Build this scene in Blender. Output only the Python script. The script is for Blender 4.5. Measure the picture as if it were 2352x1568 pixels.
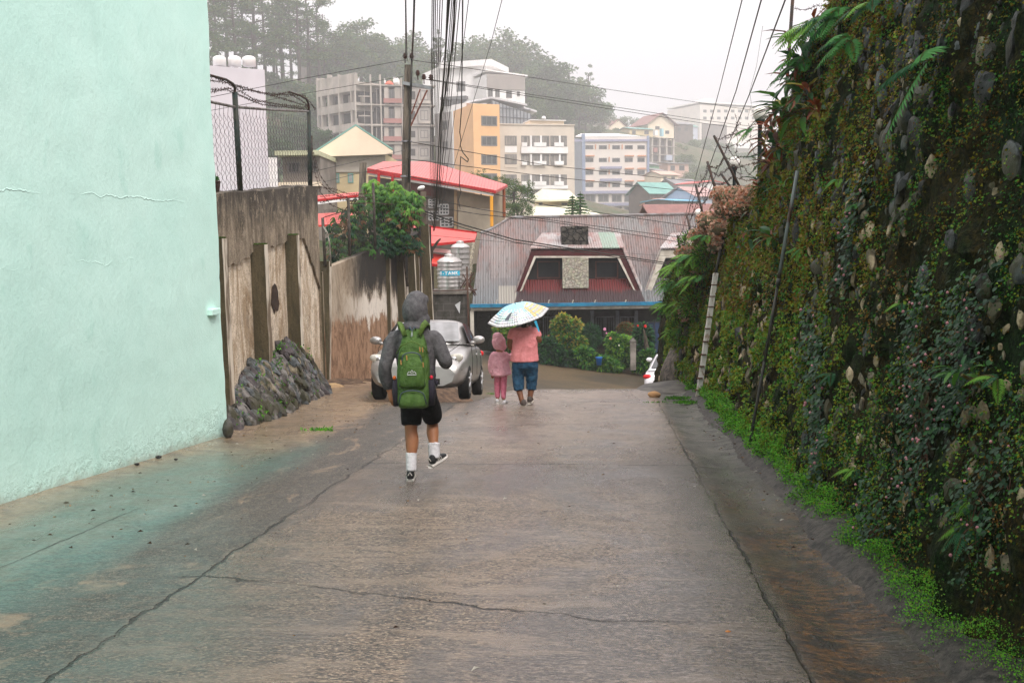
import bpy, bmesh, math, random
import numpy as np
from mathutils import Vector, Matrix, noise as mnoise
for _o in list(bpy.data.objects): bpy.data.objects.remove(_o)
SC = bpy.context.scene
COL = SC.collection
R = math.radians
rng = random.Random(7)
NR = np.random.RandomState(11)

# ---------------------------------------------------------------- camera
F = 2287.0            # focal length in units of a 2352 px wide frame (35 mm on a 36 mm sensor)
PITCH = math.atan(244.0 / F); ROLL = 0.014
CAM = Vector((0, 0, 1.6))
_f = Vector((0, math.cos(PITCH), -math.sin(PITCH))); _r0 = Vector((1, 0, 0)); _u0 = _r0.cross(_f)
_r = _r0 * math.cos(ROLL) - _u0 * math.sin(ROLL); _u = _r0 * math.sin(ROLL) + _u0 * math.cos(ROLL)
cam_data = bpy.data.cameras.new("camera"); cam_data.lens = 35.0; cam_data.sensor_width = 36.0
cam_data.clip_start = 0.1; cam_data.clip_end = 3000.0
cam = bpy.data.objects.new("camera", cam_data); COL.objects.link(cam)
cam.matrix_world = Matrix(((_r.x, _u.x, -_f.x, CAM.x), (_r.y, _u.y, -_f.y, CAM.y), (_r.z, _u.z, -_f.z, CAM.z), (0, 0, 0, 1)))
SC.camera = cam

# ---------------------------------------------------------------- world, sun, exposure
SUN_EL, SUN_AZ = R(48), R(150)       # azimuth clockwise from +Y: light from the right and a little behind
world = bpy.data.worlds.new("World"); SC.world = world; world.use_nodes = True
wn = world.node_tree; wn.nodes.clear()
w_out = wn.nodes.new('ShaderNodeOutputWorld'); w_bg = wn.nodes.new('ShaderNodeBackground')
w_sky = wn.nodes.new('ShaderNodeTexSky'); w_sky.sky_type = 'NISHITA'; w_sky.sun_disc = False
w_sky.sun_elevation = SUN_EL; w_sky.sun_rotation = SUN_AZ; w_sky.dust_density = 3.0
w_tc = wn.nodes.new('ShaderNodeTexCoord'); w_sep = wn.nodes.new('ShaderNodeSeparateXYZ')
w_max = wn.nodes.new('ShaderNodeMath'); w_max.operation = 'MAXIMUM'; w_max.inputs[1].default_value = 0.0
w_mul = wn.nodes.new('ShaderNodeMath'); w_mul.operation = 'MULTIPLY_ADD'
w_mul.inputs[1].default_value = 18.0; w_mul.inputs[2].default_value = 3.55      # overcast: brighter overhead than at the horizon
w_col = wn.nodes.new('ShaderNodeVectorMath'); w_col.operation = 'SCALE'; w_col.inputs[0].default_value = (1.0, 0.948, 0.972)
w_mix = wn.nodes.new('ShaderNodeMix'); w_mix.data_type = 'RGBA'; w_mix.inputs[0].default_value = 0.93
wn.links.new(w_tc.outputs['Generated'], w_sep.inputs[0]); wn.links.new(w_sep.outputs[2], w_max.inputs[0])
wn.links.new(w_max.outputs[0], w_mul.inputs[0]); wn.links.new(w_mul.outputs[0], w_col.inputs['Scale'])
wn.links.new(w_sky.outputs[0], w_mix.inputs[6]); wn.links.new(w_col.outputs[0], w_mix.inputs[7])
wn.links.new(w_mix.outputs[2], w_bg.inputs['Color']); w_bg.inputs['Strength'].default_value = 0.1
wn.links.new(w_bg.outputs[0], w_out.inputs['Surface'])
sun_d = bpy.data.lights.new("sun", 'SUN'); sun_d.energy = 1.4; sun_d.angle = R(14); sun_d.color = (1.0, 0.96, 0.9)
sun = bpy.data.objects.new("sun", sun_d); COL.objects.link(sun)
_sd = Vector((math.sin(SUN_AZ) * math.cos(SUN_EL), math.cos(SUN_AZ) * math.cos(SUN_EL), math.sin(SUN_EL)))
sun.rotation_euler = _sd.to_track_quat('Z', 'Y').to_euler()
SC.view_settings.view_transform = 'Standard'; SC.view_settings.look = 'None'
SC.view_settings.gamma = 1.0; SC.view_settings.exposure = 0.62
SC.cycles.max_bounces = 6; SC.cycles.diffuse_bounces = 3; SC.cycles.glossy_bounces = 3
SC.cycles.volume_bounces = 3; SC.cycles.transparent_max_bounces = 8
SC.cycles.use_denoising = True; SC.cycles.denoiser = 'OPENIMAGEDENOISE'; SC.cycles.denoising_prefilter = 'NONE'
HAZE_DENSITY = 0.00098

# ---------------------------------------------------------------- places in the scene
def ray(px, py):
    return _f + _r * ((px - 1176.0) / F) + _u * ((784.0 - py) / F)
def DM(D): return D if D < 80 else 80 + (D - 80) * 1.9 if D < 200 else 308 + (D - 200) * 2.6      # far depths stretched so the thin haze fades them more
def P(px, py, D):
    """point D metres ahead seen in the direction (px, py) of the 2352 px frame"""
    d = ray(px, py); return CAM + d * (DM(D) / d.y)
YAW = R(5.35); CY, SY = math.cos(YAW), math.sin(YAW)
def W(t, s, z=0.0):                   # road frame (t across, s along) -> world
    return Vector((t * CY + s * SY, -t * SY + s * CY, z))
def TS(v): return v.x * CY - v.y * SY, v.x * SY + v.y * CY
def sm(a, b, x):
    x = min(1.0, max(0.0, (x - a) / (b - a))); return x * x * (3 - 2 * x)
def street_z(X, Y): return -3.17 - 0.13 * (X - 1.0) + 0.01 * (Y - 33)
def gz(t, s):                         # height of the road and its shoulders
    b = 18.2 + (15.6 - 18.2) * sm(-1.6, -2.4, t) if t > -4.1 else 15.6 + 4 * sm(-4.1, -4.6, t)
    z = -0.07 * s
    if s > b: 
        u = s - b; z -= 0.12 * min(u, 1.2) * min(u, 1.2) / 2.4 + 0.12 * max(0, u - 1.2)
    w = W(t, s); z2 = street_z(w.x, w.y)
    z = max(z, z2 - 0.0) if s > 19 else z
    if t < -4.3: z += 0.05 * sm(-4.3, -5.2, t) 
    return z
def Gd(px, py):                       # where the line of sight meets the road
    d = ray(px, py); lo, hi = 2.0, 60.0; k = 2.0
    while k < 60:
        p = CAM + d * (k / d.y); t, s = TS(p)
        if p.z <= gz(t, s): break
        k += 0.02
    return p

# ---------------------------------------------------------------- objects
def tag(o, label=None, cat=None, group=None, kind=None):
    if label: o['label'] = label
    if cat: o['category'] = cat
    if group: o['group'] = group
    if kind: o['kind'] = kind
    return o
def empty(name, loc=(0, 0, 0), rz=0.0, label=None, cat=None, group=None):
    o = bpy.data.objects.new(name, None); COL.objects.link(o); o.location = loc; o.rotation_euler = (0, 0, rz)
    o.empty_display_size = 0.2
    return tag(o, label, cat, group)
def copy_tree(o, parent=None):
    c = o.copy(); COL.objects.link(c)
    if parent is not None: c.parent = parent; c.matrix_parent_inverse = o.matrix_parent_inverse.copy()
    for ch in o.children: copy_tree(ch, c)
    return c
def link_mesh(name, me, mats, parent=None, smooth=False):
    if not isinstance(mats, (list, tuple)): mats = [mats]
    for m in mats: me.materials.append(m)
    o = bpy.data.objects.new(name, me); COL.objects.link(o)
    if smooth: me.polygons.foreach_set('use_smooth', [True] * len(me.polygons))
    if parent is not None: o.parent = parent
    return o

class MB:
    """collects shapes; build() links them as one mesh object"""
    def __init__(s): s.v = []; s.f = []; s.m = []
    def add(s, vs, fs, mi=0):
        n = len(s.v); s.v.extend([tuple(v) for v in vs]); s.f.extend([tuple(i + n for i in f) for f in fs]); s.m.extend([mi] * len(fs)); return s
    def box(s, c, d, rz=0.0, mi=0, M=None, taper=1.0):
        x, y, z = d[0] / 2, d[1] / 2, d[2] / 2
        vs = [Vector((a * x * (taper if k > 0 else 1), b * y * (taper if k > 0 else 1), k * z)) for k in (-1, 1) for a, b in ((-1, -1), (1, -1), (1, 1), (-1, 1))]
        Mx = M if M is not None else Matrix.Rotation(rz, 3, 'Z')
        vs = [Mx @ v + Vector(c) for v in vs]
        return s.add(vs, [(3, 2, 1, 0), (4, 5, 6, 7), (0, 1, 5, 4), (1, 2, 6, 5), (2, 3, 7, 6), (3, 0, 4, 7)], mi)
    def bb(s, a, b, mi=0):
        return s.box([(a[i] + b[i]) / 2 for i in range(3)], [abs(b[i] - a[i]) for i in range(3)], mi=mi)
    def quad(s, a, b, c, d, mi=0): return s.add([a, b, c, d], [(0, 1, 2, 3)], mi)
    def slab(s, pts, n, th, mi=0):
        """polygon pts extruded by th along n"""
        n = Vector(n) * th; k = len(pts); a = [Vector(p) for p in pts]; b = [p + n for p in a]
        fs = [tuple(range(k))[::-1], tuple(range(k, 2 * k))] + [(i, (i + 1) % k, k + (i + 1) % k, k + i) for i in range(k)]
        return s.add(a + b, fs, mi)
    def tube(s, path, rad, n=8, mi=0, cap=True, flat=1.0):
        path = [Vector(p) for p in path]; m = len(path)
        rs = rad if isinstance(rad, (list, tuple)) else [rad] * m
        vs = []; up = None
        for i, p in enumerate(path):
            tdir = (path[min(i + 1, m - 1)] - path[max(i - 1, 0)]).normalized()
            if up is None: up = tdir.orthogonal().normalized()
            else:
                up = (up - tdir * up.dot(tdir)); up = up.normalized() if up.length > 1e-6 else tdir.orthogonal().normalized()
            w = tdir.cross(up)
            for k in range(n):
                a = 2 * math.pi * k / n; vs.append(p + (up * math.cos(a) + w * math.sin(a) * flat) * rs[i])
        fs = [(i * n + k, i * n + (k + 1) % n, (i + 1) * n + (k + 1) % n, (i + 1) * n + k) for i in range(m - 1) for k in range(n)]
        if cap: fs += [tuple(range(n))[::-1], tuple((m - 1) * n + k for k in range(n))]
        return s.add(vs, fs, mi)
    def lathe(s, c, prof, n=16, mi=0, sx=1.0, sy=1.0, M=None):
        vs = []
        for r, z in prof:
            for k in range(n):
                a = 2 * math.pi * k / n; v = Vector((r * math.cos(a) * sx, r * math.sin(a) * sy, z))
                if M is not None: v = M @ v
                vs.append(v + Vector(c))
        m = len(prof)
        fs = [(i * n + k, i * n + (k + 1) % n, (i + 1) * n + (k + 1) % n, (i + 1) * n + k) for i in range(m - 1) for k in range(n)]
        fs += [tuple(range(n))[::-1], tuple((m - 1) * n + k for k in range(n))]
        return s.add(vs, fs, mi)
    def ball(s, c, r, n=10, mi=0, M=None, jit=0.0):
        rx = r if isinstance(r, (tuple, list)) else (r, r, r)
        vs = []; fs = []; m = max(4, n // 2)
        vs.append(Vector((0, 0, -rx[2])))
        for i in range(1, m):
            ph = -math.pi / 2 + math.pi * i / m
            for k in range(n):
                a = 2 * math.pi * k / n; j = 1 + (rng.random() - .5) * jit
                vs.append(Vector((rx[0] * math.cos(ph) * math.cos(a) * j, rx[1] * math.cos(ph) * math.sin(a) * j, rx[2] * math.sin(ph) * j)))
        vs.append(Vector((0, 0, rx[2])))
        L = len(vs) - 1
        fs += [(0, 1 + (k + 1) % n, 1 + k) for k in range(n)]
        for i in range(m - 2):
            for k in range(n): fs.append((1 + i * n + k, 1 + i * n + (k + 1) % n, 1 + (i + 1) * n + (k + 1) % n, 1 + (i + 1) * n + k))
        fs += [(L, 1 + (m - 2) * n + k, 1 + (m - 2) * n + (k + 1) % n) for k in range(n)]
        vs = [(M @ v if M is not None else v) + Vector(c) for v in vs]
        return s.add(vs, fs, mi)
    def build(s, name, mats, parent=None, smooth=False, sharp=None):
        me = bpy.data.meshes.new(name); me.from_pydata(s.v, [], s.f); me.update()
        if max(s.m, default=0) > 0: me.polygons.foreach_set('material_index', s.m)
        o = link_mesh(name, me, mats, parent, smooth)
        if sharp is not None and smooth: me.set_sharp_from_angle(angle=R(sharp))
        return o
def mod(o, kind, **kw):
    m = o.modifiers.new(kind.lower(), kind)
    for k, v in kw.items(): setattr(m, k, v)
    return m

# ---------------------------------------------------------------- materials
def rgb(r, g, b):                     # picture value 0-255 -> linear
    f = lambda c: (c / 255.0) / 12.92 if c <= 10 else ((c / 255.0 + 0.055) / 1.055) ** 2.4
    return (f(r), f(g), f(b))
class MT:
    def __init__(s, name):
        s.m = bpy.data.materials.new(name); s.m.use_nodes = True; s.t = s.m.node_tree; s.n = s.t.nodes; s.n.clear()
        s.out = s.n.new('ShaderNodeOutputMaterial'); s.b = s.n.new('ShaderNodeBsdfPrincipled')
        s.t.links.new(s.b.outputs[0], s.out.inputs['Surface']); s.tc = s.n.new('ShaderNodeTexCoord'); s._xyz = None; s.b.inputs['Specular IOR Level'].default_value = .2
    def L(s, a, b): s.t.links.new(a, b)
    def coord(s, scale=(1, 1, 1), which='Object', rot=(0, 0, 0)):
        mp = s.n.new('ShaderNodeMapping'); mp.inputs['Scale'].default_value = scale; mp.inputs['Rotation'].default_value = rot
        s.L(s.tc.outputs[which], mp.inputs['Vector']); return mp.outputs[0]
    def xyz(s):
        if s._xyz is None:
            s._xyz = s.n.new('ShaderNodeSeparateXYZ'); s.L(s.tc.outputs['Object'], s._xyz.inputs[0])
        return s._xyz.outputs
    def noise(s, scale, detail=4, rough=.55, stretch=(1, 1, 1), dist=0.0, out=0):
        t = s.n.new('ShaderNodeTexNoise'); t.inputs['Scale'].default_value = scale; t.inputs['Detail'].default_value = detail
        t.inputs['Roughness'].default_value = rough; t.inputs['Distortion'].default_value = dist
        s.L(s.coord(stretch), t.inputs['Vector']); return t.outputs[out]
    def voro(s, scale, stretch=(1, 1, 1), feat='F1', out='Distance', rnd=1.0):
        t = s.n.new('ShaderNodeTexVoronoi'); t.inputs['Scale'].default_value = scale; t.feature = feat; t.inputs['Randomness'].default_value = rnd
        s.L(s.coord(stretch), t.inputs['Vector']); return t.outputs[out]
    def wave(s, scale, axis='X', dist=0.0, prof='SIN'):
        t = s.n.new('ShaderNodeTexWave'); t.inputs['Scale'].default_value = scale; t.inputs['Distortion'].default_value = dist
        t.bands_direction = axis; t.wave_profile = prof; s.L(s.coord(), t.inputs['Vector']); return t.outputs['Fac']
    def math(s, op, a, b=None, c=None, clamp=False):
        t = s.n.new('ShaderNodeMath'); t.operation = op; t.use_clamp = clamp
        for i, v in enumerate((a, b, c)):
            if v is None: continue
            if isinstance(v, (int, float)): t.inputs[i].default_value = v
            else: s.L(v, t.inputs[i])
        return t.outputs[0]
    def ramp(s, v, a, b):             # smooth 0..1 between a and b
        t = s.n.new('ShaderNodeMapRange'); t.interpolation_type = 'SMOOTHSTEP'; s.L(v, t.inputs[0])
        t.inputs[1].default_value = a; t.inputs[2].default_value = b; return t.outputs[0]
    def mix(s, f, a, b, mode='MIX'):
        t = s.n.new('ShaderNodeMix'); t.data_type = 'RGBA'; t.blend_type = mode
        for i, v in ((0, f), (6, a), (7, b)):
            if isinstance(v, (int, float)): t.inputs[i].default_value = v
            elif isinstance(v, tuple): t.inputs[i].default_value = (*v[:3], 1)
            else: s.L(v, t.inputs[i])
        return t.outputs[2]
    def col(s, v):
        if isinstance(v, tuple): s.b.inputs['Base Color'].default_value = (*v[:3], 1)
        else: s.L(v, s.b.inputs['Base Color'])
        return s
    def set(s, rough=None, metal=None, spec=None, **kw):
        for k, v in (('Roughness', rough), ('Metallic', metal), ('Specular IOR Level', spec)):
            if v is None: continue
            if isinstance(v, (int, float)): s.b.inputs[k].default_value = v
            else: s.L(v, s.b.inputs[k])
        for k, v in kw.items(): s.b.inputs[k.replace('_', ' ')].default_value = v
        return s
    def bump(s, h, strength=.3, dist=.02):
        t = s.n.new('ShaderNodeBump'); t.inputs['Strength'].default_value = strength; t.inputs['Distance'].default_value = dist
        s.L(h, t.inputs['Height']); s.L(t.outputs[0], s.b.inputs['Normal']); return s
_MC = {}
def mat(name, c, c2=None, rough=.75, scale=3.0, lo=.35, hi=.65, stretch=(1, 1, 1), bump=0.0, bscale=None, bd=.02, metal=0.0, spec=.22, detail=5):
    """plain weathered material: two tones of the same stuff mixed by noise"""
    if name in _MC: return _MC[name]
    m = MT(name); c2 = c2 or tuple(x * .78 for x in c)
    n = m.noise(scale, detail, .6, stretch); m.col(m.mix(m.ramp(n, lo, hi), c, c2)).set(rough=rough, metal=metal, spec=spec)
    if bump: m.bump(m.noise(bscale or scale * 4, 4, .6, stretch), bump, bd)
    _MC[name] = m.m; return m.m
def leafmat(name, c, rough=.5, trans=0.25):
    if name in _MC: return _MC[name]
    m = MT(name); n = m.noise(2.5, 3); cc = m.mix(m.ramp(n, .3, .7), c, tuple(x * .7 for x in c)); m.col(cc).set(rough=rough, spec=.12)
    tl = m.n.new('ShaderNodeBsdfTranslucent'); m.L(cc, tl.inputs['Color']); mx = m.n.new('ShaderNodeMixShader'); mx.inputs[0].default_value = trans
    m.L(m.b.outputs[0], mx.inputs[1]); m.L(tl.outputs[0], mx.inputs[2]); m.L(mx.outputs[0], m.out.inputs['Surface'])
    _MC[name] = m.m; return m.m

# ---------------------------------------------------------------- leaves, in bulk
def leaves(name, pts, axis, nrm, ln, wd, mats, mi=None, parent=None, fold=.25, bend=.2, six=False):
    """pts, axis, nrm: (N,3); each leaf is a folded blade starting at its point"""
    N = len(pts); pts = np.asarray(pts, float); axis = np.asarray(axis, float); nrm = np.asarray(nrm, float)
    axis /= np.linalg.norm(axis, axis=1, keepdims=True) + 1e-9
    side = np.cross(axis, nrm); side /= np.linalg.norm(side, axis=1, keepdims=True) + 1e-9
    nrm = np.cross(side, axis)
    ln = np.broadcast_to(np.asarray(ln, float), (N,))[:, None]; wd = np.broadcast_to(np.asarray(wd, float), (N,))[:, None]
    if six:
        V = [pts, pts + axis * ln * .35 + side * wd * .5 + nrm * wd * fold, pts + axis * ln * .75 + side * wd * .38 + nrm * (wd * fold * .8 - ln * bend * .5),
             pts + axis * ln - nrm * ln * bend, pts + axis * ln * .75 - side * wd * .38 + nrm * (wd * fold * .8 - ln * bend * .5), pts + axis * ln * .35 - side * wd * .5 + nrm * wd * fold,
             pts + axis * ln * .4, pts + axis * ln * .75 - nrm * ln * bend * .5]
        tri = [(0, 1, 6), (1, 2, 7), (1, 7, 6), (2, 3, 7), (3, 4, 7), (4, 5, 6), (4, 6, 7), (5, 0, 6)]
    else:
        V = [pts, pts + axis * ln * .5 + side * wd * .5 + nrm * wd * fold, pts + axis * ln - nrm * ln * bend, pts + axis * ln * .5 - side * wd * .5 + nrm * wd * fold]
        tri = [(0, 1, 2), (0, 2, 3)]
    k = len(V); V = np.stack(V, 1).reshape(-1, 3)
    T = (np.array(tri)[None] + (np.arange(N) * k)[:, None, None]).reshape(-1, 3)
    me = bpy.data.meshes.new(name); me.vertices.add(len(V)); me.vertices.foreach_set('co', V.ravel().astype(np.float32))
    nt = len(T); me.loops.add(nt * 3); me.loops.foreach_set('vertex_index', T.ravel().astype(np.int32))
    me.polygons.add(nt); me.polygons.foreach_set('loop_start', np.arange(0, nt * 3, 3, dtype=np.int32)); me.polygons.foreach_set('loop_total', np.full(nt, 3, np.int32))
    if mi is not None: me.polygons.foreach_set('material_index', np.repeat(np.asarray(mi, np.int32), len(tri)))
    me.update(); me.validate()
    o = link_mesh(name, me, mats, parent)
    if parent is not None: o['kind'] = 'stuff'
    return o
def runit(n):
    v = NR.normal(size=(n, 3)); return v / np.linalg.norm(v, axis=1, keepdims=True)
# ================================================================ THE SETTING: road, street, gutter, terrain
def road_material():
    m = MT('wet_concrete'); t, s, z = m.xyz()
    brown, grey, sand = (.20, .138, .092), (.075, .058, .042), (.27, .185, .115)
    n1 = m.noise(.55, 5, .6, (1, .35, 1)); n2 = m.noise(7, 6, .75, (.45, 1, 1)); n3 = m.noise(50, 4, .75, (.5, 1, 1)); n4 = m.noise(2.2, 5, .65, (1, .5, 1), 1.0)
    rake = m.noise(22, 4, .75, (.14, 1, 1))
    c = m.mix(m.ramp(n1, .38, .62), brown, (.125, .088, .061))
    c = m.mix(m.math('MULTIPLY', m.ramp(rake, .47, .54), .55), c, (.045, .038, .030))
    c = m.mix(m.math('MULTIPLY', m.ramp(n2, .50, .60), .70), c, grey)
    c = m.mix(m.math('MULTIPLY', m.ramp(n3, .49, .55), .88), c, (.010, .009, .008))
    c = m.mix(m.math('MULTIPLY', m.ramp(m.noise(85, 3, .6, (.55, 1, 1)), .54, .59), .85), c, (.38, .29, .20))
    pt = m.noise(1.1, 6, .72, (.7, .4, 1), .8); pt2 = m.noise(3.6, 5, .7, (.35, 1, 1), .4)
    c = m.mix(m.math('MULTIPLY', m.ramp(pt, .46, .60), .65), c, (.040, .032, .025)); c = m.mix(m.math('MULTIPLY', m.ramp(pt2, .50, .62), .55), c, (.27, .20, .14))
    c = m.mix(m.math('MULTIPLY', m.math('MULTIPLY', m.ramp(t, -.6, -2.3), m.ramp(s, 7.5, 4.5)), .5), c, (.050, .052, .044))
    bd = m.math('ADD', s, m.math('MULTIPLY', m.math('SUBTRACT', pt, .5), 2.4)); c = m.mix(m.math('MULTIPLY', m.math('MULTIPLY', m.ramp(bd, 7.7, 8.6), m.ramp(bd, 10.2, 9.5)), .5), c, (.055, .040, .028))
    # paler crown of the far slab
    far = m.math('MULTIPLY', m.ramp(s, 8.5, 16.0), m.ramp(t, -2.4, -1.6))
    c = m.mix(m.math('MULTIPLY', far, .75), c, m.mix(m.ramp(n2, .4, .7), (.31, .24, .19), (.17, .13, .10)))
    # tarry aggregate strip left of the joint
    strip = m.math('MULTIPLY', m.ramp(m.math('ADD', t, m.math('MULTIPLY', n4, .5)), -2.10, -2.22), m.ramp(m.math('ADD', t, m.math('MULTIPLY', n4, 1.0)), -3.15, -2.7))
    agg = m.mix(m.ramp(m.noise(75, 3, .7), .46, .56), (.018, .017, .015), m.mix(m.ramp(n3, .42, .56), (.20, .16, .115), (.055, .048, .038)))
    agg = m.mix(m.math('MULTIPLY', m.ramp(n4, .56, .68), .8), agg, sand)
    c = m.mix(strip, c, agg)
    # left shoulder: silt, mint paint stain and the mint wall's reflection painted in
    sh = m.ramp(m.math('ADD', t, m.math('MULTIPLY', n4, 1.0)), -2.9, -3.15)
    silt = m.mix(m.ramp(n2, .42, .66), (.30, .215, .13), (.14, .095, .062)); silt = m.mix(m.math('MULTIPLY', m.ramp(n3, .52, .68), .5), silt, (.05, .04, .034))
    c = m.mix(sh, c, silt)
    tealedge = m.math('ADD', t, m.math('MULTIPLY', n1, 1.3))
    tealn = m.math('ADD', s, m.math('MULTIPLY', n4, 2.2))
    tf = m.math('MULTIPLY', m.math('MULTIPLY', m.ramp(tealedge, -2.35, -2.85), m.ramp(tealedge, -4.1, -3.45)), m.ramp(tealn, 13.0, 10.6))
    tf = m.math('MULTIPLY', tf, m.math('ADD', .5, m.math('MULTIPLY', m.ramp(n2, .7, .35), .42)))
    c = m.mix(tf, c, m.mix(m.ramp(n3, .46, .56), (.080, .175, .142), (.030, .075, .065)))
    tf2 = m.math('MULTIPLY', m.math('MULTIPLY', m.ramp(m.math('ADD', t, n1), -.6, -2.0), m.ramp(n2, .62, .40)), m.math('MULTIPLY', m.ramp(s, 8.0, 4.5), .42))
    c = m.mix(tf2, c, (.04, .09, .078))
    rz = m.math('MULTIPLY', m.math('MULTIPLY', m.ramp(t, -1.0, .6), m.ramp(s, 10.5, 7.0)), m.ramp(n3, .47, .41)); c = m.mix(m.math('MULTIPLY', rz, .7), c, (.34, .27, .23))  # wet highlights on the right foreground ridges, painted into the colour
    # iron-brown gutter on the right
    g = m.ramp(m.math('ADD', t, m.math('MULTIPLY', m.noise(1.2, 3), .28)), 1.0, 1.12)
    gut = m.mix(m.ramp(m.noise(16, 6, .8, (.4, 1, 1)), .47, .54), (.27, .115, .018), (.008, .006, .004))
    gut = m.mix(m.math('MULTIPLY', m.ramp(n4, .5, .62), .8), gut, m.mix(m.ramp(rake, .46, .54), (.30, .16, .055), (.03, .02, .01))); gut = m.mix(m.math('MULTIPLY', m.ramp(n3, .5, .55), .85), gut, (.006, .006, .005))
    gut = m.mix(m.math('MULTIPLY', m.ramp(pt, .50, .60), .8), gut, (.014, .012, .008))
    gutfar = m.mix(m.ramp(n2, .4, .62), (.14, .13, .105), (.022, .022, .018))
    gut = m.mix(m.ramp(m.math('ADD', s, m.math('MULTIPLY', n4, 2.0)), 8.2, 10.8), gut, gutfar)
    c = m.mix(g, c, gut)
    dw = m.math('MULTIPLY', m.ramp(m.math('ADD', t, m.math('MULTIPLY', n4, .8)), .45, 1.25), m.ramp(s, 13.0, 9.0))
    c = m.mix(m.math('MULTIPLY', dw, .6), c, (.03, .026, .02))
    # joints and cracks
    def line(v, at, w, wob, sc):
        e = m.math('ADD', m.math('MULTIPLY', m.math('SUBTRACT', m.noise(sc, 5, .7), .5), wob), m.math('SUBTRACT', v, at))
        return m.ramp(m.math('ABSOLUTE', e), w, w * .35)
    wv = m.math('MULTIPLY', m.math('ADD', .35, m.ramp(m.noise(1.7, 3), .35, .7)), 1.0)
    lf = line(t, -2.40, .017, .24, 2.2); rf = line(t, .87, .015, .10, 3.0); lf2 = line(t, -3.72, .010, .12, 1.3)
    lf2 = m.math('MULTIPLY', lf2, m.ramp(s, 7.6, 7.2))
    a1 = line(s, 9.75, .022, .06, 2.0); a1 = m.math('MULTIPLY', a1, m.ramp(t, -2.45, -2.40)); a2 = line(s, 13.1, .016, .25, 1.0); a2 = m.math('MULTIPLY', a2, m.ramp(t, -1.8, -1.6))
    cr = m.math('ADD', s, m.math('MULTIPLY', m.ramp(t, -2.4, .1), .62)); a3 = line(cr, 5.52, .017, .36, 1.9)
    a3 = m.math('MULTIPLY', a3, m.math('MULTIPLY', m.ramp(t, -2.75, -2.4), m.ramp(t, .55, .05)))
    tot = lf
    for q in (rf, a1, a2, a3, lf2): tot = m.math('MAXIMUM', tot, q)
    tot = m.math('MULTIPLY', tot, wv, clamp=True)
    c = m.mix(m.math('MULTIPLY', tot, .93), c, (.006, .006, .005))
    m.col(c)
    wet = m.ramp(m.noise(1.1, 6, .7, (1, .35, 1), .5), .40, .62)
    wr = m.math('MULTIPLY', m.ramp(t, -.6, 1.3), m.ramp(s, 12.5, 7.5))
    ro = m.math('SUBTRACT', .42, m.math('MULTIPLY', wet, .18)); ro = m.math('SUBTRACT', ro, m.math('MULTIPLY', wr, .14))
    ro = m.math('ADD', m.math('ADD', ro, m.math('MULTIPLY', g, .12)), m.math('MULTIPLY', strip, .12)); m.set(rough=ro, spec=.4)
    cw = m.math('ADD', .30, m.math('MULTIPLY', m.ramp(pt, .42, .58), .55)); cw = m.math('MAXIMUM', cw, m.math('MULTIPLY', wr, .95)); cw = m.math('MULTIPLY', cw, m.math('SUBTRACT', 1.0, m.math('MULTIPLY', g, m.ramp(n4, .62, .42)))); cw = m.math('MULTIPLY', cw, m.math('SUBTRACT', 1.0, m.math('MULTIPLY', tot, .95)), clamp=True)
    cw = m.math('MULTIPLY', cw, m.math('SUBTRACT', 1.0, m.math('MULTIPLY', strip, .45))); m.L(cw, m.b.inputs['Coat Weight'])
    m.L(m.math('SUBTRACT', .27, m.math('MULTIPLY', cw, .13)), m.b.inputs['Coat Roughness']); m.b.inputs['Coat IOR'].default_value = 1.4
    cbp = m.n.new('ShaderNodeBump'); cbp.inputs['Strength'].default_value = .55; cbp.inputs['Distance'].default_value = .006; m.L(m.math('ADD', n3, m.math('MULTIPLY', rake, 1.5)), cbp.inputs['Height']); m.L(cbp.outputs[0], m.b.inputs['Coat Normal'])
    h = m.math('ADD', m.math('MULTIPLY', n3, .55), m.math('MULTIPLY', rake, .9)); h = m.math('ADD', h, m.math('MULTIPLY', n2, 1.0))
    h = m.math('SUBTRACT', h, m.math('MULTIPLY', tot, 1.2)); m.bump(h, 1.0, .022)
    return m.m
def grid_mesh(name, us, vs, fn, mats, parent=None, smooth=True):
    V = [fn(u, v) for v in vs for u in us]; n = len(us)
    Fs = [(j * n + i, j * n + i + 1, (j + 1) * n + i + 1, (j + 1) * n + i) for j in range(len(vs) - 1) for i in range(n - 1)]
    me = bpy.data.meshes.new(name); me.from_pydata(V, [], Fs); me.update()
    return link_mesh(name, me, mats, parent, smooth)
lin = lambda a, b, n: [a + (b - a) * i / (n - 1) for i in range(n)]
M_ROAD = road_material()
def road_pt(t, s):
    z = gz(t, s) + .012 * (mnoise.noise(Vector((t * .8, s * .8, 0)))) + .004 * mnoise.noise(Vector((t * 4, s * 4, 3)))
    if .87 < t: z -= .035 * math.sin(min(1, (t - .87) / .6) * math.pi)
    return (t, s, z)
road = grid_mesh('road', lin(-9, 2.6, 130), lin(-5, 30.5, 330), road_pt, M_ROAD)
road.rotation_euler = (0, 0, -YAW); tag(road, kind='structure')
# lower street
ms = MT('wet_asphalt'); a = ms.noise(.5, 4, .6, (.35, 1, 1)); b = ms.noise(14, 5, .7)
ms.col(ms.mix(ms.ramp(b, .4, .7), ms.mix(ms.ramp(a, .4, .6), (.125, .088, .048), (.062, .050, .034)), (.05, .042, .03))).set(rough=.42); ms.bump(b, .4, .01)
def st(x, y): return (x, y, street_z(x, y) - .004 if y < 31 else street_z(x, y) + .002)
street = grid_mesh('lower_street', lin(-16, 22, 60), lin(25, 37.4, 22), lambda x, y: (x, y + .0 * x, street_z(x, y) + .006), ms.m); tag(street, kind='structure')
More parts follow.
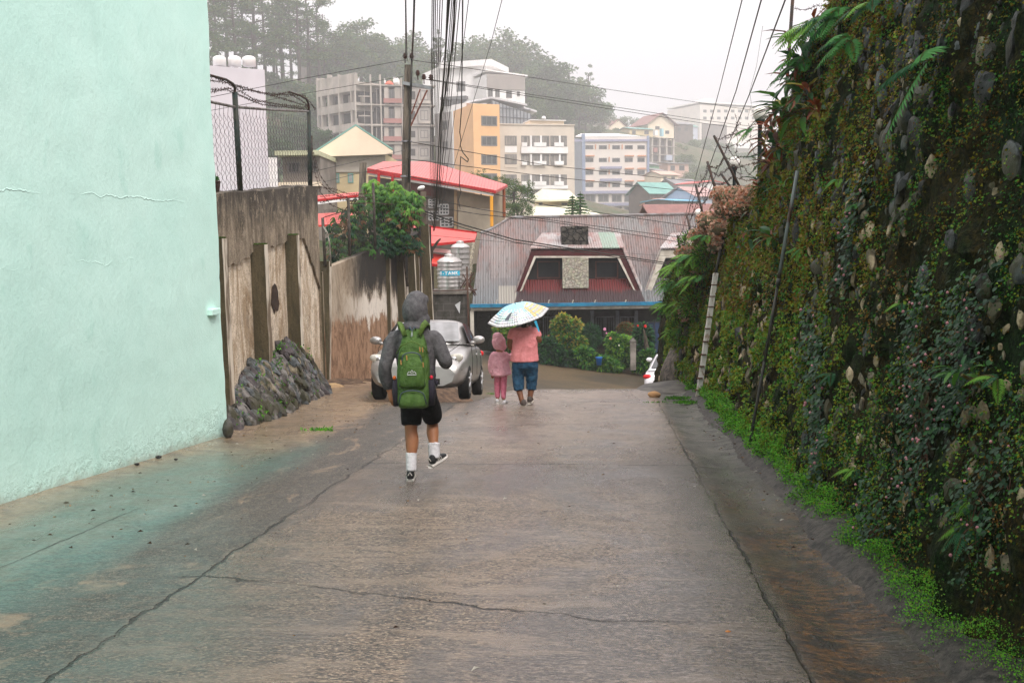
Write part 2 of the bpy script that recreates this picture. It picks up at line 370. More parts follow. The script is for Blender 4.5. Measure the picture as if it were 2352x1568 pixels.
# the rounded concrete lip where the road meets the street, by the rock
M_CONC = mat('old_concrete', (.26, .235, .205), (.12, .108, .09), .7, 3, bump=.5, bscale=30, bd=.01)
M_CONCD = mat('damp_concrete', (.13, .12, .10), (.05, .046, .04), .6, 3, bump=.5, bscale=30, bd=.01)
lip = grid_mesh('concrete_lip', lin(0, 1, 30), lin(0, 1, 14), lambda u, v: tuple(W(.35 + 1.9 * u, 18.0 + 4.2 * v, gz(1, 18) + .06 * math.sin(u * 3.1) * math.sin(v * 2.6) + .10 * sm(0, .8, u) * (1 - v) * v * 4 - .02 - .20 * v * v * 4.2 - .5 * (1 - sm(0, .25, u)) * v)), M_CONCD)
tag(lip, kind='structure')
# kerb of smeared mortar at the foot of the stone wall
mk = MT('grey_mortar'); n = mk.noise(14, 6, .8); mk.col(mk.mix(mk.ramp(n, .38, .62), (.062, .054, .045), (.008, .008, .006))).set(rough=.5); mk.bump(mk.noise(22, 5, .7), .9, .02)
def kerb_pt(u, s):
    prof = [(-.10, -.05), (-.03, .01), (.02, .045), (.07, .065), (.13, .08), (.24, .12), (.45, .15)]
    o, h = prof[u]; q = mnoise.noise(Vector((o * 6, s * 3.1, 1))); q2 = mnoise.noise(Vector((o * 12, s * 9, 5)))
    t = 1.47 + o + .025 * q + .02 * mnoise.noise(Vector((s * 8, 1, 1))) + .03 * math.sin(s * 1.7) * (u < 5)
    return (t, s, gz(t, s) + h * (1 + .3 * q) + .02 * q2)
kerb = grid_mesh('kerb', list(range(7)), lin(-4, 17.8, 260), kerb_pt, mk.m); kerb.rotation_euler = (0, 0, -YAW); tag(kerb, kind='structure')
# far kerb of the street
kb = MB()
for i in range(14):
    x0 = -14 + i * 2.2; x1 = x0 + 2.18
    za, zb = street_z(x0, 37), street_z(x1, 37)
    kb.slab([(x0, 37.2, za - .2), (x1, 37.2, zb - .2), (x1, 37.2, zb + .13), (x0, 37.2, za + .13)], (0, 1, 0), .25)
tag(kb.build('street_kerb', M_CONCD), kind='structure')

# terrain: interpolated through heights read off the hillsides
TCP = [P(1176, 600, 45), P(1500, 600, 45), P(700, 640, 45), P(300, 640, 45), P(-300, 700, 30), P(2500, 700, 40),
       P(900, 560, 80), P(1300, 580, 80), P(500, 480, 80), P(0, 400, 80), P(1800, 560, 90), P(2400, 500, 90),
       P(600, 380, 140), P(850, 400, 135), P(1000, 470, 130), P(1250, 560, 130), P(1500, 570, 140), P(1750, 560, 150), P(2300, 450, 160),
       P(480, 240, 175), P(650, 270, 180), P(800, 280, 185), P(950, 280, 195), P(1100, 330, 190), P(1250, 520, 190), P(1400, 560, 200), P(1600, 560, 200), P(1800, 550, 200),
       P(300, 150, 190), P(0, 120, 190), P(480, 190, 230), P(700, 200, 235), P(900, 200, 240), P(1100, 230, 245), P(1250, 280, 250), P(1330, 330, 250),
       P(1500, 400, 265), P(1650, 430, 270), P(1800, 460, 280), P(2300, 420, 280), P(1400, 330, 300), P(1500, 345, 320), P(1620, 370, 330), P(1720, 410, 340), P(1850, 400, 340),
       P(600, 200, 300), P(1000, 230, 320), P(1300, 330, 350), P(1700, 400, 420), P(1200, 350, 450), P(400, 250, 420), P(2400, 380, 400)]
TXY = np.array([(p.x, p.y) for p in TCP]); TZ = np.array([p.z for p in TCP])
def terr_z(x, y):
    d2 = ((TXY - (x, y)) ** 2).sum(1) / (6 + .05 * y) ** 2 + .15
    w = 1 / d2 ** 2; z = float((w * TZ).sum() / w.sum())
    if y < 44: z = z + (-7 - z) * sm(44, 38, y) 
    return z + .5 * mnoise.noise(Vector((x * .06, y * .06, 0)))
mt = MT('hill_ground'); n = mt.noise(.08, 6, .7); mt.col(mt.mix(mt.ramp(n, .4, .6), (.045, .075, .022), (.10, .085, .045))).set(rough=.9); mt.bump(mt.noise(.9, 6, .8), 1, .6)
ys = [-60 + 8 * i for i in range(12)] + [36 + 3 * i for i in range(70)] + [246 + 10 * i for i in range(26)] + [520, 600, 800, 1100]
terrain = grid_mesh('terrain', [-420 + 7 * i for i in range(121)], ys, lambda x, y: (x, y, terr_z(x, y) if y > 36 else -7.0), mt.m)
tag(terrain, kind='structure')

def haze_box():
    b = MB(); b.bb((-430, -65, -60), (430, 1150, 75))
    o = b.build('haze', []); m = bpy.data.materials.new('haze_air'); m.use_nodes = True; nt = m.node_tree; nt.nodes.clear()
    out = nt.nodes.new('ShaderNodeOutputMaterial'); v = nt.nodes.new('ShaderNodeVolumePrincipled')
    v.inputs['Color'].default_value = (.985, .975, .98, 1); v.inputs['Density'].default_value = HAZE_DENSITY
    nt.links.new(v.outputs[0], out.inputs['Volume']); o.data.materials.clear(); o.data.materials.append(m)
    tag(o, kind='stuff'); o['label'] = 'thin pale mist hanging over the street and the hillside town'; o['category'] = 'haze'
# ================================================================ STONE RETAINING WALL on the right, and what grows on it
T0, BAT = 1.66, 0.175
def wall_top(s):
    k = [(-6, 5.7), (11.2, 5.5), (12.1, 4.9), (12.8, 4.35), (13.5, 3.9), (14.6, 3.5), (14.8, 3.30), (16.5, 3.35), (18.5, 3.3), (20.5, 2.9), (23, 2.5), (26, 2.1)]
    for (a, b), (c, d) in zip(k, k[1:]):
        if s <= c: return b + (d - b) * (s - a) / (c - a)
    return 2.1
def wbase(s): return gz(1.3, min(s, 19.0)) - .10 * max(0, s - 19)
def wt0(s): return T0 - .45 * sm(16.5, 23, s) + .05 * sm(14.75, 14.9, s)
def wpt(s, h, off=0.0):
    return W(wt0(s) + BAT * h * (1 - .35 * sm(17, 23, s)) - off, s, wbase(s) + h)
WN = Vector((-CY, SY, .17)).normalized()
def whit(px, py):
    for _ in range(60):
        r = whit0(px, py)
        if r and r[1] <= wall_top(r[0]): return r
        px += 5
    return 14, 3
def wplace(px, py, off):               # on the wall, or hanging out beside it when the pixel is past its edge
    s, h = whit(px, py); r = whit0(px, py)
    if r and r[1] <= wall_top(r[0]): return wpt(s, h, off)
    return P(px, py, wpt(s, h).y - .15)
def whit0(px, py):
    d = ray(px, py); k = 2.5
    while k < 40:
        p = CAM + d * (k / d.y); t, s = TS(p); h = p.z - wbase(s)
        if t >= wt0(s) + BAT * h * (1 - .35 * sm(17, 23, s)): return s, h
        k += .02
    return None
def wall_disp(s, h):
    v = Vector((s, h * 1.0, 0))
    d, _ = mnoise.voronoi(v * 3.2 + Vector((mnoise.noise(v * 4), mnoise.noise(v * 4 + Vector((9, 0, 0))), 0)) * .35)
    e = min(1.0, (d[1] - d[0]) * 2.2)
    return .085 * e + .06 * mnoise.noise(v * 1.1) + .03 * mnoise.noise(v * 7) - .03
mw = MT('mossy_stone'); n1 = mw.noise(1.3, 6, .7); n2 = mw.noise(9, 6, .75, (1, 1, .7)); n3 = mw.noise(38, 4, .7); n4 = mw.noise(3.2, 5, .7)
c = mw.mix(mw.ramp(n3, .40, .62), (.006, .007, .003), (.038, .026, .006))
c = mw.mix(mw.ramp(n1, .42, .6), c, mw.mix(mw.ramp(n3, .4, .6), (.003, .006, .002), (.010, .026, .006)))
c = mw.mix(mw.ramp(n2, .57, .64), c, (.030, .034, .022)); c = mw.mix(mw.ramp(n4, .60, .66), c, (.006, .006, .004))
mw.col(c).set(rough=.9, spec=.08); mw.bump(mw.math('ADD', n3, n2), 1.0, .03)
M_WALL = mw.m
def stone_m(name, a, b, rough=.65):
    if name in _MC: return _MC[name]
    m = MT(name); n = m.noise(9, 6, .75); q = m.noise(2.0, 4); c = m.mix(m.ramp(n, .40, .60), a, b)
    c = m.mix(m.math('MULTIPLY', m.ramp(q, .5, .6), .8), c, (.045, .042, .018)); m.col(c).set(rough=rough); m.bump(m.noise(26, 5, .75), .8, .02); _MC[name] = m.m; return m.m
STONES = [stone_m('cream_stone', (.46, .36, .23), (.20, .15, .09)), stone_m('grey_stone', (.080, .090, .090), (.018, .021, .020), .5), stone_m('dark_stone', (.030, .034, .034), (.010, .011, .010), .5), stone_m('buff_stone', (.26, .22, .15), (.09, .075, .05))]
def ico(sub=1):
    bm = bmesh.new(); bmesh.ops.create_icosphere(bm, subdivisions=sub, radius=1); v = [x.co.copy() for x in bm.verts]; f = [tuple(q.index for q in p.verts) for p in bm.faces]; bm.free(); return v, f
ICO1, ICO2, ICO3 = ico(1), ico(2), ico(3)
def rock(mb, c, size, M, mi, sub=ICO2, amp=.35, freq=1.3):
    o = Vector((rng.random() * 50, rng.random() * 50, rng.random() * 50)); vs = []
    for v in sub[0]:
        d, _ = mnoise.voronoi(v * freq + o); k = 1 + amp * (d[0] * 1.4 - .6) + amp * .4 * mnoise.noise(v * 3 + o)
        q = Vector((v.x * size[0], v.y * size[1], v.z * size[2])) * k
        vs.append(M @ q + Vector(c))
    mb.add(vs, sub[1], mi)
b = MB()
hs = [i / 62 for i in range(63)]; ss = lin(-5, 25.0, 520)
def wv(u, s):
    hh = (wall_top(s) + .25) * u - .2; p = wpt(s, hh, wall_disp(s, hh) * 1.0)
    if u > .97: p += Vector((.25 * (u - .97) / .03, 0, 0))
    return p
V = [wv(u, s) for s in ss for u in hs] ; n = len(hs)
b.add(V, [(j * n + i, (j + 1) * n + i, (j + 1) * n + i + 1, j * n + i + 1) for j in range(len(ss) - 1) for i in range(n - 1)])
# top and far end faces (thickness)
tv = []
for s in ss[::6] + [ss[-1]]:
    p = wv(1.0, s); tv += [p, p + Vector((2.6, 0, .05)), p + Vector((2.6, 0, -8))]
b.add(tv, [(3 * i, 3 * i + 1, 3 * i + 4, 3 * i + 3) for i in range(len(tv) // 3 - 1)] + [(3 * i + 1, 3 * i + 2, 3 * i + 5, 3 * i + 4) for i in range(len(tv) // 3 - 1)])
endc = [wv(u, ss[-1]) for u in hs[::6]] + [wv(1.0, ss[-1])]
for a, c2 in zip(endc, endc[1:]): b.quad(a, a + Vector((2.8, 0, 0)), c2 + Vector((2.8, 0, 0)), c2)
Mz = Matrix.Rotation(-YAW, 3, 'Z')
N_ST = 6500
for i in range(N_ST):
    s = 2.6 + 20 * (rng.random() ** 1.35); h = rng.random() * (wall_top(s) - .1) + .05
    if h < .45 and s < 8: continue
    k = .55 + rng.random() * .9; r = (.022 + .050 * rng.random() ** 2.4) * k * (1.0 if s < 12 else 1.25)
    if mnoise.noise(Vector((s * .9, h * 1.1, 17))) + .6 * mnoise.noise(Vector((s * 2.6, h * 2.6, 3))) < -.02 + .45 * rng.random() - .25: continue
    low = h < 2.3 + .5 * mnoise.noise(Vector((s, h, 2)))
    x = rng.random()
    if mnoise.noise(Vector((s * .6, h * .8, 7))) > .22 and s < 9: mi = 0 if x < .2 else (1 if x < .5 else 2)
    else: mi = (0 if x < .55 else 3 if x < .75 else 1 if x < .88 else 2) if low else (0 if x < .05 else 3 if x < .12 else 1 if x < .4 else 2)
    if mi in (1, 2): r *= 1.25
    if s < 7: r *= .72
    M = Mz @ Matrix.Rotation(rng.uniform(-1.4, 1.4), 3, 'X') @ Matrix.Rotation(rng.uniform(-.3, .3), 3, 'Z')
    rock(b, wpt(s, h, wall_disp(s, h) * .8 - r * .02), (r * .42, r * rng.uniform(.6, 1.5), r * rng.uniform(.6, 1.6)), M, 1 + mi, ICO2 if s < 11 else ICO1, .62, .95)
# a few large ones that catch the eye
for (px, py, rp, mi) in [(2140, 385, 30, 0), (2030, 290, 18, 3), (2330, 370, 50, 1), (2345, 620, 34, 1), (2010, 830, 16, 0), (1985, 700, 20, 0), (2050, 480, 26, 1), (2190, 560, 34, 1), (2280, 200, 44, 2), (2160, 180, 30, 1), (2100, 1140, 14, 0), (1915, 990, 14, 0), (2300, 1010, 20, 3), (2120, 640, 30, 1), (2240, 430, 40, 2), (2170, 80, 24, 1), (2265, 660, 36, 2), (2020, 130, 22, 1), (2090, 250, 26, 1), (1975, 545, 16, 1), (1900, 640, 14, 3), (1880, 720, 12, 0), (2080, 330, 20, 1)]:
    s, h = whit(px, py); r = rp * s / F
    rock(b, wpt(s, h, wall_disp(s, h) * .6), (r * .35, r * 1.0, r * .85), Mz @ Matrix.Rotation(rng.uniform(-.4, .4), 3, 'X'), 1 + mi, ICO3, .42, .9)
swall = b.build('stone_wall', [M_WALL] + STONES, smooth=True, sharp=26)
tag(swall, 'tall leaning rubble stone retaining wall overgrown with moss along the right of the road', 'wall')

# the big bare rock at the far foot of the wall
rb = MB(); p = P(1541, 845, 20.2)
rock(rb, p + Vector((.24, .3, -.25)), (.36, .6, .78), Matrix.Rotation(.16, 3, 'Y'), 0, ico(4), .16, 1.1)
rk = rb.build('boulder', [stone_m('boulder_rock', (.15, .125, .10), (.035, .032, .028))], smooth=True); tag(rk, 'large bare grey brown rock at the far foot of the mossy stone wall', 'rock')

# ---- moss and small leaves (nobody could count them)
LM = [leafmat('moss_brown', (.15, .075, .010), .8), leafmat('moss_olive', (.19, .175, .012), .8), leafmat('leaf_green', (.055, .20, .022), .6), leafmat('leaf_dark', (.015, .055, .014), .6),
      leafmat('leaf_lime', (.20, .30, .03), .6), leafmat('fern_bright', (.13, .40, .025), .55), leafmat('moss_black', (.012, .016, .006), .9), leafmat('leaf_tan', (.32, .20, .06), .7)]
def scatter(n, smin, smax, hlo, hhi, sizes, pick, name, label, cat, keep=None, power=1.5, out=.0, down=.4):
    P_, A_, N_, L_, Wd, MI = [], [], [], [], [], []
    for i in range(n):
        s = smin + (smax - smin) * rng.random() ** power; H = wall_top(s) + .05
        h = hlo(s) + (hhi(s) - hlo(s)) * rng.random()
        if h > H: continue
        if keep and not keep(s, h): continue
        k = max(.6, min(2.1, s / 7.0)); mi = pick(s, h)
        if mi < 0: continue
        P_.append(wpt(s, h, wall_disp(s, h) + rng.random() ** 2 * .075 + out * rng.random() * 2)); A_.append((-.5 + rng.gauss(0, .45), rng.gauss(0, .7), -down + rng.gauss(0, .6))); N_.append((-.8, rng.gauss(0, .4), .7 + rng.gauss(0, .4)))
        z = rng.uniform(*sizes) * k; L_.append(z); Wd.append(z * rng.uniform(.55, .95)); MI.append(mi)
    o = leaves(name, P_, A_, N_, L_, Wd, LM, MI); tag(o, label, cat, kind='stuff'); return o
def nz(s, h, f, k=0.0): return mnoise.noise(Vector((s * f, h * f, k)))
def pick_moss(s, h):
    a = nz(s, h, 1.1, 3) + .5 * nz(s, h, 3.1, 5); b_ = nz(s, h, .8, 9); x = rng.random()
    if s > 7.5 and b_ > -.35:
        r = (0, 1, 1, 4, 2, 7) if a > -.05 else (0, 1, 2, 1, 2, 0)
        if h < 1.5: r = (1, 1, 2, 4, 2, 4)
    elif h > 2.0: r = (0, 6, 3, 3, 2, 1) if a < .12 else (2, 2, 3, 1, 0, 4)
    else: r = (0, 3, 6, 3, 2, 7) if a < -.05 else (2, 2, 3, 1, 3, 4)
    return r[int(x * 6)]
def keep_moss(s, h):
    v = .45 * nz(s, h, .75, 31) + nz(s, h, 2.3, 1) + .6 * nz(s, h, 6, 2) + .35 * nz(s, h, 14, 4)
    return v > (-.30 if s < 6.5 and h < 1.3 else -.02 if h < 2.0 else -.10)
scatter(250000, 2.7, 22, lambda s: .05, wall_top, (.012, .030), pick_moss, 'moss', 'brown and green moss and tiny leaves covering the stone wall', 'moss', keep_moss, 1.45)
def pick_foot(s, h): return 5 if rng.random() < .62 else rng.choice((2, 4, 3))
scatter(60000, 2.9, 19, lambda s: -.02, lambda s: .07 + .26 * abs(nz(s, 0, 1.3, 6)) + .22 * sm(6, 11, s) * (1 - sm(14, 18, s)) * rng.random() + .03, (.009, .018), pick_foot, 'ground_cover', 'bright green seedlings and moss along the foot of the stone wall', 'ground cover',
        lambda s, h: nz(s, h, 2.0, 8) + .6 * nz(s, h, 8, 8) > -.30, 1.4, .05, -.3)

# ---- ferns: one arching stalk with paired leaflets per frond
FM = [leafmat('fern_green', (.07, .26, .055), .45), leafmat('fern_deep', (.028, .12, .045), .45), leafmat('fern_lime', (.16, .36, .04), .45), mat('fern_stalk', (.10, .08, .02), rough=.6)]
def frond(base, d, up, L, wid, mi, mb, acc, sag=.9, n=22):
    base = Vector(base); d = Vector(d).normalized(); pts = []
    for i in range(n + 1):
        u = i / n; pts.append(base + d * L * u + Vector((0, 0, 1)) * (up * L * u - sag * L * u * u))
    mb.tube(pts, [.0035 * L * 2 * (1 - .7 * i / n) + .001 for i in range(n + 1)], 3, 0)
    for i in range(2, n):
        u = i / n; p = pts[i]; tg = (pts[i + 1] - pts[i - 1]).normalized(); sd = tg.cross(Vector((-.5, .1, 1))).normalized()
        w = wid * math.sin(math.pi * min(1, u * .92 + .12)) ** .8
        for sg in (-1, 1):
            a = (sd * sg + tg * .45 + Vector((0, 0, -.12 - .4 * u)) * (1 + rng.random() * .5)).normalized()
            acc[0].append(p); acc[1].append(a); acc[2].append(sd.cross(tg) * (1 if sd.cross(tg).z > 0 else -1)); acc[3].append(w * rng.uniform(.85, 1.1)); acc[4].append(L / n * 1.05); acc[5].append(mi)
def fern(px, py, nf, Lpx, label, mi=0, spread=1.0, off=.05, dirs=None, pos=None, sag=.9, up=.35, group='ferns growing on the stone wall'):
    if pos is None: base = wplace(px, py, off); D = base.y
    else: base = pos; D = base.y
    L = Lpx * D / F; o = empty('fern', base, 0, label, 'fern', group); mb = MB(); acc = [[], [], [], [], [], []]
    for k in range(nf):
        if dirs: d = Vector(dirs[k])
        else:
            a = math.pi * (k + .5) / nf + rng.uniform(-.2, .2); d = Vector((-math.sin(a) * .9, math.cos(a) * spread, rng.uniform(-.25, .35)))
        frond((0, 0, 0), d, up * rng.uniform(.7, 1.2), L * rng.uniform(.8, 1.1), L * .28, mi if rng.random() < .7 else (mi + 1) % 3, mb, acc, sag)
    mb.build('stalks', FM[3], o)
    leaves('fronds', acc[0], acc[1], acc[2], acc[3], acc[4], FM[:3], acc[5], o, .1, .12, six=False)
    return o
top_f = [(1905, 70, 8, 112, 'large fern arching over the top of the wall beside the barbed wire', 2), (1960, 40, 8, 105, 'bright fern hanging from the wall at the top edge of the picture', 0),
         (1990, 95, 7, 95, 'fern with narrow fronds spreading right below the top ferns', 0), (1870, 150, 6, 84, 'loose fern hanging among broad leaves near the wall corner', 0), (2045, 15, 4, 90, 'small fern at the top edge above the dark rocks', 1)]
for px, py, nf, L, lb, mi in top_f: fern(px, py, nf, L, lb, mi, off=.15)
fern(2185, 130, 3, 185, 'big fern with two long hanging fronds on the upper wall', 0, dirs=[(-.5, .75, -.05), (-.55, .1, -.75), (-.4, -.7, .1)], sag=.45, up=.1, off=.12)
for px, py, nf, L, lb, mi in [(2260, 1205, 5, 100, 'fern low on the near wall above the gutter', 1), (2262, 1150, 4, 75, 'dark fern just above the lowest near fern', 1), (1985, 1080, 4, 60, 'small fern low on the wall beside the long dark pipe', 1),
        (1940, 415, 4, 46, 'small bright fern right of the grey pipe high on the wall', 2), (1850, 572, 4, 42, 'little fern left of the pipe below the broad leaved plants', 2), (1725, 300, 4, 50, 'young fern among the red and green leaves on the wall top', 2),
        (1925, 860, 4, 52, 'fern half way up the wall right of the creeping plants', 1), (2090, 700, 4, 50, 'fern between pale stones in the middle of the near wall', 1), (1990, 470, 3, 45, 'short fern beside small pink flowers', 0), (2320, 870, 4, 80, 'fern at the right edge of the picture', 1)]:
    fern(px, py, nf, L, lb, mi)
for px, py, D, L, lb in [(1560, 610, 19.0, 60, 'bright green fern topmost of the clump at the far end of the wall'), (1545, 650, 19.4, 55, 'lime fern hanging left at the far end of the wall'), (1538, 700, 19.6, 52, 'fern hanging above the blue eaves line'), (1552, 760, 19.8, 46, 'fern above the bare rock at the far end'),
        (1600, 640, 18.0, 60, 'large fern frond spreading beside the white drain pole'), (1590, 590, 18.2, 55, 'fern among pale pink stonecrop near the far lamp'), (1575, 700, 19.0, 48, 'fern in the middle of the far wall end'), (1620, 545, 17.5, 45, 'small fern on the far wall top under the stonecrop')]:
    fern(0, 0, 8, L, lb, 2, pos=P(px, py, D), sag=.8, up=.4)

# ---- broad leaved plants, green with red
BM_ = [leafmat('broad_green', (.075, .20, .030), .4), leafmat('broad_deep', (.025, .095, .028), .4), leafmat('broad_red', (.23, .055, .018), .45), leafmat('broad_yellow', (.28, .24, .04), .45), leafmat('broad_dry', (.13, .06, .045), .6)]
def broad(px, py, nl, Lpx, label, off=.1, red=.25, D=None):
    if D is None: base = wplace(px, py, off)
    else: base = P(px, py, D)
    L = Lpx * base.y / F; o = empty('broad_leaved_plant', base, 0, label, 'plant', 'broad leaved plants on the wall')
    P_, A_, N_, L_, W_, MI = [], [], [], [], [], []
    for k in range(int(nl * 1.8)):
        a = 2 * math.pi * rng.random(); e = rng.uniform(-.5, .9); d = Vector((-.45 + math.cos(a) * .8, math.sin(a) * .9, e))
        P_.append(d * .04 + Vector(runit(1)[0]) * L * .25 * (k % 3 == 0)); A_.append(d); N_.append((-.3, 0, 1)); l = L * rng.uniform(.6, 1.15); L_.append(l); W_.append(l * rng.uniform(.20, .30)); x = rng.random()
        MI.append(2 if x < red * .5 else 4 if x < red * .8 else 3 if x < red else (0 if x < .65 else 1))
    leaves('leaf_rosette', P_, A_, N_, L_, W_, BM_, MI, o, .18, .35, six=True)
    mb = MB(); mb.tube([(.5, .3, -.30), (.22, .1, -.12), (0, 0, 0)], [.014, .011, .008], 5); mb.build('stem', FM[3], o)
    return o
for px, py, nl, L, lb, rd in [(1848, 95, 9, 62, 'broad leaved plant with long pointed leaves below the top ferns', .3), (1880, 60, 9, 66, 'glossy broad leaved plant beneath the barbed wire', .2), (1865, 150, 11, 62, 'plant with yellow and red broad leaves near the wall corner', .5),
        (1835, 190, 12, 64, 'leafy green plant pushing out over the sky', .15), (1885, 215, 12, 60, 'broad leaved plant with dried purple leaves', .7), (1825, 255, 12, 70, 'deep green plant with arching leaves above the red leaves', .08), (1872, 265, 14, 72, 'large dark green rosette plant at the wall corner', .05),
        (1910, 250, 9, 46, 'small plant with brown curled leaves on the dark wall', .8), (1800, 250, 10, 58, 'plant with long yellow green leaves leaning towards the lamp', .3), (1785, 330, 12, 48, 'reddish plant under the deep green rosette', .7), (1760, 370, 11, 44, 'small green plant on the wall edge with red shoots', .45),
        (1800, 375, 12, 42, 'dry red leaved plant in the hanging tangle', .85), (1775, 425, 11, 42, 'rosette of pointed yellow green leaves beside the stonecrop', .3), (1825, 430, 8, 38, 'small green rosette right of the stonecrop', .4), (1800, 300, 14, 46, 'rusty leaved plant hanging down the wall corner', .8),
        (1738, 535, 8, 40, 'left one of two rosettes on the bare brown moss', .35), (1798, 545, 11, 56, 'larger rosette with pale leaves left of the pipe', .35), (1760, 480, 7, 28, 'tiny rosette hanging under the corner plants', .5), (1815, 340, 10, 44, 'green and copper plant deep in the corner tangle', .5),
        (2270, 1560 - 700, 7, 60, 'dark glossy leaves at the near end of the wall', .1)]:
    broad(px, py, nl, L, lb, .12, rd)

# ---- creeping plants with round leaves and pink button flowers
CM = [leafmat('creeper_dark', (.028, .068, .036), .4), leafmat('creeper_grey', (.060, .105, .062), .4), leafmat('creeper_green', (.045, .12, .04), .45)]
M_PINK = mat('pink_flower', (.55, .26, .28), (.40, .16, .18), .6, 60)
M_TWIG = mat('thin_twig', (.10, .045, .025), rough=.7)
def creeper(poly, n, nf, label):
    hits = [whit(*q) for q in poly]; o = empty('creeping_plant', wpt(hits[0][0], hits[0][1]), 0, label, 'plant', 'creeping plants with pink flowers on the stone wall'); B = o.location
    P_, A_, N_, L_, W_, MI = [], [], [], [], [], []; fl = MB(); tw = MB()
    nf = int(nf * .6)
    for i in range(n + nf):
        k = rng.randrange(len(hits)); k2 = min(len(hits) - 1, k + 1); u = rng.random()
        s = hits[k][0] * (1 - u) + hits[k2][0] * u + rng.gauss(0, .13); h = hits[k][1] * (1 - u) + hits[k2][1] * u + rng.gauss(0, .13)
        kk = max(.8, min(1.6, s / 6.5))
        p = wpt(s, h, wall_disp(s, h) + .03 + rng.random() * .07) - B
        if i < n:
            P_.append(p); A_.append((-.6 + rng.gauss(0, .3), rng.gauss(0, .5), -.6 + rng.gauss(0, .35))); N_.append((-.8, rng.gauss(0, .3), .6)); l = rng.uniform(.024, .042) * kk; L_.append(l); W_.append(l * .8); MI.append(rng.choice((0, 0, 1, 2)))
        else:
            fl.ball(p + Vector((-.03, 0, .01)), rng.uniform(.007, .011) * kk, 6)
    for k in range(10):
        u = rng.random() * (len(hits) - 1.01); i = int(u); f = u - i; q = []
        s = hits[i][0] * (1 - f) + hits[i + 1][0] * f; h = hits[i][1] * (1 - f) + hits[i + 1][1] * f
        for j in range(5): q.append(wpt(s, h - j * .06, wall_disp(s, h) + .03) - B); s += rng.gauss(0, .04)
        tw.tube(q, .003, 4)
    leaves('leaf_mat', P_, A_, N_, L_, W_, CM, MI, o, .1, .1, six=True); tag(fl.build('flowers', M_PINK, o, True), kind='stuff'); tag(tw.build('twigs', M_TWIG, o), kind='stuff')
creeper([(2000, 400), (1990, 470), (1975, 540), (1960, 620)], 420, 26, 'creeping plant hanging down the wall right of the tall grey pipe')
creeper([(1870, 730), (1885, 800), (1895, 880), (1890, 970), (1900, 1040)], 900, 40, 'dense dark creeping plant hanging over the long pipe in the middle of the wall')
creeper([(2290, 640), (2240, 720), (2210, 800), (2250, 880), (2190, 930)], 950, 46, 'thick creeping plant with many pink buttons at the right edge')
creeper([(2150, 660), (2110, 780), (2180, 860), (2140, 960)], 620, 40, 'loose creeping plant left of the thick one on the near wall')
creeper([(2070, 1130), (2040, 1190), (2010, 1240)], 260, 10, 'small creeping plant low on the near wall over the green moss')
creeper([(2330, 1000), (2310, 1110), (2290, 1200)], 340, 14, 'trailing plant near the lower right corner above the fern')
creeper([(2150, 1010), (2120, 1080)], 200, 14, 'sprig of creeping plant with round leaves between cream stones')

# ---- pale pink stonecrop on the far wall top
SM_ = [leafmat('stonecrop_pink', (.66, .36, .26), .6), leafmat('stonecrop_pale', (.78, .56, .42), .6), leafmat('stonecrop_green', (.17, .24, .12), .6), leafmat('stonecrop_rust', (.50, .20, .10), .6)]
def stonecrop(blobs, n, label):
    B = P(blobs[0][0], blobs[0][1], blobs[0][2]); o = empty('stonecrop', B, 0, label, 'plant', 'stonecrop on the wall top'); P_, A_, N_, L_, W_, MI = [], [], [], [], [], []
    for (px, py, D, rx, ry) in blobs:
        c0 = P(px, py, D) - B; rx *= D / F; ry *= D / F
        for i in range(n // len(blobs) // 7):
            d = Vector(runit(1)[0]); d.z = abs(d.z) if rng.random() < .6 else d.z; rr = rng.uniform(.75, 1)
            q = c0 + Vector((d.x * rx, d.y * .5, d.z * ry)) * rr; mi = rng.choice((0, 0, 1, 1, 2, 3)) 
            for j in range(7):
                a = runit(1)[0] * .8 + np.array(d) * .8; P_.append(q); A_.append(a); N_.append(runit(1)[0]); l = rng.uniform(.03, .05); L_.append(l); W_.append(l * .5); MI.append(mi)
    leaves('rosettes', P_, A_, N_, L_, W_, SM_, MI, o, .2, .1)
    mb = MB()
    for (px, py, D, rx, ry) in blobs: 
        c0 = P(px, py, D) - B; mb.ball(c0 + Vector((.05, .1, -.03)), (rx * D / F * .86, .42, ry * D / F * .84), 12, jit=.1)
    mb.build('mat_of_stems', mat('stonecrop_stem', (.10, .07, .035), (.05, .05, .02), .9, 20, bump=.6), o, True)['kind'] = 'stuff'
    return o
stonecrop([(1655, 452, 16.6, 20, 24), (1690, 452, 16.0, 30, 24), (1722, 450, 15.4, 24, 22), (1700, 475, 15.6, 30, 20), (1660, 480, 16.6, 24, 22)], 9000, 'pale pink stonecrop heaped on the wall top below the globe lamp')
stonecrop([(1625, 508, 17.8, 24, 22), (1650, 525, 17.4, 22, 20), (1605, 545, 18.2, 22, 22), (1575, 585, 18.8, 24, 20), (1640, 560, 17.6, 16, 20), (1590, 640, 18.9, 12, 16), (1570, 720, 19.3, 8, 18)], 8000, 'pink stonecrop spilling down the far end of the wall')
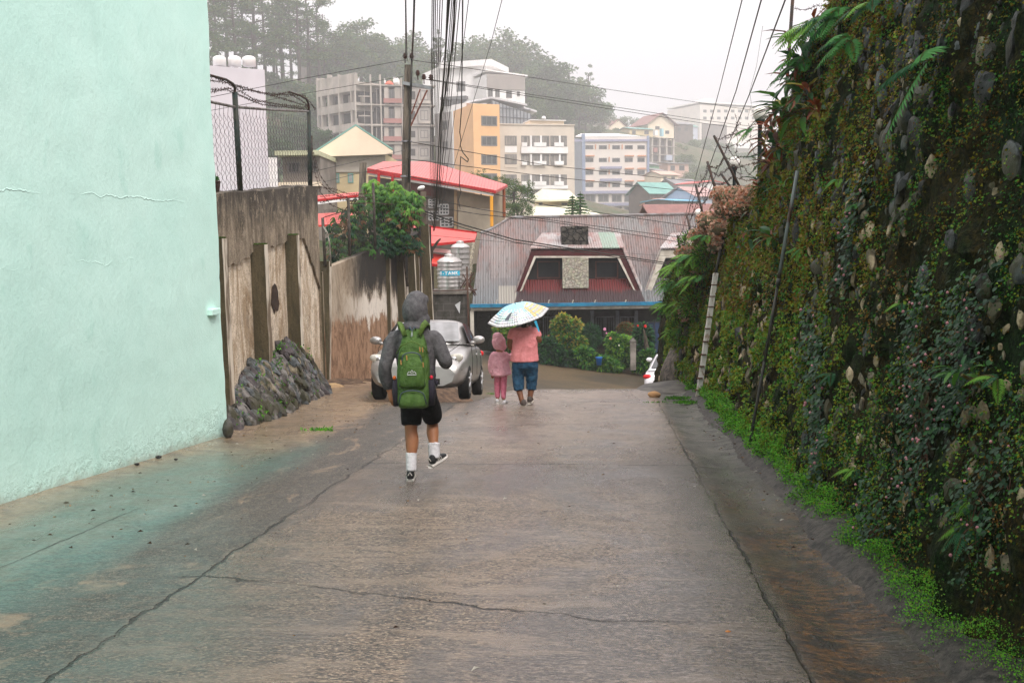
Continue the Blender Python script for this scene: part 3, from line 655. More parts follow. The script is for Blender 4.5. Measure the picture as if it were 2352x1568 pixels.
# weedy mass on the far end of the wall so it reads as overgrown
P_, A_, N_, L_, W_, MI = [], [], [], [], [], []
for (px, py, D, r) in [(1560, 640, 19.2, 40), (1550, 700, 19.6, 34), (1565, 760, 19.6, 32), (1600, 620, 18.4, 34), (1595, 700, 18.6, 34), (1620, 590, 17.9, 30), (1585, 560, 19, 26)]:
    c0 = P(px, py, D); r *= D / F
    for i in range(900):
        d = runit(1)[0] * r * rng.uniform(.5, 1.05); P_.append(np.array(c0) + d); A_.append(d / r + np.array((-.3, -.3, .3)) * rng.random()); N_.append((0, -.3, 1)); l = rng.uniform(.04, .085); L_.append(l); W_.append(l * .28); MI.append(rng.choice((2, 2, 4, 5, 5, 3, 3, 0, 6)))
o = leaves('weeds', P_, A_, N_, L_, W_, LM, MI); tag(o, 'tangled green weeds and grass on the far end of the stone wall', 'weeds', kind='stuff')

# ---- pipes on the wall
def walltube(pts, r, name, mats, label, cat, n=8):
    mb = MB(); q = [P(a, b_, D) for a, b_, D in pts]; mb.tube(q, r, n); o = mb.build(name, mats, None, n > 4); tag(o, label, cat); return o
mp = MT('rusty_grey_paint'); n = mp.noise(5, 5, .7, (1, 1, .4)); mp.col(mp.mix(mp.ramp(n, .48, .62), (.13, .15, .145), (.045, .022, .012))).set(rough=.55); M_PIPE = mp.m
M_BLACK = mat('black_pipe', (.022, .024, .022), (.05, .045, .035), .5, 6)
def onwall(px, py, off): s, h = whit(px, py); return wpt(s, h, off)
mb = MB(); mb.tube([onwall(1868, 392, .16), onwall(1845, 520, .16), onwall(1822, 648, .15)], .020, 8); mb.tube([onwall(1822, 648, .15), onwall(1790, 830, .15)], .017, 8, 1)
mb.tube([onwall(1790, 830, .15), onwall(1765, 950, .14), onwall(1744, 1052, .12)], .017, 8, 1); mb.tube([onwall(1823, 640, .15), onwall(1821, 656, .15)], .026, 8, 1)
tag(mb.build('drain_pipe', [M_PIPE, M_BLACK], None, True), 'long thin pipe running down the stone wall, grey above and black below', 'pipe')
s0, h0 = whit(1599, 922)
dp = empty('drain_pole', P(1598, 926, 16.3), 0, 'white square pole with rusty straps leaning against the stone wall', 'pole')
a0 = Vector((0, 0, 0)); a1 = P(1644, 628, 17.0) - dp.location; a2 = P(1661, 545, 17.3) - dp.location
mwp = MT('chipped_white_paint'); n = mwp.noise(14, 5, .7, (1, 1, .3)); mwp.col(mwp.mix(mwp.ramp(n, .5, .63), (.50, .49, .44), (.22, .15, .10))).set(rough=.6); M_CHIP = mwp.m
mb = MB(); mb.tube([a0 - Vector((0, 0, .2)), a1], .056, 4); mb.build('pole_shaft', M_CHIP, dp)
mb = MB()
for u in [.10, .19, .28, .37, .47, .57, .66, .74, .82, .91]: mb.tube([a0.lerp(a1, u) - Vector((0, 0, .008)), a0.lerp(a1, u) + Vector((0, 0, .008))], .062, 4)
mb.build('strap', mat('rust', (.12, .045, .018), (.05, .02, .01), .8, 20), dp)
mb = MB(); mb.tube([a1, a1.lerp(a2, .5), a2], .026, 8); mb.build('upper_pipe', M_BLACK, dp, True)

# ---- globe lamps behind the wall top
M_GLOBE = mat('milky_glass', (.80, .78, .74), (.72, .68, .62), .25, 4); M_LPOST = mat('dark_green_iron', (.018, .028, .028), (.03, .04, .04), .45, 8)
def globe(px, py, rp, D, label, foot):
    c0 = P(px, py, D); r = rp * D / F; o = empty('globe_lamp', (c0.x, c0.y, foot), 0, label, 'lamp', 'globe lamps along the wall top'); z = c0.z - foot
    mb = MB(); mb.ball((0, 0, z), r, 18); mb.build('globe', M_GLOBE, o, True)
    mb = MB(); mb.lathe((0, 0, 0), [(.05, 0), (.035, .1), (.032, z - r * 1.5), (.05, z - r * 1.35), (r * .55, z - r * 1.1), (r * .72, z - r * .86), (r * .60, z - r * .80)], 12); mb.build('lamp_post', M_LPOST, o, True)
globe(1746, 261, 16.5, 15.3, 'white globe lamp nearest below the hanging leaves', 2.1)
globe(1687, 373, 12.8, 19.2, 'white globe lamp behind leaning barbed wire posts', 1.5)
globe(1605, 489, 9.2, 23.0, 'smallest farthest white globe lamp above the corrugated roof', .6)
globe(1851, 160, 18, 13.6, 'white globe lamp half hidden behind ferns and broad leaves', 2.6)

# ---- barbed wire fence on the wall top
M_IRON = mat('rusty_iron', (.022, .024, .022), (.06, .03, .018), .65, 12); M_BARB = mat('rusty_barb', (.03, .014, .010), (.05, .02, .012), .7, 9)
def sagline(a, b_, sag, n=10, wob=0.0):
    a, b_ = Vector(a), Vector(b_)
    return [a.lerp(b_, i / n) - Vector((0, 0, sag * 4 * (i / n) * (1 - i / n))) + Vector((rng.gauss(0, wob), rng.gauss(0, wob), rng.gauss(0, wob))) for i in range(n + 1)]
def barbed(mb, pts, r=.0028, every=.11, bl=.022):
    mb.tube(pts, r, 4)
    for a, b_ in zip(pts, pts[1:]):
        L = (b_ - a).length; k = max(1, int(L / every))
        for j in range(k):
            p = a.lerp(b_, (j + .5) / k); 
            for q in range(3):
                d = Vector(runit(1)[0]) * bl; mb.tube([p - d, p + d], r * .8, 3, cap=False)
bf = empty('barbed_wire_fence', P(1690, 430, 17.5), 0, 'rusty barbed wire strung on leaning posts along the top of the mossy wall', 'fence'); B = bf.location
post_px = [((1822, -20, 13.2), (1803, 260, 13.2)), ((1768, 262, 15.3), (1782, 360, 15.3)), ((1640, 312, 17.0), (1700, 432, 16.6)), ((1657, 400, 17.8), (1685, 440, 17.6)), ((1625, 372, 19.5), (1645, 440, 19.0)), ((1598, 425, 21.5), (1616, 500, 21)), ((1577, 492, 23), (1590, 545, 22.5)), ((1556, 540, 24), (1566, 600, 24))]
for a, b_ in post_px:
    mb = MB(); r = .022 if a[2] < 18 else .026; mb.tube([P(*b_) - B, P(*a) - B], r, 6); mb.build('fence_post', M_IRON, bf, True)
strands = [((1820, 20, 13.2), (1990, -40, 11.2)), ((1816, 90, 13.2), (1960, 30, 11.6)), ((1812, 140, 13.2), (1905, 60, 12.0)), ((1809, 190, 13.2), (1890, 130, 12.6)), ((1806, 230, 13.2), (1880, 170, 12.6)),
           ((1642, 318, 17), (1768, 268, 15.3)), ((1650, 338, 17), (1772, 290, 15.3)), ((1662, 362, 17), (1776, 325, 15.3)), ((1676, 385, 17), (1780, 350, 15.3)), ((1686, 405, 17), (1760, 395, 15.6)),
           ((1768, 268, 15.3), (1830, 250, 13.2)), ((1772, 290, 15.3), (1840, 275, 13.2)), ((1627, 378, 19.5), (1662, 362, 17)), ((1631, 392, 19.5), (1676, 385, 17)), ((1638, 420, 19.5), (1686, 405, 17)),
           ((1642, 318, 17), (1700, 400, 17)), ((1690, 300, 16.5), (1705, 410, 16.5)), ((1720, 285, 16), (1738, 400, 16)), ((1665, 330, 17), (1735, 410, 16)),
           ((1600, 430, 21.5), (1627, 378, 19.5)), ((1604, 445, 21.5), (1633, 405, 19.5)), ((1609, 470, 21.5), (1640, 425, 19.5)), ((1578, 496, 23), (1600, 430, 21.5)), ((1581, 508, 23), (1606, 455, 21.5)), ((1586, 530, 23), (1612, 485, 21.5)),
           ((1557, 545, 24), (1578, 496, 23)), ((1560, 560, 24), (1583, 518, 23)), ((1563, 575, 24), (1588, 540, 23)), ((1700, 310, 16), (1690, 262, 16)), ((1665, 320, 16.6), (1700, 280, 16.4)),
           ((1610, 400, 20.5), (1618, 470, 20.5)), ((1590, 460, 22), (1605, 520, 22)), ((1622, 430, 20), (1600, 500, 21))]
mb = MB()
for a, b_ in strands: barbed(mb, sagline(P(*a) - B, P(*b_) - B, rng.uniform(.05, .12), 8, .015), .0045 if a[2] > 16 else .0035, .10, .028)
mb.build('barbed_wire', M_BARB, bf)
# ================================================================ LEFT SIDE: mint building, old wall, rubble bank, chain-link fence
mm = MT('mint_render'); n = mm.noise(1.1, 5, .6); n2 = mm.noise(22, 6, .75); n3 = mm.noise(3.0, 5, .65, (1, 1, .5)); x, y, z = mm.xyz()
c = mm.mix(mm.ramp(n, .35, .65), (.60, .86, .77), (.55, .82, .73)); c = mm.mix(mm.math('MULTIPLY', mm.ramp(n3, .60, .72), .35), c, (.36, .66, .56))
c = mm.mix(mm.math('MULTIPLY', mm.ramp(n2, .66, .74), .25), c, (.22, .50, .42))
dz = mm.math('ADD', mm.math('SUBTRACT', z, mm.math('MULTIPLY', y, -.068)), mm.math('ADD', .82, mm.math('MULTIPLY', mm.math('SUBTRACT', mm.noise(4, 6, .75), .5), -.35)))
c = mm.mix(mm.math('MULTIPLY', mm.ramp(dz, .13, -.02), .55), c, (.30, .30, .22)); c = mm.mix(mm.math('MULTIPLY', mm.math('MULTIPLY', mm.ramp(dz, .9, .0), mm.ramp(n2, .56, .66)), .35), c, (.24, .40, .32))
drip = mm.noise(3.5, 5, .7, (.5, .5, .10)); c = mm.mix(mm.math('MULTIPLY', mm.ramp(drip, .56, .68), .22), c, (.36, .58, .50)); mm.col(c).set(rough=.6, spec=.35)
# hand-made cracks and trowel seams run roughly level across the render
def seam(v, at, w, wob, sc):
    e = mm.math('ADD', mm.math('MULTIPLY', mm.math('SUBTRACT', mm.noise(sc, 5, .7), .5), wob), mm.math('SUBTRACT', v, at)); return mm.ramp(mm.math('ABSOLUTE', e), w, w * .2)
sm1 = mm.math('MULTIPLY', mm.math('MAXIMUM', seam(z, 2.02, .010, .22, 1.5), mm.math('MULTIPLY', seam(z, 1.38, .008, .5, .9), .5)), mm.ramp(mm.noise(.8, 3), .42, .62))
sm2 = mm.math('MULTIPLY', mm.ramp(z, -.25, -.75), mm.ramp(mm.noise(9, 5, .8), .45, .6))
h = mm.math('ADD', mm.math('MULTIPLY', n2, .35), mm.math('MULTIPLY', n3, 1.2)); h = mm.math('ADD', h, mm.math('MULTIPLY', sm1, .7)); h = mm.math('ADD', h, mm.math('MULTIPLY', sm2, 1.4)); mm.bump(h, .55, .025)
p0 = Gd(520, 1000); p1 = Gd(0, 1160); dr = (p1 - p0); dr.z = 0; dr.normalize()          # the wall runs from its corner back past the camera
mbld = empty('mint_building', (p0.x, p0.y, 0), 0, 'mint green rendered building with a rough plain side wall filling the left edge', 'building')
nx = Vector((dr.y, -dr.x, 0)); nx = nx if nx.x > 0 else -nx
def mint_pt(u, z):
    off = .02 * mnoise.noise(Vector((u * .7, z * .7, 2))) + .006 * mnoise.noise(Vector((u * 4, z * 4, 2)))
    edge = Vector((0, 0, 0))
    if u < .12: edge = -dr * (.035 * mnoise.noise(Vector((z * 1.1, 0, 4))) + .014 * mnoise.noise(Vector((z * 6, 0, 8))) + .02 * (z < 1.1) )
    return dr * u + nx * off + edge * (1 - u / .12 if u < .12 else 0) + Vector((0, 0, z))
us = [0, .03, .07, .12] + lin(.2, 17, 130); zs = lin(-1.1, 11, 190)
V = [mint_pt(u, z) for z in zs for u in us]; n = len(us)
b = MB(); b.add(V, [(j * n + i, (j + 1) * n + i, (j + 1) * n + i + 1, j * n + i + 1) for j in range(len(zs) - 1) for i in range(n - 1)])
E = [mint_pt(0, z) for z in zs]; bk = [-nx * 8 + Vector((0, 0, e.z)) for e in E]
b.add(E + bk, [(i + len(E), i + len(E) + 1, i + 1, i) for i in range(len(E) - 1)])
b.quad(E[-1], bk[-1], bk[-1] + dr * 17, mint_pt(17, 11)); b.quad(bk[0], bk[-1], bk[-1] + dr * 17, bk[0] + dr * 17); b.quad(bk[0] + dr * 17, bk[-1] + dr * 17, mint_pt(17, 11), mint_pt(17, -1.1))
w = b.build('wall', mm.m, mbld, True, 40)
b = MB(); q = P(484, 716, 11.85) - mbld.location; b.box(q + nx * .03, (.09, .24, .075), rz=math.atan2(dr.y, dr.x) - math.pi / 2, M=None); o = b.build('ledge', mm.m, mbld); mod(o, 'BEVEL', width=.008, segments=2)
# round worn boulder at the corner
b = MB(); rock(b, P(524, 988, 11.9) + Vector((0, 0, .02)), (.065, .09, .125), Matrix.Identity(3), 0, ICO2, .12)
tag(b.build('round_stone', stone_m('corner_stone', (.09, .085, .075), (.03, .03, .028)), None, True), 'round dark stone propped against the corner of the mint building', 'stone')

# ---- old concrete wall (upper part) with buttresses
def stain_mat(name, base, light, dark, rust=None, split=None):
    m = MT(name); x, y, z = m.xyz(); st_ = m.noise(4, 7, .8, (1, .6, .16), 1.0); st2 = m.noise(13, 6, .8, (1, .6, .20), .8); n = m.noise(1.7, 7, .78, (1, .45, .7), .8); g = m.noise(40, 4, .7)
    c = m.mix(m.ramp(st_, .36, .62), light, base); c = m.mix(m.math('MULTIPLY', m.math('MULTIPLY', m.ramp(st2, .48, .66), m.ramp(n, .40, .60)), .75), c, dark); c = m.mix(m.math('MULTIPLY', m.ramp(n, .52, .66), .55), c, base)
    if split is not None:
        for (lo, hi, colr, amt) in split:
            e = m.math('ADD', z, m.math('ADD', m.math('MULTIPLY', m.math('SUBTRACT', st_, .5), 1.3), m.math('MULTIPLY', m.math('SUBTRACT', n, .5), .7)))
            c = m.mix(m.math('MULTIPLY', m.ramp(e, lo, hi), amt), c, m.mix(m.ramp(st2, .4, .62), colr, tuple(k * .45 for k in colr)))
    if rust: c = m.mix(m.math('MULTIPLY', m.ramp(m.noise(1.6, 4), .55, .65), .5), c, rust)
    c = m.mix(m.math('MULTIPLY', m.ramp(g, .50, .60), .5), c, (.05, .036, .025)); c = m.mix(m.math('MULTIPLY', m.ramp(m.noise(3, 6, .8), .56, .62), .6), c, light)
    m.col(c).set(rough=.8); m.bump(m.math('ADD', g, m.math('MULTIPLY', n, 1.5)), .6, .02); return m.m
WLX = lambda D: -3.86 + .008 * (D - 13)
def wall_x(px): # depth on the wall plane under a picture column
    D = 16.0
    for _ in range(12): D = WLX(D) * F / (px - 1176.0)
    return D
M_W1 = stain_mat('stained_cement_top', (.125, .095, .062), (.36, .29, .21), (.026, .022, .018), split=[(2.9, 3.5, (.045, .040, .034), .85)])
M_W2 = stain_mat('stained_cement', (.38, .27, .165), (.84, .73, .58), (.07, .045, .026), split=[(.2, -.9, (.86, .76, .62), .8)])
M_BUT = stain_mat('mossy_buttress', (.060, .050, .026), (.115, .09, .05), (.020, .018, .012))
M_LIME = mat('limewash_edge', (.60, .53, .43), (.16, .12, .08), .8, 5, .42, .58, stretch=(1, 1, .25))
M_MOSS = leafmat('cushion_moss', (.09, .13, .012), .9)
wl = empty('concrete_wall', (-3.9, 16, -1.2), 0, 'tall stained concrete wall with buttresses between the mint building and the leafy bush', 'wall'); B = wl.location
Da, Db = 11.5, wall_x(733)
def ztop(D): 
    px = 1176 + WLX(D) * F / D
    return P(px, 447 - (px - 485) * .085, D).z + .03 * mnoise.noise(Vector((D * 1.2, 0, 0)))
def zlow(D):                                   # where the thicker upper band breaks off
    px = 1176 + WLX(D) * F / D
    k = [(400, 610), (545, 605), (575, 575), (601, 552), (660, 545), (690, 530), (735, 660)]
    k = [(400, 615), (540, 607), (572, 588), (577, 580), (650, 560), (672, 545), (700, 548), (735, 668)]
    for (a, b1), (c1, d1) in zip(k, k[1:]):
        if px <= c1: yy = b1 + (d1 - b1) * (px - a) / (c1 - a); break
    else: yy = 668
    return P(px, yy, D).z + .05 * mnoise.noise(Vector((D * 5, 3, 0)))
Ds = lin(Da, Db, 90); b = MB()
for Dl, Dr in zip(Ds, Ds[1:]):
    for mi, xo, za, zb in ((0, .0, lambda D: -2.2, zlow), (1, .045, zlow, ztop)):
        m_ = 8
        for i in range(m_):
            qs = []
            for D, k in ((Dl, i), (Dr, i), (Dr, i + 1), (Dl, i + 1)):
                z0, z1 = za(D), zb(D); zz = z0 + (z1 - z0) * k / m_; qs.append(Vector((WLX(D) + xo + .012 * mnoise.noise(Vector((D * 2, zz * 2, 0))), D, zz)) - B)
            b.quad(*qs, mi=mi)
    qs = [Vector((WLX(Dl), Dl, zlow(Dl))), Vector((WLX(Dr), Dr, zlow(Dr))), Vector((WLX(Dr) + .045, Dr, zlow(Dr))), Vector((WLX(Dl) + .045, Dl, zlow(Dl)))]; b.quad(*[q - B for q in qs], mi=1)
    qs = [Vector((WLX(Dl) + .045, Dl, ztop(Dl))), Vector((WLX(Dr) + .045, Dr, ztop(Dr))), Vector((WLX(Dr) - .20, Dr, ztop(Dr) + .02)), Vector((WLX(Dl) - .20, Dl, ztop(Dl) + .02))]; b.quad(*[q - B for q in qs], mi=1)
    qs = [Vector((WLX(Dr) - .20, Dr, -2.2)), Vector((WLX(Dl) - .20, Dl, -2.2)), Vector((WLX(Dl) - .20, Dl, ztop(Dl) + .02)), Vector((WLX(Dr) - .20, Dr, ztop(Dr) + .02))]; b.quad(*[q - B for q in qs], mi=1)
for D in (Da, Db): b.quad(*[Vector((x, D, z)) - B for x, z in ((WLX(D) + .045, -2.2), (WLX(D) - .2, -2.2), (WLX(D) - .2, ztop(D)), (WLX(D) + .045, ztop(D)))], mi=1)
b.build('wall_face', [M_W2, M_W1], wl)
def buttress(px0, px1, ytop, ybase, name='buttress', parent=None, x_of=WLX, dep=.16, lw=None, m=None):
    """rib with front facing the camera side: px0..px1 is its face towards us"""
    D = (x_of(15)) * F / (px0 - 1176.0)
    for _ in range(8): D = x_of(D) * F / (px0 - 1176.0)
    w = (px1 - px0) * D / F; zt = P(px0, ytop, D).z; zb = P(px0, ybase, D).z - .3; mb = MB()
    n = 10; prof = []
    for i in range(n + 1):
        z = zb + (zt - zb) * i / n; w2 = w * (1.0 + .10 * (1 - i / n)) + .012 * mnoise.noise(Vector((z * 5, D, 1))); prof.append([Vector((x_of(D) - .03, D, z)), Vector((x_of(D) + w2, D + .01 * mnoise.noise(Vector((z * 3, D, 0))), z)), Vector((x_of(D) + w2, D + .22, z)), Vector((x_of(D) - .03, D + .22, z))])
    for a, c_ in zip(prof, prof[1:]):
        for k in range(4): mb.quad(*[q - parent.location for q in (a[k], a[(k + 1) % 4], c_[(k + 1) % 4], c_[k])], mi=(1 if k == 1 else 0))
    mb.quad(*[q + Vector((0, 0, .0)) - parent.location for q in prof[-1]], mi=0)
    o = mb.build(name, [m or M_BUT, M_LIME], parent)
    # a cushion of moss on the head
    pts = [prof[-1][0] + (prof[-1][1] - prof[-1][0]) * rng.random() + Vector((0, .2 * rng.random(), .005)) - parent.location for _ in range(260)]
    leaves('moss_cap', pts, runit(260) * .6 + np.array((0, -.2, .5)), runit(260), .022, .018, [M_MOSS, LM[2]], [rng.randrange(2) for _ in range(260)], parent)
    return D
for a in [(490, 517, 548, 880), (580, 612, 562, 820), (660, 687, 540, 785)]: buttress(*a, parent=wl)
# a hole broken in the render
b = MB(); D = wall_x(626); hp = [P(623, 657, D), P(627, 652, D), P(630, 658, D), P(633, 672, D), P(634, 690, D), P(636, 702, D), P(633, 718, D), P(629, 712, D), P(627, 722, D), P(624, 705, D), P(621, 697, D), P(622, 676, D)]
hp = [Vector((WLX(D) + .016, D + (q.x - hp[0].x) * 5.5, q.z)) - B for q in hp]; b.slab(hp, (-1, 0, 0), .004); b.build('broken_patch', mat('earth_hole', (.05, .025, .012), (.02, .012, .008), .9, 12), wl)

# ---- lower wall beyond, bending towards the road
lw = empty('low_concrete_wall', (-3.4, 22, -1.6), 0, 'lower weathered wall of concrete ribs stepping down behind the silver car', 'wall'); B2 = lw.location
lpath = [(740, 20.3), (760, 20.6), (800, 21.4), (845, 22.3), (880, 23.0), (915, 23.8), (950, 24.4), (985, 25.0)]
def lp(px):
    for (a, d1), (c_, d2) in zip(lpath, lpath[1:]):
        if px <= c_: return d1 + (d2 - d1) * (px - a) / (c_ - a)
    return 25.0
def ltop(px):
    k = [(740, 625), (762, 612), (858, 572), (905, 560), (945, 545), (985, 520)]
    for (a, b1), (c1, d1) in zip(k, k[1:]):
        if px <= c1: return b1 + (d1 - b1) * (px - a) / (c1 - a)
    return 520
ML_ = MT('streaked_cement'); st_ = ML_.noise(4, 7, .8, (1, .6, .14), 1.0); st2 = ML_.noise(13, 6, .8, (1, .6, .2), .8); nn = ML_.noise(1.4, 6, .75, (1, .5, .8)); x, y, z = ML_.xyz()
zt = ML_.math('ADD', z, ML_.math('ADD', ML_.math('MULTIPLY', ML_.math('SUBTRACT', st_, .5), 1.8), ML_.math('MULTIPLY', ML_.math('SUBTRACT', nn, .5), .8)))
c = ML_.mix(ML_.ramp(st_, .38, .62), (.40, .33, .25), (.24, .18, .12))
c = ML_.mix(ML_.math('MULTIPLY', ML_.ramp(zt, 1.75, 2.2), ML_.ramp(ML_.math('ADD', y, st_), -.35, .55)), c, (.030, .027, .024)); c = ML_.mix(ML_.math('MULTIPLY', ML_.ramp(zt, 2.0, 1.7), ML_.ramp(y, -1.2, .4)), c, (.66, .60, .52)); c = ML_.mix(ML_.ramp(zt, 1.42, 1.25), c, ML_.mix(ML_.ramp(st2, .36, .66), (.36, .225, .14), (.16, .085, .048)))
c = ML_.mix(ML_.math('MULTIPLY', ML_.ramp(st2, .5, .66), .45), c, (.07, .045, .028)); ML_.col(c).set(rough=.8); ML_.bump(ML_.noise(30, 4, .7), .5, .02)
b = MB(); pxs = lin(740, 990, 60)
for a, c_ in zip(pxs, pxs[1:]):
    Dl, Dr = lp(a), lp(c_); L_, R_ = P(a, ltop(a), Dl), P(c_, ltop(c_), Dr); bl, br = Vector((L_.x, L_.y, -3.0)), Vector((R_.x, R_.y, -3.0)); k = Vector((-.16, .12, 0))
    for i in range(6):
        f0, f1 = i / 6, (i + 1) / 6; b.quad(bl.lerp(L_, f0) - B2, br.lerp(R_, f0) - B2, br.lerp(R_, f1) - B2, bl.lerp(L_, f1) - B2)
    b.quad(L_ - B2, R_ - B2, R_ + k - B2, L_ + k - B2); b.quad(br + k - B2, bl + k - B2, L_ + k - B2, R_ + k - B2)
b.build('wall_face', ML_.m, lw)
def rib(px, w, ytop, ybase, lean=0, dark=True, parent=lw, D=None, lime=True):
    D = (D or lp(px)) - .05; a = P(px + lean, ybase, D); t_ = P(px, ytop, D); ww = w * D / F; mb = MB(); pr = []
    for i in range(9):
        c0 = a.lerp(t_, i / 8); j = .01 * mnoise.noise(Vector((c0.z * 4, px, 0))); w2 = ww * (1 + .12 * (1 - i / 8)); pr.append([c0 + Vector((-w2 / 2 + j, 0, 0)), c0 + Vector((w2 / 2 + j, 0, 0)), c0 + Vector((w2 / 2 + j, .26, 0)), c0 + Vector((-w2 / 2 + j, .26, 0))])
    for p_, q_ in zip(pr, pr[1:]):
        for k in range(4): mb.quad(*[v - parent.location for v in (p_[k], p_[(k + 1) % 4], q_[(k + 1) % 4], q_[k])], mi=1 if (k == 1 and lime) else 0)
    mb.quad(*[v - parent.location for v in pr[-1]]); mb.quad(*[v - parent.location for v in pr[0][::-1]])
    mb.build('buttress', [M_BUT, M_LIME], parent)
M_BUT2 = M_BUT
rib(745, 22, 600, 885); rib(887, 16, 590, 790, 3); rib(912, 24, 560, 740, 8); rib(938, 22, 545, 740, 8); rib(970, 27, 515, 745, 10); rib(955, 12, 560, 740, 4)
for i, (px, Dd) in enumerate(((925, 24.05), (955, 24.5))):   # pale gaps between the ribs are the wall face itself
    pass
# earth bank at the foot of the low wall
b = MB(); nb = 26
def bank(u, v):
    px = 742 + 150 * u; D = lp(px); top = P(px, 878 - 12 * u, D); ft = top + Vector((.95 + .35 * u, -1.6, 0)); t_, s_ = TS(ft); ft.z = gz(t_, s_) - .03
    q = top.lerp(ft, v); q.z += .16 * math.sin(v * 3.1) * (1 - v) + .07 * mnoise.noise(q * 3.5) * (1 - v * .7); return tuple(q)
o = grid_mesh('earth_bank', lin(-.15, 1.6, 60), lin(0, 1, 24), bank, mat('earth', (.15, .095, .058), (.06, .038, .026), .9, 5, bump=.9, bscale=40, bd=.03)); tag(o, kind='structure')

# ---- rubble stone bank in front of the wall
rbk = empty('rubble_bank', (-3.5, 15.3, -1.0), 0, 'sloping bank of grey rubble stones at the foot of the stained wall', 'stone bank')
def bank_pt(u, v):                    # u along, v from wall (0) to road (1)
    k = [(515, 905, 985), (540, 875, 983), (580, 840, 975), (618, 825, 963), (640, 795, 953), (670, 795, 940), (700, 800, 925), (725, 850, 912), (752, 893, 903)]
    x = u * (len(k) - 1); i = min(len(k) - 2, int(x)); f = x - i
    px = k[i][0] * (1 - f) + k[i + 1][0] * f; yt = k[i][1] * (1 - f) + k[i + 1][1] * f; yb = k[i][2] * (1 - f) + k[i + 1][2] * f
    ft = Gd(px + 0, yb); D = min(ft.y + .9, wall_x(min(px, 700))) ; tp = P(px, yt, D + .35)
    return ft.lerp(tp, 1 - v) - rbk.location
b = MB(); g = [[bank_pt(i / 40, j / 10) - Vector((0, 0, .05)) for i in range(41)] for j in range(11)]
for j in range(10):
    for i in range(40): b.quad(g[j + 1][i], g[j + 1][i + 1], g[j][i + 1], g[j][i])
for i in range(40): b.quad(g[0][i], g[0][i + 1], g[0][i + 1] + Vector((-.5, .3, -.1)), g[0][i] + Vector((-.5, .3, -.1)))
RS = [stone_m('slate_stone', (.19, .175, .16), (.055, .050, .046)), stone_m('blue_stone', (.13, .14, .145), (.035, .04, .04)), stone_m('purple_stone', (.085, .070, .070), (.035, .03, .03)), stone_m('buff_stone', (.26, .22, .15), (.09, .075, .05))]
for i in range(430):
    u = rng.random(); v = rng.random() ** .9; p = bank_pt(u, v); r = rng.uniform(.055, .115)
    M = Matrix.Rotation(rng.uniform(-.9, -.2), 3, 'Y') @ Matrix.Rotation(rng.uniform(-.4, .4), 3, 'X')
    rock(b, p + Vector((.02, -.02, 0)), (r * .62, r * .85, r * rng.uniform(1.0, 1.7)), M, 1 + rng.choice((0, 0, 1, 1, 2, 3 if v < .5 else 0)), ICO2, .55, .9)
b.build('stones', [mat('dark_mortar', (.022, .018, .014), (.010, .009, .007), .9, 8)] + RS, rbk, True, 22)
pts = [];
for i in range(380):
    u = rng.choice((.12, .3, .42, .47, .5, .62, .8)) + rng.gauss(0, .03); v = rng.choice((.02, .3, .6, .9)) + rng.gauss(0, .06); pts.append(np.array(bank_pt(min(.99, max(0, u)), min(1, max(0, v))) + Vector((.05, -.06, .05))))
leaves('weeds', pts, runit(380) + np.array((.1, -.3, .9)), runit(380), .05, .022, [LM[5], LM[2]], [rng.randrange(2) for _ in range(380)], rbk)
b = MB(); rock(b, P(762, 900, 19.0), (.26, .26, .17), Matrix.Identity(3), 0, ICO2, .2); tag(b.build('sand_pile', mat('ochre_sand', (.42, .29, .15), (.28, .18, .10), .95, 6), None, True), 'small heap of ochre sand at the far end of the rubble bank', 'sand heap')

# ---- chain link fence on top of the tall wall
M_WIRE = mat('dark_wire', (.035, .035, .035), (.06, .04, .03), .6, 9); M_POSTG = mat('green_black_post', (.016, .030, .028), (.03, .03, .02), .5, 8, bump=.3)
cf = empty('chain_link_fence', (-3.95, 15, 2.3), 0, 'chain-link fence with barbed wire arms on top of the tall stained wall', 'fence'); B3 = cf.location
FX = lambda D: WLX(D) - .08
def fpx(px, py, x_=None):            # point on the fence plane under a pixel
    D = 15.0
    for _ in range(15):
        D = FX(D) / ((P(px, py, 1.0).x))
    return P(px, py, D)
# posts
for (tp, bt) in (((539, 212), (552, 438)), ((709, 254), (712, 424))):
    mb = MB(); mb.tube([fpx(*bt) - Vector((0, 0, .1)) - B3, fpx(*tp) - B3], .040, 10)
    mb.build('fence_post', M_POSTG, cf, True)
    q = fpx(*tp) - B3; mb = MB(); arm = [q] + [fpx(*k) - B3 for k in (((540, 203), (535, 193), (519, 183), (478, 172)) if tp[0] < 600 else ((709, 240), (704, 228), (690, 220), (664, 211)))]
    mb.tube(arm, [.022, .022, .020, .018, .016], 7); mb.build('angled_arm', M_IRON, cf, True)
# rails
for pts_, r in (([(440, 225), (478, 233), (540, 246)], .020), ([(540, 246), (620, 252), (712, 256)], .020)):
    mb = MB(); mb.tube([fpx(*q) - B3 for q in pts_], r, 8); mb.build('rail', mat('galvanised', (.20, .19, .175), (.08, .06, .05), .5, 9), cf, True)
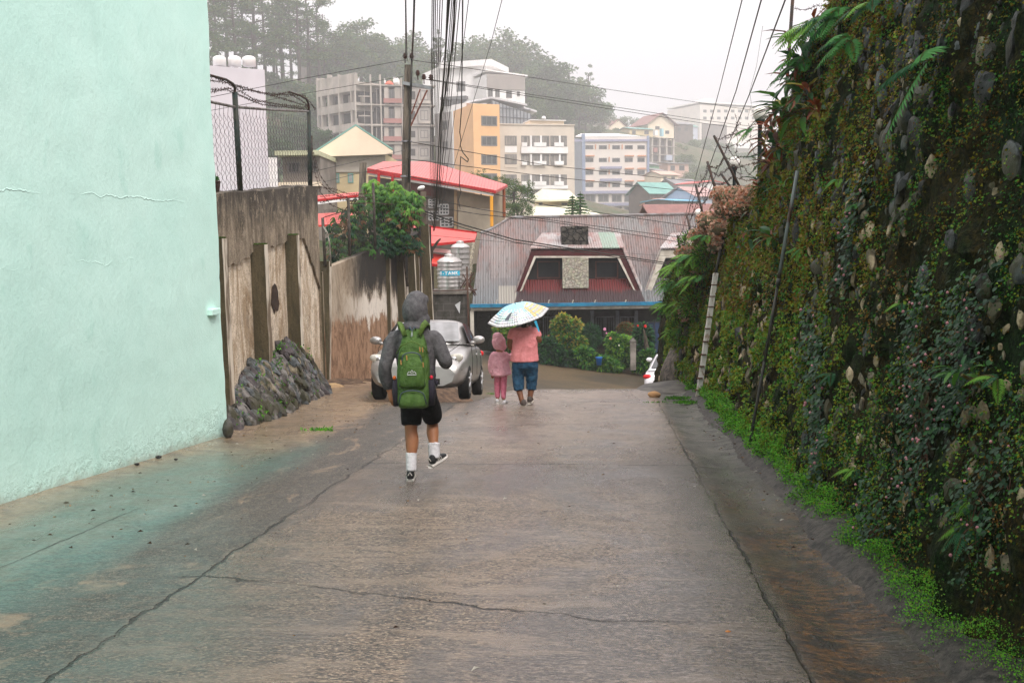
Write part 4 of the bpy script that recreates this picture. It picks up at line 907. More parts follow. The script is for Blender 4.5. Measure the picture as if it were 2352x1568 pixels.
# mesh: zigzag wires twisted at each crossing
def chain(mb, Dl, Dr, zb, zt, xf, cell, r, o_, jit=.0):
    cz = .062
    n = int((Dr - Dl) / cell); 
    for i in range(n + 1):
        y0 = Dl + i * cell; z = zb(y0); k = 0; path = []
        top = zt(y0)
        while z <= top + cell * .3:
            path.append(Vector((xf(y0) + (.006 if k % 2 else -.006), y0 + (cell / 2 if (k % 2) else 0) + rng.gauss(0, jit), z + rng.gauss(0, jit)))- o_); z += cz; k += 1
        path2 = [Vector((v.x + .008, 2 * (y0 - o_.y) - v.y, v.z)) for v in path]
        mb.tube(path, r, 3, cap=False); mb.tube(path2, r, 3, cap=False)
        mb.tube([path[-1], path[-1] + Vector((.01, .0, .09)), path[-1] + Vector((.02, -.02, .13))], r, 3, cap=False)
mb = MB(); chain(mb, 11.2, fpx(711, 300).y, lambda D: ztop(D) - .05, lambda D: ztop(D) + (1.02 if D < 15 else 1.1) + .0 * D, FX, .20, .0034, B3, .006); mb.build('wire_mesh', M_WIRE, cf)
arms = [((440, 180), (478, 173), (505, 183), (560, 205), (620, 218), (712, 246)), ((440, 195), (480, 185), (520, 190), (585, 230), (640, 240), (712, 248)), ((440, 210), (478, 207), (530, 203), (541, 215), (600, 240), (712, 252)),
        ((540, 195), (600, 213), (640, 217), (700, 220), (725, 252)), ((478, 213), (520, 205), (541, 215), (580, 232)), ((620, 221), (660, 212), (690, 230), (712, 246))]
mb = MB()
for a in arms: barbed(mb, [fpx(*q) - B3 + Vector((0, -.0, 0)) for q in a], .0045, .12, .028)
a = [fpx(715, 330), P(735, 400, 20.6), P(760, 430, 21), P(800, 445, 21.5), P(840, 452, 22)]
for dz in (0, .12, .3): barbed(mb, [q - B3 - Vector((0, 0, dz + rng.random() * .1)) for q in a], .005, .12, .03)
mb.build('barbed_wire', M_BARB, cf)
mb = MB(); mb.tube([P(716, 312, 19.9) - B3, P(716, 428, 19.9) - B3], .016, 6); mb.build('thin_rod', M_IRON, cf, True)

# ---- second fence along the lower wall
lf_ = empty('garden_fence', (-3.4, 21.5, -.2), 0, 'sagging wire mesh fence on two rusty posts in front of the leafy bush', 'fence'); B4 = lf_.location
for (tp, bt, D) in (((800, 455), (803, 588), 21.3), ((857, 420), (862, 570), 22.6), ((741, 500), (747, 610), 20.3)):
    mb = MB(); mb.tube([P(*bt, D) - B4, P(*tp, D) - B4], .032, 7); mb.build('fence_post', mat('weathered_post', (.10, .085, .07), (.04, .035, .03), .8, 9), lf_, True)
mb = MB()
for i in range(20):
    for (x0, x1) in ((744, 800), (800, 862)):
        for sg in (0, 1):
            k = i / 20; a = x0 + (x1 - x0) * k; b_ = min(x1, a + (x1 - x0) * .55); 
            ya, yb = (475 + (800 - a) * .12, 600 - (a - 744) * .2); y2 = ya + (yb - ya) * min(1, (b_ - a) / ((x1 - x0) * .55)); d = lambda p_: 20.3 + (p_ - 744) / 118 * 2.3
            mb.tube([P(a, ya if sg else yb, d(a)) - B4, P(b_, y2 if sg else yb - (y2 - ya), d(b_)) - B4], .003, 3, cap=False)
mb.build('wire_mesh', M_WIRE, lf_)
mb = MB()
mb.tube([P(742, 500, 20.3) - B4, P(790, 485, 21.2) - B4, P(803, 468, 21.3) - B4, P(860, 466, 22.6) - B4, P(900, 470, 23) - B4], .010, 5)
for dy in (0, 14, -22): barbed(mb, [P(735, 452 + dy, 20) - B4, P(770, 448 + dy * .6, 20.8) - B4, P(800, 455 + dy * .4, 21.3) - B4, P(857, 452 + dy * .3, 22.6) - B4], .005, .12, .03)
mb.build('strand_wire', M_BARB, lf_)
mb = MB(); mb.tube([P(742, 520, 20.1), P(752, 535, 20.1), P(757, 560, 20.1), P(760, 612, 20.1)], .016, 6); tag(mb.build('bent_pipe', mat('pale_pipe', (.35, .34, .30), (.18, .15, .12), .5, 8), None, True), 'thin pale bent pipe at the end of the tall wall', 'pipe')
# pot with a plant behind the fence
pt = empty('plant_pot', P(494, 443, 13.6), 0, 'dark reddish plant pot standing on the wall beside the mint building', 'plant pot')
mb = MB(); mb.lathe((0, 0, 0), [(.055, 0), (.07, .09), (.075, .14), (.08, .15), (.075, .16), (.06, .15)], 14); mb.build('pot', mat('dark_clay', (.06, .025, .022), rough=.6), pt, True)
leaves('foliage', runit(60) * .02 + np.array((0, 0, .16)), runit(60) + np.array((0, 0, .8)), runit(60), .07, .03, [LM[2]], None, pt)
# ================================================================ HOUSE with dormers at the foot of the road
def plane_hit(px, py, p0, n):
    d = ray(px, py); return CAM + d * ((p0 - CAM).dot(n) / d.dot(n))
HD0, HD1 = 38.5, 41.6
e0, e1, r0_ = P(1083, 702, HD0), P(1500, 696, HD0), P(1300, 498, HD1)
RN = (e1 - e0).cross(r0_ - e0).normalized(); RN = RN if RN.z > 0 else -RN
RP = lambda px, py: plane_hit(px, py, e0, RN)
hs_ = empty('dormer_house', (0, 40, -3.3), 0, 'old house with rusty corrugated roof, stone chimney and dark dormer below the road', 'house'); BH = hs_.location
m = MT('rusty_corrugated'); x, y, z = m.xyz(); n1 = m.noise(.45, 5, .7); n2 = m.noise(2.6, 5, .7, (1, .5, .25)); n3 = m.noise(9, 4, .7, (1, .3, .12))
c = m.mix(m.ramp(z, 2.3, 4.6), (.20, .215, .22), (.28, .215, .20)); c = m.mix(m.ramp(n1, .42, .6), c, (.23, .225, .22)); c = m.mix(m.math('MULTIPLY', m.math('MULTIPLY', m.ramp(n2, .48, .62), m.ramp(z, 2.6, 4.6)), .55), c, (.26, .12, .095))
sheet = m.n.new('ShaderNodeTexWhiteNoise'); sheet.noise_dimensions = '2D'; cb = m.n.new('ShaderNodeCombineXYZ')
m.L(m.math('FLOOR', m.math('MULTIPLY', x, 1.25)), cb.inputs[0]); m.L(m.math('FLOOR', m.math('MULTIPLY', z, .62)), cb.inputs[1]); m.L(cb.outputs[0], sheet.inputs[0])
c = m.mix(m.math('MULTIPLY', m.ramp(sheet.outputs[0], .55, .95), .38), c, (.36, .33, .31)); c = m.mix(m.math('MULTIPLY', m.ramp(n3, .52, .7), .6), c, (.07, .045, .04))
pl = m.math('MULTIPLY', m.math('MULTIPLY', m.ramp(x, -.52, -.48), m.ramp(x, .22, .18)), m.ramp(z, 2.95, 2.9)); c = m.mix(m.math('MULTIPLY', pl, .8), c, (.42, .39, .33))
red = m.math('MULTIPLY', m.math('MULTIPLY', m.ramp(m.math('SUBTRACT', x, m.math('MULTIPLY', z, .35)), -.72, -.66), m.ramp(m.math('ADD', x, m.math('MULTIPLY', z, .35)), 6.02, 5.96)), m.ramp(z, 3.75, 3.7))
c = m.mix(m.math('MULTIPLY', red, .93), c, m.mix(m.ramp(m.math('ADD', z, m.math('MULTIPLY', n2, .5)), 3.05, 2.85), (.17, .022, .022), (.060, .034, .036)))
c = m.mix(m.math('MULTIPLY', m.ramp(m.wave(3.1, 'X'), .45, .1), .32), c, (.05, .045, .045)); m.col(c).set(rough=.55, metal=.0); wv_ = m.wave(3.1, 'X'); m.bump(wv_, 1.0, .05); M_ROOF = m.m  # dark wave stripes put the shade of the corrugation troughs into the colour
c = m.mix(.5, c, (0, 0, 0)); 
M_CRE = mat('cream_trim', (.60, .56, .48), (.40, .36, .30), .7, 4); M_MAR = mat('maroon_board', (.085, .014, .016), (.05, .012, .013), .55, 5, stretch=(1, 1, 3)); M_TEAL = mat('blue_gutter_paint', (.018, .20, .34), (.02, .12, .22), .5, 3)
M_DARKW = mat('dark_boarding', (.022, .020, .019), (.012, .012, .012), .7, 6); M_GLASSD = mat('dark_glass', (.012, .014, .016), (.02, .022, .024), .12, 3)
M_CHIM = MT('sooty_stone'); v_ = M_CHIM.voro(3.6, (1, 1, 1.2), 'DISTANCE_TO_EDGE'); nn = M_CHIM.noise(6, 5, .7); M_CHIM.col(M_CHIM.mix(M_CHIM.ramp(v_, .02, .07), (.012, .011, .01), M_CHIM.mix(M_CHIM.ramp(nn, .4, .62), (.09, .082, .068), (.022, .020, .018)))).set(rough=.9); M_CHIM.bump(M_CHIM.ramp(v_, 0, .1), .9, .05)
M_PAN = MT('pale_cobble'); v_ = M_PAN.voro(8.5, (1, 1, 1), 'DISTANCE_TO_EDGE'); vc = M_PAN.voro(8.5, (1, 1, 1), 'F1', 'Color'); nn = M_PAN.noise(8, 5, .7)
M_PAN.col(M_PAN.mix(M_PAN.ramp(v_, .0, .03), (.30, .27, .20), M_PAN.mix(.04, M_PAN.mix(M_PAN.ramp(nn, .35, .65), (.46, .42, .33), (.34, .31, .25)), vc))).set(rough=.85); M_PAN.bump(M_PAN.ramp(v_, 0, .12), .9, .06)
mb = MB(); out = [RP(*q) for q in [(1083, 704), (1104, 535), (1126, 527), (1171, 501), (1400, 497), (1640, 492), (1640, 690)]]
mb.slab([q - BH for q in out], -RN, .06); mb.build('roof', M_ROOF, hs_)
back = [RP(1171, 501), RP(1640, 492)]; mb = MB(); q0, q1 = back; mb.slab([q0 - BH, q1 - BH, q1 - BH + Vector((.0, 3, -3.4)), q0 - BH + Vector((-1, 3, -3.4))], (0, 0, -1), .06)
mb.slab([RP(1083, 704) - BH, RP(1104, 535) - BH, RP(1104, 535) - BH + Vector((-.05, 5, -.3)), RP(1083, 704) - BH + Vector((-.05, 7, 0))], (1, 0, 0), .05)
mb.slab([RP(1104, 535) - BH, RP(1126, 527) - BH, RP(1171, 501) - BH, RP(1171, 501) - BH + Vector((-1, 3, -3.4)), RP(1104, 535) - BH + Vector((-.05, 5, -.3))], (0, 0, -1), .05)
mb.build('roof_back', M_ROOF, hs_)
mb = MB(); mb.tube([RP(1171, 501) - BH + Vector((0, 0, .03)), RP(1640, 492) - BH + Vector((0, 0, .03))], .06, 6); mb.tube([RP(1104, 535) - BH, RP(1126, 527) - BH, RP(1171, 501) - BH], .06, 6); mb.build('ridge_cap', mat('grey_flashing', (.22, .22, .22), (.14, .10, .09), .5), hs_)
# coping of stones along the left roof edge
mb = MB()
for i in range(26):
    u = i / 25; q = RP(1081 + (1100 - 1081) * u, 668 - 134 * u) + Vector((-.16, .0, .0)) - BH; mb.ball(q, (.10, .12, .13), 6, jit=.4)
mb.build('coping', mat('yellow_stone', (.30, .27, .20), (.15, .13, .10), .9, 9), hs_)
# eaves
mb = MB(); a, b_ = P(1080, 707, 38.35), P(1640, 690, 38.35); mb.box((a + b_) / 2 - BH, ((b_ - a).length, .16, .13)); mb.build('gutter', M_TEAL, hs_)
mb = MB(); a, b_ = P(1081, 715, 38.45), P(1640, 698, 38.45); mb.box((a + b_) / 2 - BH, ((b_ - a).length, .05, .11)); mb.build('fascia', M_CRE, hs_)
for px in (1140, 1198, 1260, 1315, 1366, 1436):
    mb = MB(); q = P(px, 694, 38.3) - BH; mb.tube([q - Vector((0, 0, .12)), q, q + Vector((.03, -.03, .09))], .025, 5); mb.build('eaves_hook', M_CRE, hs_)
# dormers
def dormer(dx, full=True):
    A = [(1180 + dx, 676), (1217 + dx, 574), (1432 + dx, 573), (1477 + dx, 675)]; I = [(1199 + dx, 667), (1231 + dx, 592), (1418 + dx, 592), (1455 + dx, 665)]; J = [(1194 + dx, 669), (1227 + dx, 588), (1422 + dx, 588), (1460 + dx, 668)]
    D = 38.95; dm = empty('x', (0, 0, 0)); bpy.data.objects.remove(dm)
    pa = [P(x, y, D) - BH for x, y in A]; pj = [P(x, y, D) - BH for x, y in J]; pi_ = [P(x, y, D - .03) - BH for x, y in I]; pj2 = [P(x, y, D - .03) - BH for x, y in J]
    mb = MB()
    for k in range(3): mb.slab([pa[k], pa[k + 1], pj[k + 1], pj[k]], (0, 1, 0), .10)
    f = mb.build('dormer_frame', M_MAR if full else M_CRE, hs_)
    mb = MB()
    for k in range(3): mb.slab([pj2[k], pj2[k + 1], pi_[k + 1], pi_[k]], (0, 1, 0), .08)
    mb.build('trim', M_CRE, f)
    # roof and cheeks running back to the main roof
    t0, t1 = RP(1245 + dx, 540) - BH, RP(1428 + dx - 4, 538) - BH; mb = MB(); up = Vector((0, 0, .05)); ov = Vector((0, -.08, 0))
    mb.slab([pa[1] + up + ov, pa[2] + up + ov, t1 + up, t0 + up], (0, 0, 1), .04)
    b0, b1 = RP(1190 + dx, 660) - BH, RP(1475 + dx, 660) - BH
    mb.slab([pa[0] + Vector((0, -.05, 0)), pa[1] + ov, t0, b0], (1, 0, 0), .04); mb.slab([pa[3] + Vector((0, -.05, 0)), pa[2] + ov, t1, b1], (-1, 0, 0), .04)
    mb.build('dormer_roof', M_ROOF2, hs_)
    mb = MB(); bk = [P(x, y, D + .40) - BH for x, y in ((1203 + dx, 652), (1229 + dx, 584), (1421 + dx, 584), (1449 + dx, 652))]; mb.slab(bk, (0, 1, 0), .05); mb.build('dormer_wall', M_DARKW, hs_)
    for (x0, x1) in (((1233, 1286), (1367, 1420)) if full else ((1233, 1286),)):
        mb = MB(); c0, c1 = P(x0 + dx, 600, D + .38) - BH, P(x1 + dx, 639, D + .38) - BH; w = .05
        for (u0, z0, u1, z1) in ((c0.x, c0.z, c1.x, c0.z - w), (c0.x, c1.z + w, c1.x, c1.z), (c0.x, c0.z - w, c0.x + w, c1.z + w), (c1.x - w, c0.z - w, c1.x, c1.z + w)): mb.bb((u0, c0.y - .04, z1), (u1, c0.y + .02, z0))
        wf = mb.build('window', mat('red_brown_frame', (.10, .035, .025), (.06, .02, .016), .6), hs_); mb = MB(); mb.bb((c0.x + w, c0.y - .012, c1.z + w), (c1.x - w, c0.y, c0.z - w)); mb.build('pane', M_GLASSD, wf)
M_ROOF2 = MT('patched_corrugated'); m = M_ROOF2; x, y, z = m.xyz(); n1 = m.noise(1.2, 5, .7); n2 = m.noise(3, 5, .7, (1, .5, .3)); c = m.mix(m.ramp(n1, .4, .6), (.44, .41, .40), (.36, .27, .25)); c = m.mix(m.math('MULTIPLY', m.math('MULTIPLY', m.ramp(x, 3.55, 3.6), m.ramp(x, 4.25, 4.2)), .8), c, (.26, .38, .30)); c = m.mix(m.math('MULTIPLY', m.ramp(n2, .52, .66), .7), c, (.30, .12, .10)); m.col(c).set(rough=.5); m.bump(m.wave(3.1, 'X'), .9, .05); M_ROOF2 = m.m
dormer(0); dormer(298, False)
mb = MB(); a, b_ = P(1292, 593, 38.9) - BH, P(1352, 661, 38.9) - BH; mb.bb((a.x, a.y, b_.z), (b_.x, a.y + .3, a.z)); mb.build('stone_panel', M_PAN.m, hs_)
mb = MB(); a, b_ = P(1290, 520, 39.2) - BH, P(1352, 572, 39.2) - BH; n = 8
for i in range(n):
    z0 = b_.z + (a.z - b_.z) * i / n; z1 = b_.z + (a.z - b_.z) * (i + 1) / n
    for j in range(4): j_ = rng.uniform(-.03, .03); mb.bb((a.x + (b_.x - a.x) * j / 4 + .004, a.y + j_, z0 + .004), (a.x + (b_.x - a.x) * (j + 1) / 4 - .004, a.y + 1.0, z1 - .004))
mb.bb((a.x + .03, a.y + .05, b_.z), (b_.x - .03, a.y + .95, a.z)); ch = mb.build('chimney', M_CHIM.m, hs_)
# ground floor: back wall under the eaves, posts, windows
M_GWALL = mat('eaves_shade_wall', (.05, .044, .035), (.028, .025, .02), .85, 2, bump=.3)  # wall colour darkened to stand in for shade under the eaves
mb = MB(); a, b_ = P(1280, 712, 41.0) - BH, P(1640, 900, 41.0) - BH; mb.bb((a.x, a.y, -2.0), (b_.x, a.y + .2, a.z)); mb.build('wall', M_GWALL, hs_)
mb = MB(); a, b_ = P(1060, 690, 44) - BH, P(1290, 900, 44) - BH; mb.bb((a.x, a.y, -3), (b_.x + .4, a.y + .2, a.z)); b2 = P(1282, 712, 41.0) - BH; mb.bb((b2.x, 1.2, -2.5), (b2.x + .15, 4.2, b2.z)); a2 = P(1084, 712, 38.6) - BH; mb.bb((a2.x - .1, -1.2, -3), (a2.x + .06, 5.0, a2.z - .0)); mb.build('garage_wall', mat('dark_cement', (.016, .015, .014), (.010, .010, .009), .9, 3), hs_)  # garage walls coloured near black for the shade inside
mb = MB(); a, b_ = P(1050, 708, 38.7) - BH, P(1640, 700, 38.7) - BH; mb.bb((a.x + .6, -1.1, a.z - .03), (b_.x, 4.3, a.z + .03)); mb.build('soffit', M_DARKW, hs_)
for px in (1084, 1360, 1418, 1461): 
    mb = MB(); q = P(px, 714, 39.6 if px > 1100 else 38.5) - BH; mb.bb((q.x - .07, q.y - .07, -3 if px < 1100 else -1.6), (q.x + .07, q.y + .07, q.z)); mb.build('post', mat('blue_grey_paint', (.16, .17, .19), (.09, .09, .10), .6, 4) if px > 1100 else M_CRE, hs_)
M_IRONW = mat('pale_iron', (.30, .30, .31), (.16, .16, .17), .5, 5)
for (x0, x1) in ((1247, 1283), (1368, 1411), (1425, 1461)):
    c0, c1 = P(x0, 727, 40.95) - BH, P(x1, 776, 40.95) - BH; w = .035; mb = MB(); xm = (c0.x + c1.x) / 2
    for (u0, z0, u1, z1) in ((c0.x, c0.z, c1.x, c0.z - w), (c0.x, c1.z + w, c1.x, c1.z), (c0.x, c0.z - w, c0.x + w, c1.z + w), (c1.x - w, c0.z - w, c1.x, c1.z + w), (xm - .015, c0.z - w, xm + .015, c1.z + w)): mb.bb((u0, c0.y - .05, z1), (u1, c0.y + .0, z0))
    for k in range(1, 7): u = c0.x + (c1.x - c0.x) * k / 7; mb.bb((u - .006, c0.y - .045, c1.z + w), (u + .006, c0.y - .035, c0.z - w))
    wf = mb.build('window', M_IRONW, hs_); mb = MB(); mb.bb((c0.x + w, c0.y - .02, c1.z + w), (c1.x - w, c0.y - .008, c0.z - w)); mb.build('pane', mat('curtained_glass', (.045, .042, .035), (.015, .015, .015), .15, 5, stretch=(4, 1, .3)), wf)
# ---- garden in front of the house
GL = [leafmat('garden_green', (.050, .18, .035), .45), leafmat('garden_deep', (.012, .055, .020), .45), leafmat('garden_lime', (.17, .34, .04), .45), leafmat('garden_yellow', (.38, .30, .05), .45), leafmat('garden_blue', (.03, .09, .055), .5), leafmat('garden_rust', (.20, .065, .02), .6)]
M_BARK = mat('bark', (.09, .07, .05), (.04, .032, .024), .9, 12, bump=.6)
def bush(label, blobs, n, mix_, leaf=(.11, .20), asp=.42, cat='bush', name='garden_bush', D=37.4, mats=None, flowers=None, stems=5, group='plants in front of the dormer house', droop=-.1, depth=.8, six=False):
    c0 = P(blobs[0][0], blobs[0][1], D); gz_ = street_z(c0.x, 37); foot = Vector((c0.x, D, gz_)); o = empty(name, foot, 0, label, cat, group); A_, P_, N_, L_, W_, MI = [], [], [], [], [], []; tw = MB()
    tot = sum(b[2] * b[3] for b in blobs)
    for (px, py, rx, ry, *mm_) in blobs:
        c = P(px, py, D) - foot; rx *= 1.12 * D / F; ry *= 1.12 * D / F; mx = mm_[0] if mm_ else mix_; nb = int(1.9 * n * rx * ry / (tot * (D / F) ** 2)) + 4; ncl = max(4, nb // 22)
        for j in range(ncl):
            d = runit(1)[0]; rr = rng.uniform(.25, 1.0) ** .6; cc = np.array(c) + d * np.array((rx, rx * depth, ry)) * rr
            for q in range(22):
                e = runit(1)[0]; P_.append(cc + e * .45 * np.mean(leaf)); A_.append(e + d * .6 + np.array((0, -.15, droop))); N_.append((rng.gauss(0, .3), -.5, 1)); l = rng.uniform(*leaf); L_.append(l); W_.append(l * asp); MI.append(mx[rng.randrange(len(mx))])
        for j in range(stems): d = runit(1)[0]; tw.tube([(rng.gauss(0, .05), 0, 0), Vector((c.x * .6, c.y * .5, c.z * .5)), c + Vector((d[0] * rx, d[1] * rx * .6, abs(d[2]) * ry * .8))], [.022, .014, .005], 4)
    leaves('foliage', P_, A_, N_, L_, W_, mats or GL, MI, o, .15, .25, six); tw.build('stems', M_BARK, o)
    if flowers:
        for (px, py, r, mt_) in flowers:
            mb = MB(); c = P(px, py, D - .5) - foot
            for k in range(7): a = k * .9; mb.ball(c + Vector((math.cos(a) * .3, -.2, math.sin(a) * .3)) * r * (k > 0), (r * .3, r * .25, r * .3), 6)
            mb.build('flower', mt_, o, True)
    return o
M_FRED = mat('red_petals', (.62, .02, .015), (.5, .02, .02), .5); M_FPK = mat('pink_petals', (.65, .28, .42), (.5, .2, .3), .5); M_FOR = mat('salmon_petals', (.5, .16, .09), (.4, .1, .06), .5); M_FWH = mat('white_petals', (.7, .7, .55), (.6, .6, .4), .5)
bush('tall rounded bush with yellow tipped leaves right of the umbrella', [(1300, 765, 26, 32, (0, 0, 2, 3, 1)), (1290, 742, 18, 13, (3, 3, 2, 0)), (1318, 752, 13, 14, (3, 3, 0)), (1305, 800, 22, 20), (1333, 790, 8, 12, (3, 0, 2))], 3600, (0, 0, 2, 1, 3), D=36.9)
bush('dark feathery bush behind the yellow tipped bush', [(1352, 775, 24, 28), (1345, 805, 20, 18)], 2600, (1, 4, 4, 0), (.09, .15), .14, D=37.4)
bush('low dark hedge plant spreading along the kerb beside the woman', [(1262, 800, 24, 18), (1255, 815, 22, 14), (1290, 822, 26, 12), (1320, 826, 20, 10)], 3600, (0, 1, 1, 4), D=36.6)
bush('broad mass of green garden leaves along the kerb in the middle', [(1350, 830, 22, 12), (1378, 835, 22, 12), (1340, 815, 18, 10), (1400, 840, 22, 10)], 3000, (0, 1, 0, 2), D=36.4)
bush('leafy plant with bright leaves left of the small gate post', [(1420, 800, 24, 22, (2, 0, 2, 1)), (1436, 785, 14, 12, (2, 2, 0)), (1430, 828, 18, 14), (1410, 780, 12, 10, (2, 0))], 2800, (0, 0, 1, 2), (.10, .17), .5, D=36.8, flowers=[(1389, 756, .10, M_FPK), (1393, 765, .06, M_FPK), (1402, 777, .09, M_FOR), (1422, 793, .05, M_FWH)])
bush('rusty brown leaved shrub above the small gate post', [(1437, 757, 18, 16), (1450, 775, 12, 10)], 1500, (5, 5, 0, 1), (.06, .1), .4, D=38.2)
bush('rose bush with two red blooms near the blue door', [(1478, 765, 16, 16), (1484, 790, 12, 20), (1470, 815, 12, 14)], 1600, (0, 1, 4, 1), D=37.5, flowers=[(1465, 748, .07, M_FRED), (1482, 749, .10, M_FRED)])
bush('weeds at the foot of the small gate post', [(1478, 832, 14, 10), (1490, 822, 10, 12), (1466, 842, 8, 5)], 1200, (0, 2, 1), D=36.4)
bush('yellow green bush between the child and the garage', [(1158, 758, 16, 14, (2, 2, 3, 0)), (1165, 785, 14, 18), (1150, 775, 10, 16)], 1800, (0, 1, 2), D=36.9)
bush('small potted plant with reddish bloom under the left window', [(1262, 775, 8, 8), (1275, 786, 8, 8)], 400, (0, 1, 5), (.05, .09), D=38.5, flowers=[(1260, 772, .08, M_FOR), (1368, 765, .06, M_FOR)])
bush('dark shrub standing in the shade beside the blue door', [(1500, 790, 10, 30), (1512, 760, 10, 20)], 1200, (1, 1, 0), D=38.6)
gp = empty('gate_post', P(1454, 843, 36.2), 0, 'short square concrete gate post with a pointed cap at the garden edge', 'post')
mb = MB(); h = P(1454, 786, 36.2).z - gp.location.z; mb.bb((-.10, -.10, -.1), (.10, .10, h)); mb.build('shaft', M_CONC, gp); mb = MB(); mb.lathe((0, 0, h), [(.17, 0), (.17, .05), (.02, .17)], 4, M=Matrix.Rotation(R(45), 3, 'Z')); mb.build('cap', M_CONCD, gp)
bk_ = empty('bucket', P(1376, 838, 36.0), 0, 'bright blue plastic bucket among the garden leaves', 'bucket'); mb = MB(); mb.lathe((0, 0, 0), [(.09, 0), (.12, .26), (.13, .27), (.13, .29), (.115, .29)], 14); mb.build('body', mat('blue_plastic', (.01, .13, .42), (.01, .10, .34), .4), bk_, True)
mb = MB(); mb.tube([(-.12, 0, .27), (-.08, -.05, .12), (.08, -.05, .12), (.12, 0, .27)], .006, 4); mb.build('handle', M_IRONW, bk_)
dg = empty('garden_gate', P(1503, 830, 38.0), 0, 'dark blue sheet metal door standing ajar beside the mossy wall', 'gate'); mb = MB(); w_, h_ = .62, 1.5; mb.bb((-w_ / 2, -.02, 0), (w_ / 2, .02, h_)); mb.build('door_leaf', mat('dark_blue_sheet', (.020, .045, .11), (.012, .022, .05), .5, 4), dg)
mb = MB(); [mb.bb((x - .02, -.05, 0), (x + .02, -.02, h_ + .1)) for x in (-w_ / 2, 0, w_ / 2)]; mb.bb((-w_ / 2, -.05, h_), (w_ / 2, -.02, h_ + .05)); mb.build('frame', mat('rusty_iron2', (.03, .03, .035), rough=.6), dg)
mb = MB(); mb.tube([P(1490, 842, 37.2), P(1487, 805, 37.2), P(1482, 775, 37.2), P(1478, 755, 37.2)], [.11, .09, .07, .03], 8); tk = mb.build('tree_stump', M_BARK, None, True); tag(tk, 'bare grey brown trunk rising beside the rose bush', 'tree trunk')
# ---- water tanks on a block wall
M_BLOCK = MT('grey_block'); br = M_BLOCK.n.new('ShaderNodeTexBrick'); br.inputs['Scale'].default_value = 1.0; br.inputs['Brick Width'].default_value = .4; br.inputs['Row Height'].default_value = .2; br.inputs['Mortar Size'].default_value = .012
br.inputs['Color1'].default_value = (.085, .08, .07, 1); br.inputs['Color2'].default_value = (.055, .052, .046, 1); br.inputs['Mortar'].default_value = (.10, .095, .085, 1); M_BLOCK.L(M_BLOCK.coord((1, 1, 1), 'Object', (R(90), 0, 0)), br.inputs['Vector']); nn = M_BLOCK.noise(2, 5, .7); M_BLOCK.col(M_BLOCK.mix(M_BLOCK.ramp(nn, .45, .62), br.outputs[0], (.03, .028, .022))).set(rough=.9)
bw = empty('block_wall', P(1035, 760, 29.0), 0, 'dark hollow-block wall carrying the two steel water tanks', 'wall'); a, b_ = P(985, 676, 29.0) - bw.location, P(1074, 800, 29.0) - bw.location
mb = MB(); mb.bb((a.x, 0, b_.z - 1), (b_.x, .2, a.z)); mb.build('blocks', M_BLOCK.m, bw); mb = MB(); mb.bb((a.x - .05, -.08, a.z + .003), (b_.x + .1, 1.9, a.z + .07)); mb.build('slab', M_CONC, bw)
mb = MB(); mb.tube([(b_.x + .05, -.1, b_.z), (b_.x + .03, -.1, a.z + .8)], .03, 6); mb.tube([(a.x + .05, -.1, a.z + .1), (b_.x + .3, -.1, a.z + .12)], .02, 6); mb.build('pipe_frame', mat('rusty_tube', (.09, .045, .03), (.05, .03, .02), .7), bw, True)
mb = MB(); q = P(1045, 700, 28.95) - bw.location; mb.slab([q, q + Vector((.16, 0, .1)), q + Vector((.13, 0, -.25))], (0, -1, 0), .01); mb.build('torn_notice', mat('white_paper', (.6, .62, .62)), bw)
M_STEEL = MT('brushed_steel'); nn = M_STEEL.noise(3, 4, .6, (1, 1, .2)); M_STEEL.col(M_STEEL.mix(M_STEEL.ramp(nn, .3, .7), (.50, .48, .45), (.33, .31, .29))).set(rough=.28, metal=.9)
def text(s, size, mtl, parent, loc, rot, name='lettering', ext=.002, bold=0.0):
    cu = bpy.data.curves.new(name, 'FONT'); cu.body = s; cu.size = size; cu.extrude = ext; cu.align_x = 'CENTER'; cu.align_y = 'CENTER'; cu.offset = bold
    t = bpy.data.objects.new('tmp', cu); COL.objects.link(t); dg_ = bpy.context.evaluated_depsgraph_get(); me = bpy.data.meshes.new_from_object(t.evaluated_get(dg_)); bpy.data.objects.remove(t)
    o = link_mesh(name, me, mtl, parent); o.location = loc; o.rotation_euler = rot; return o
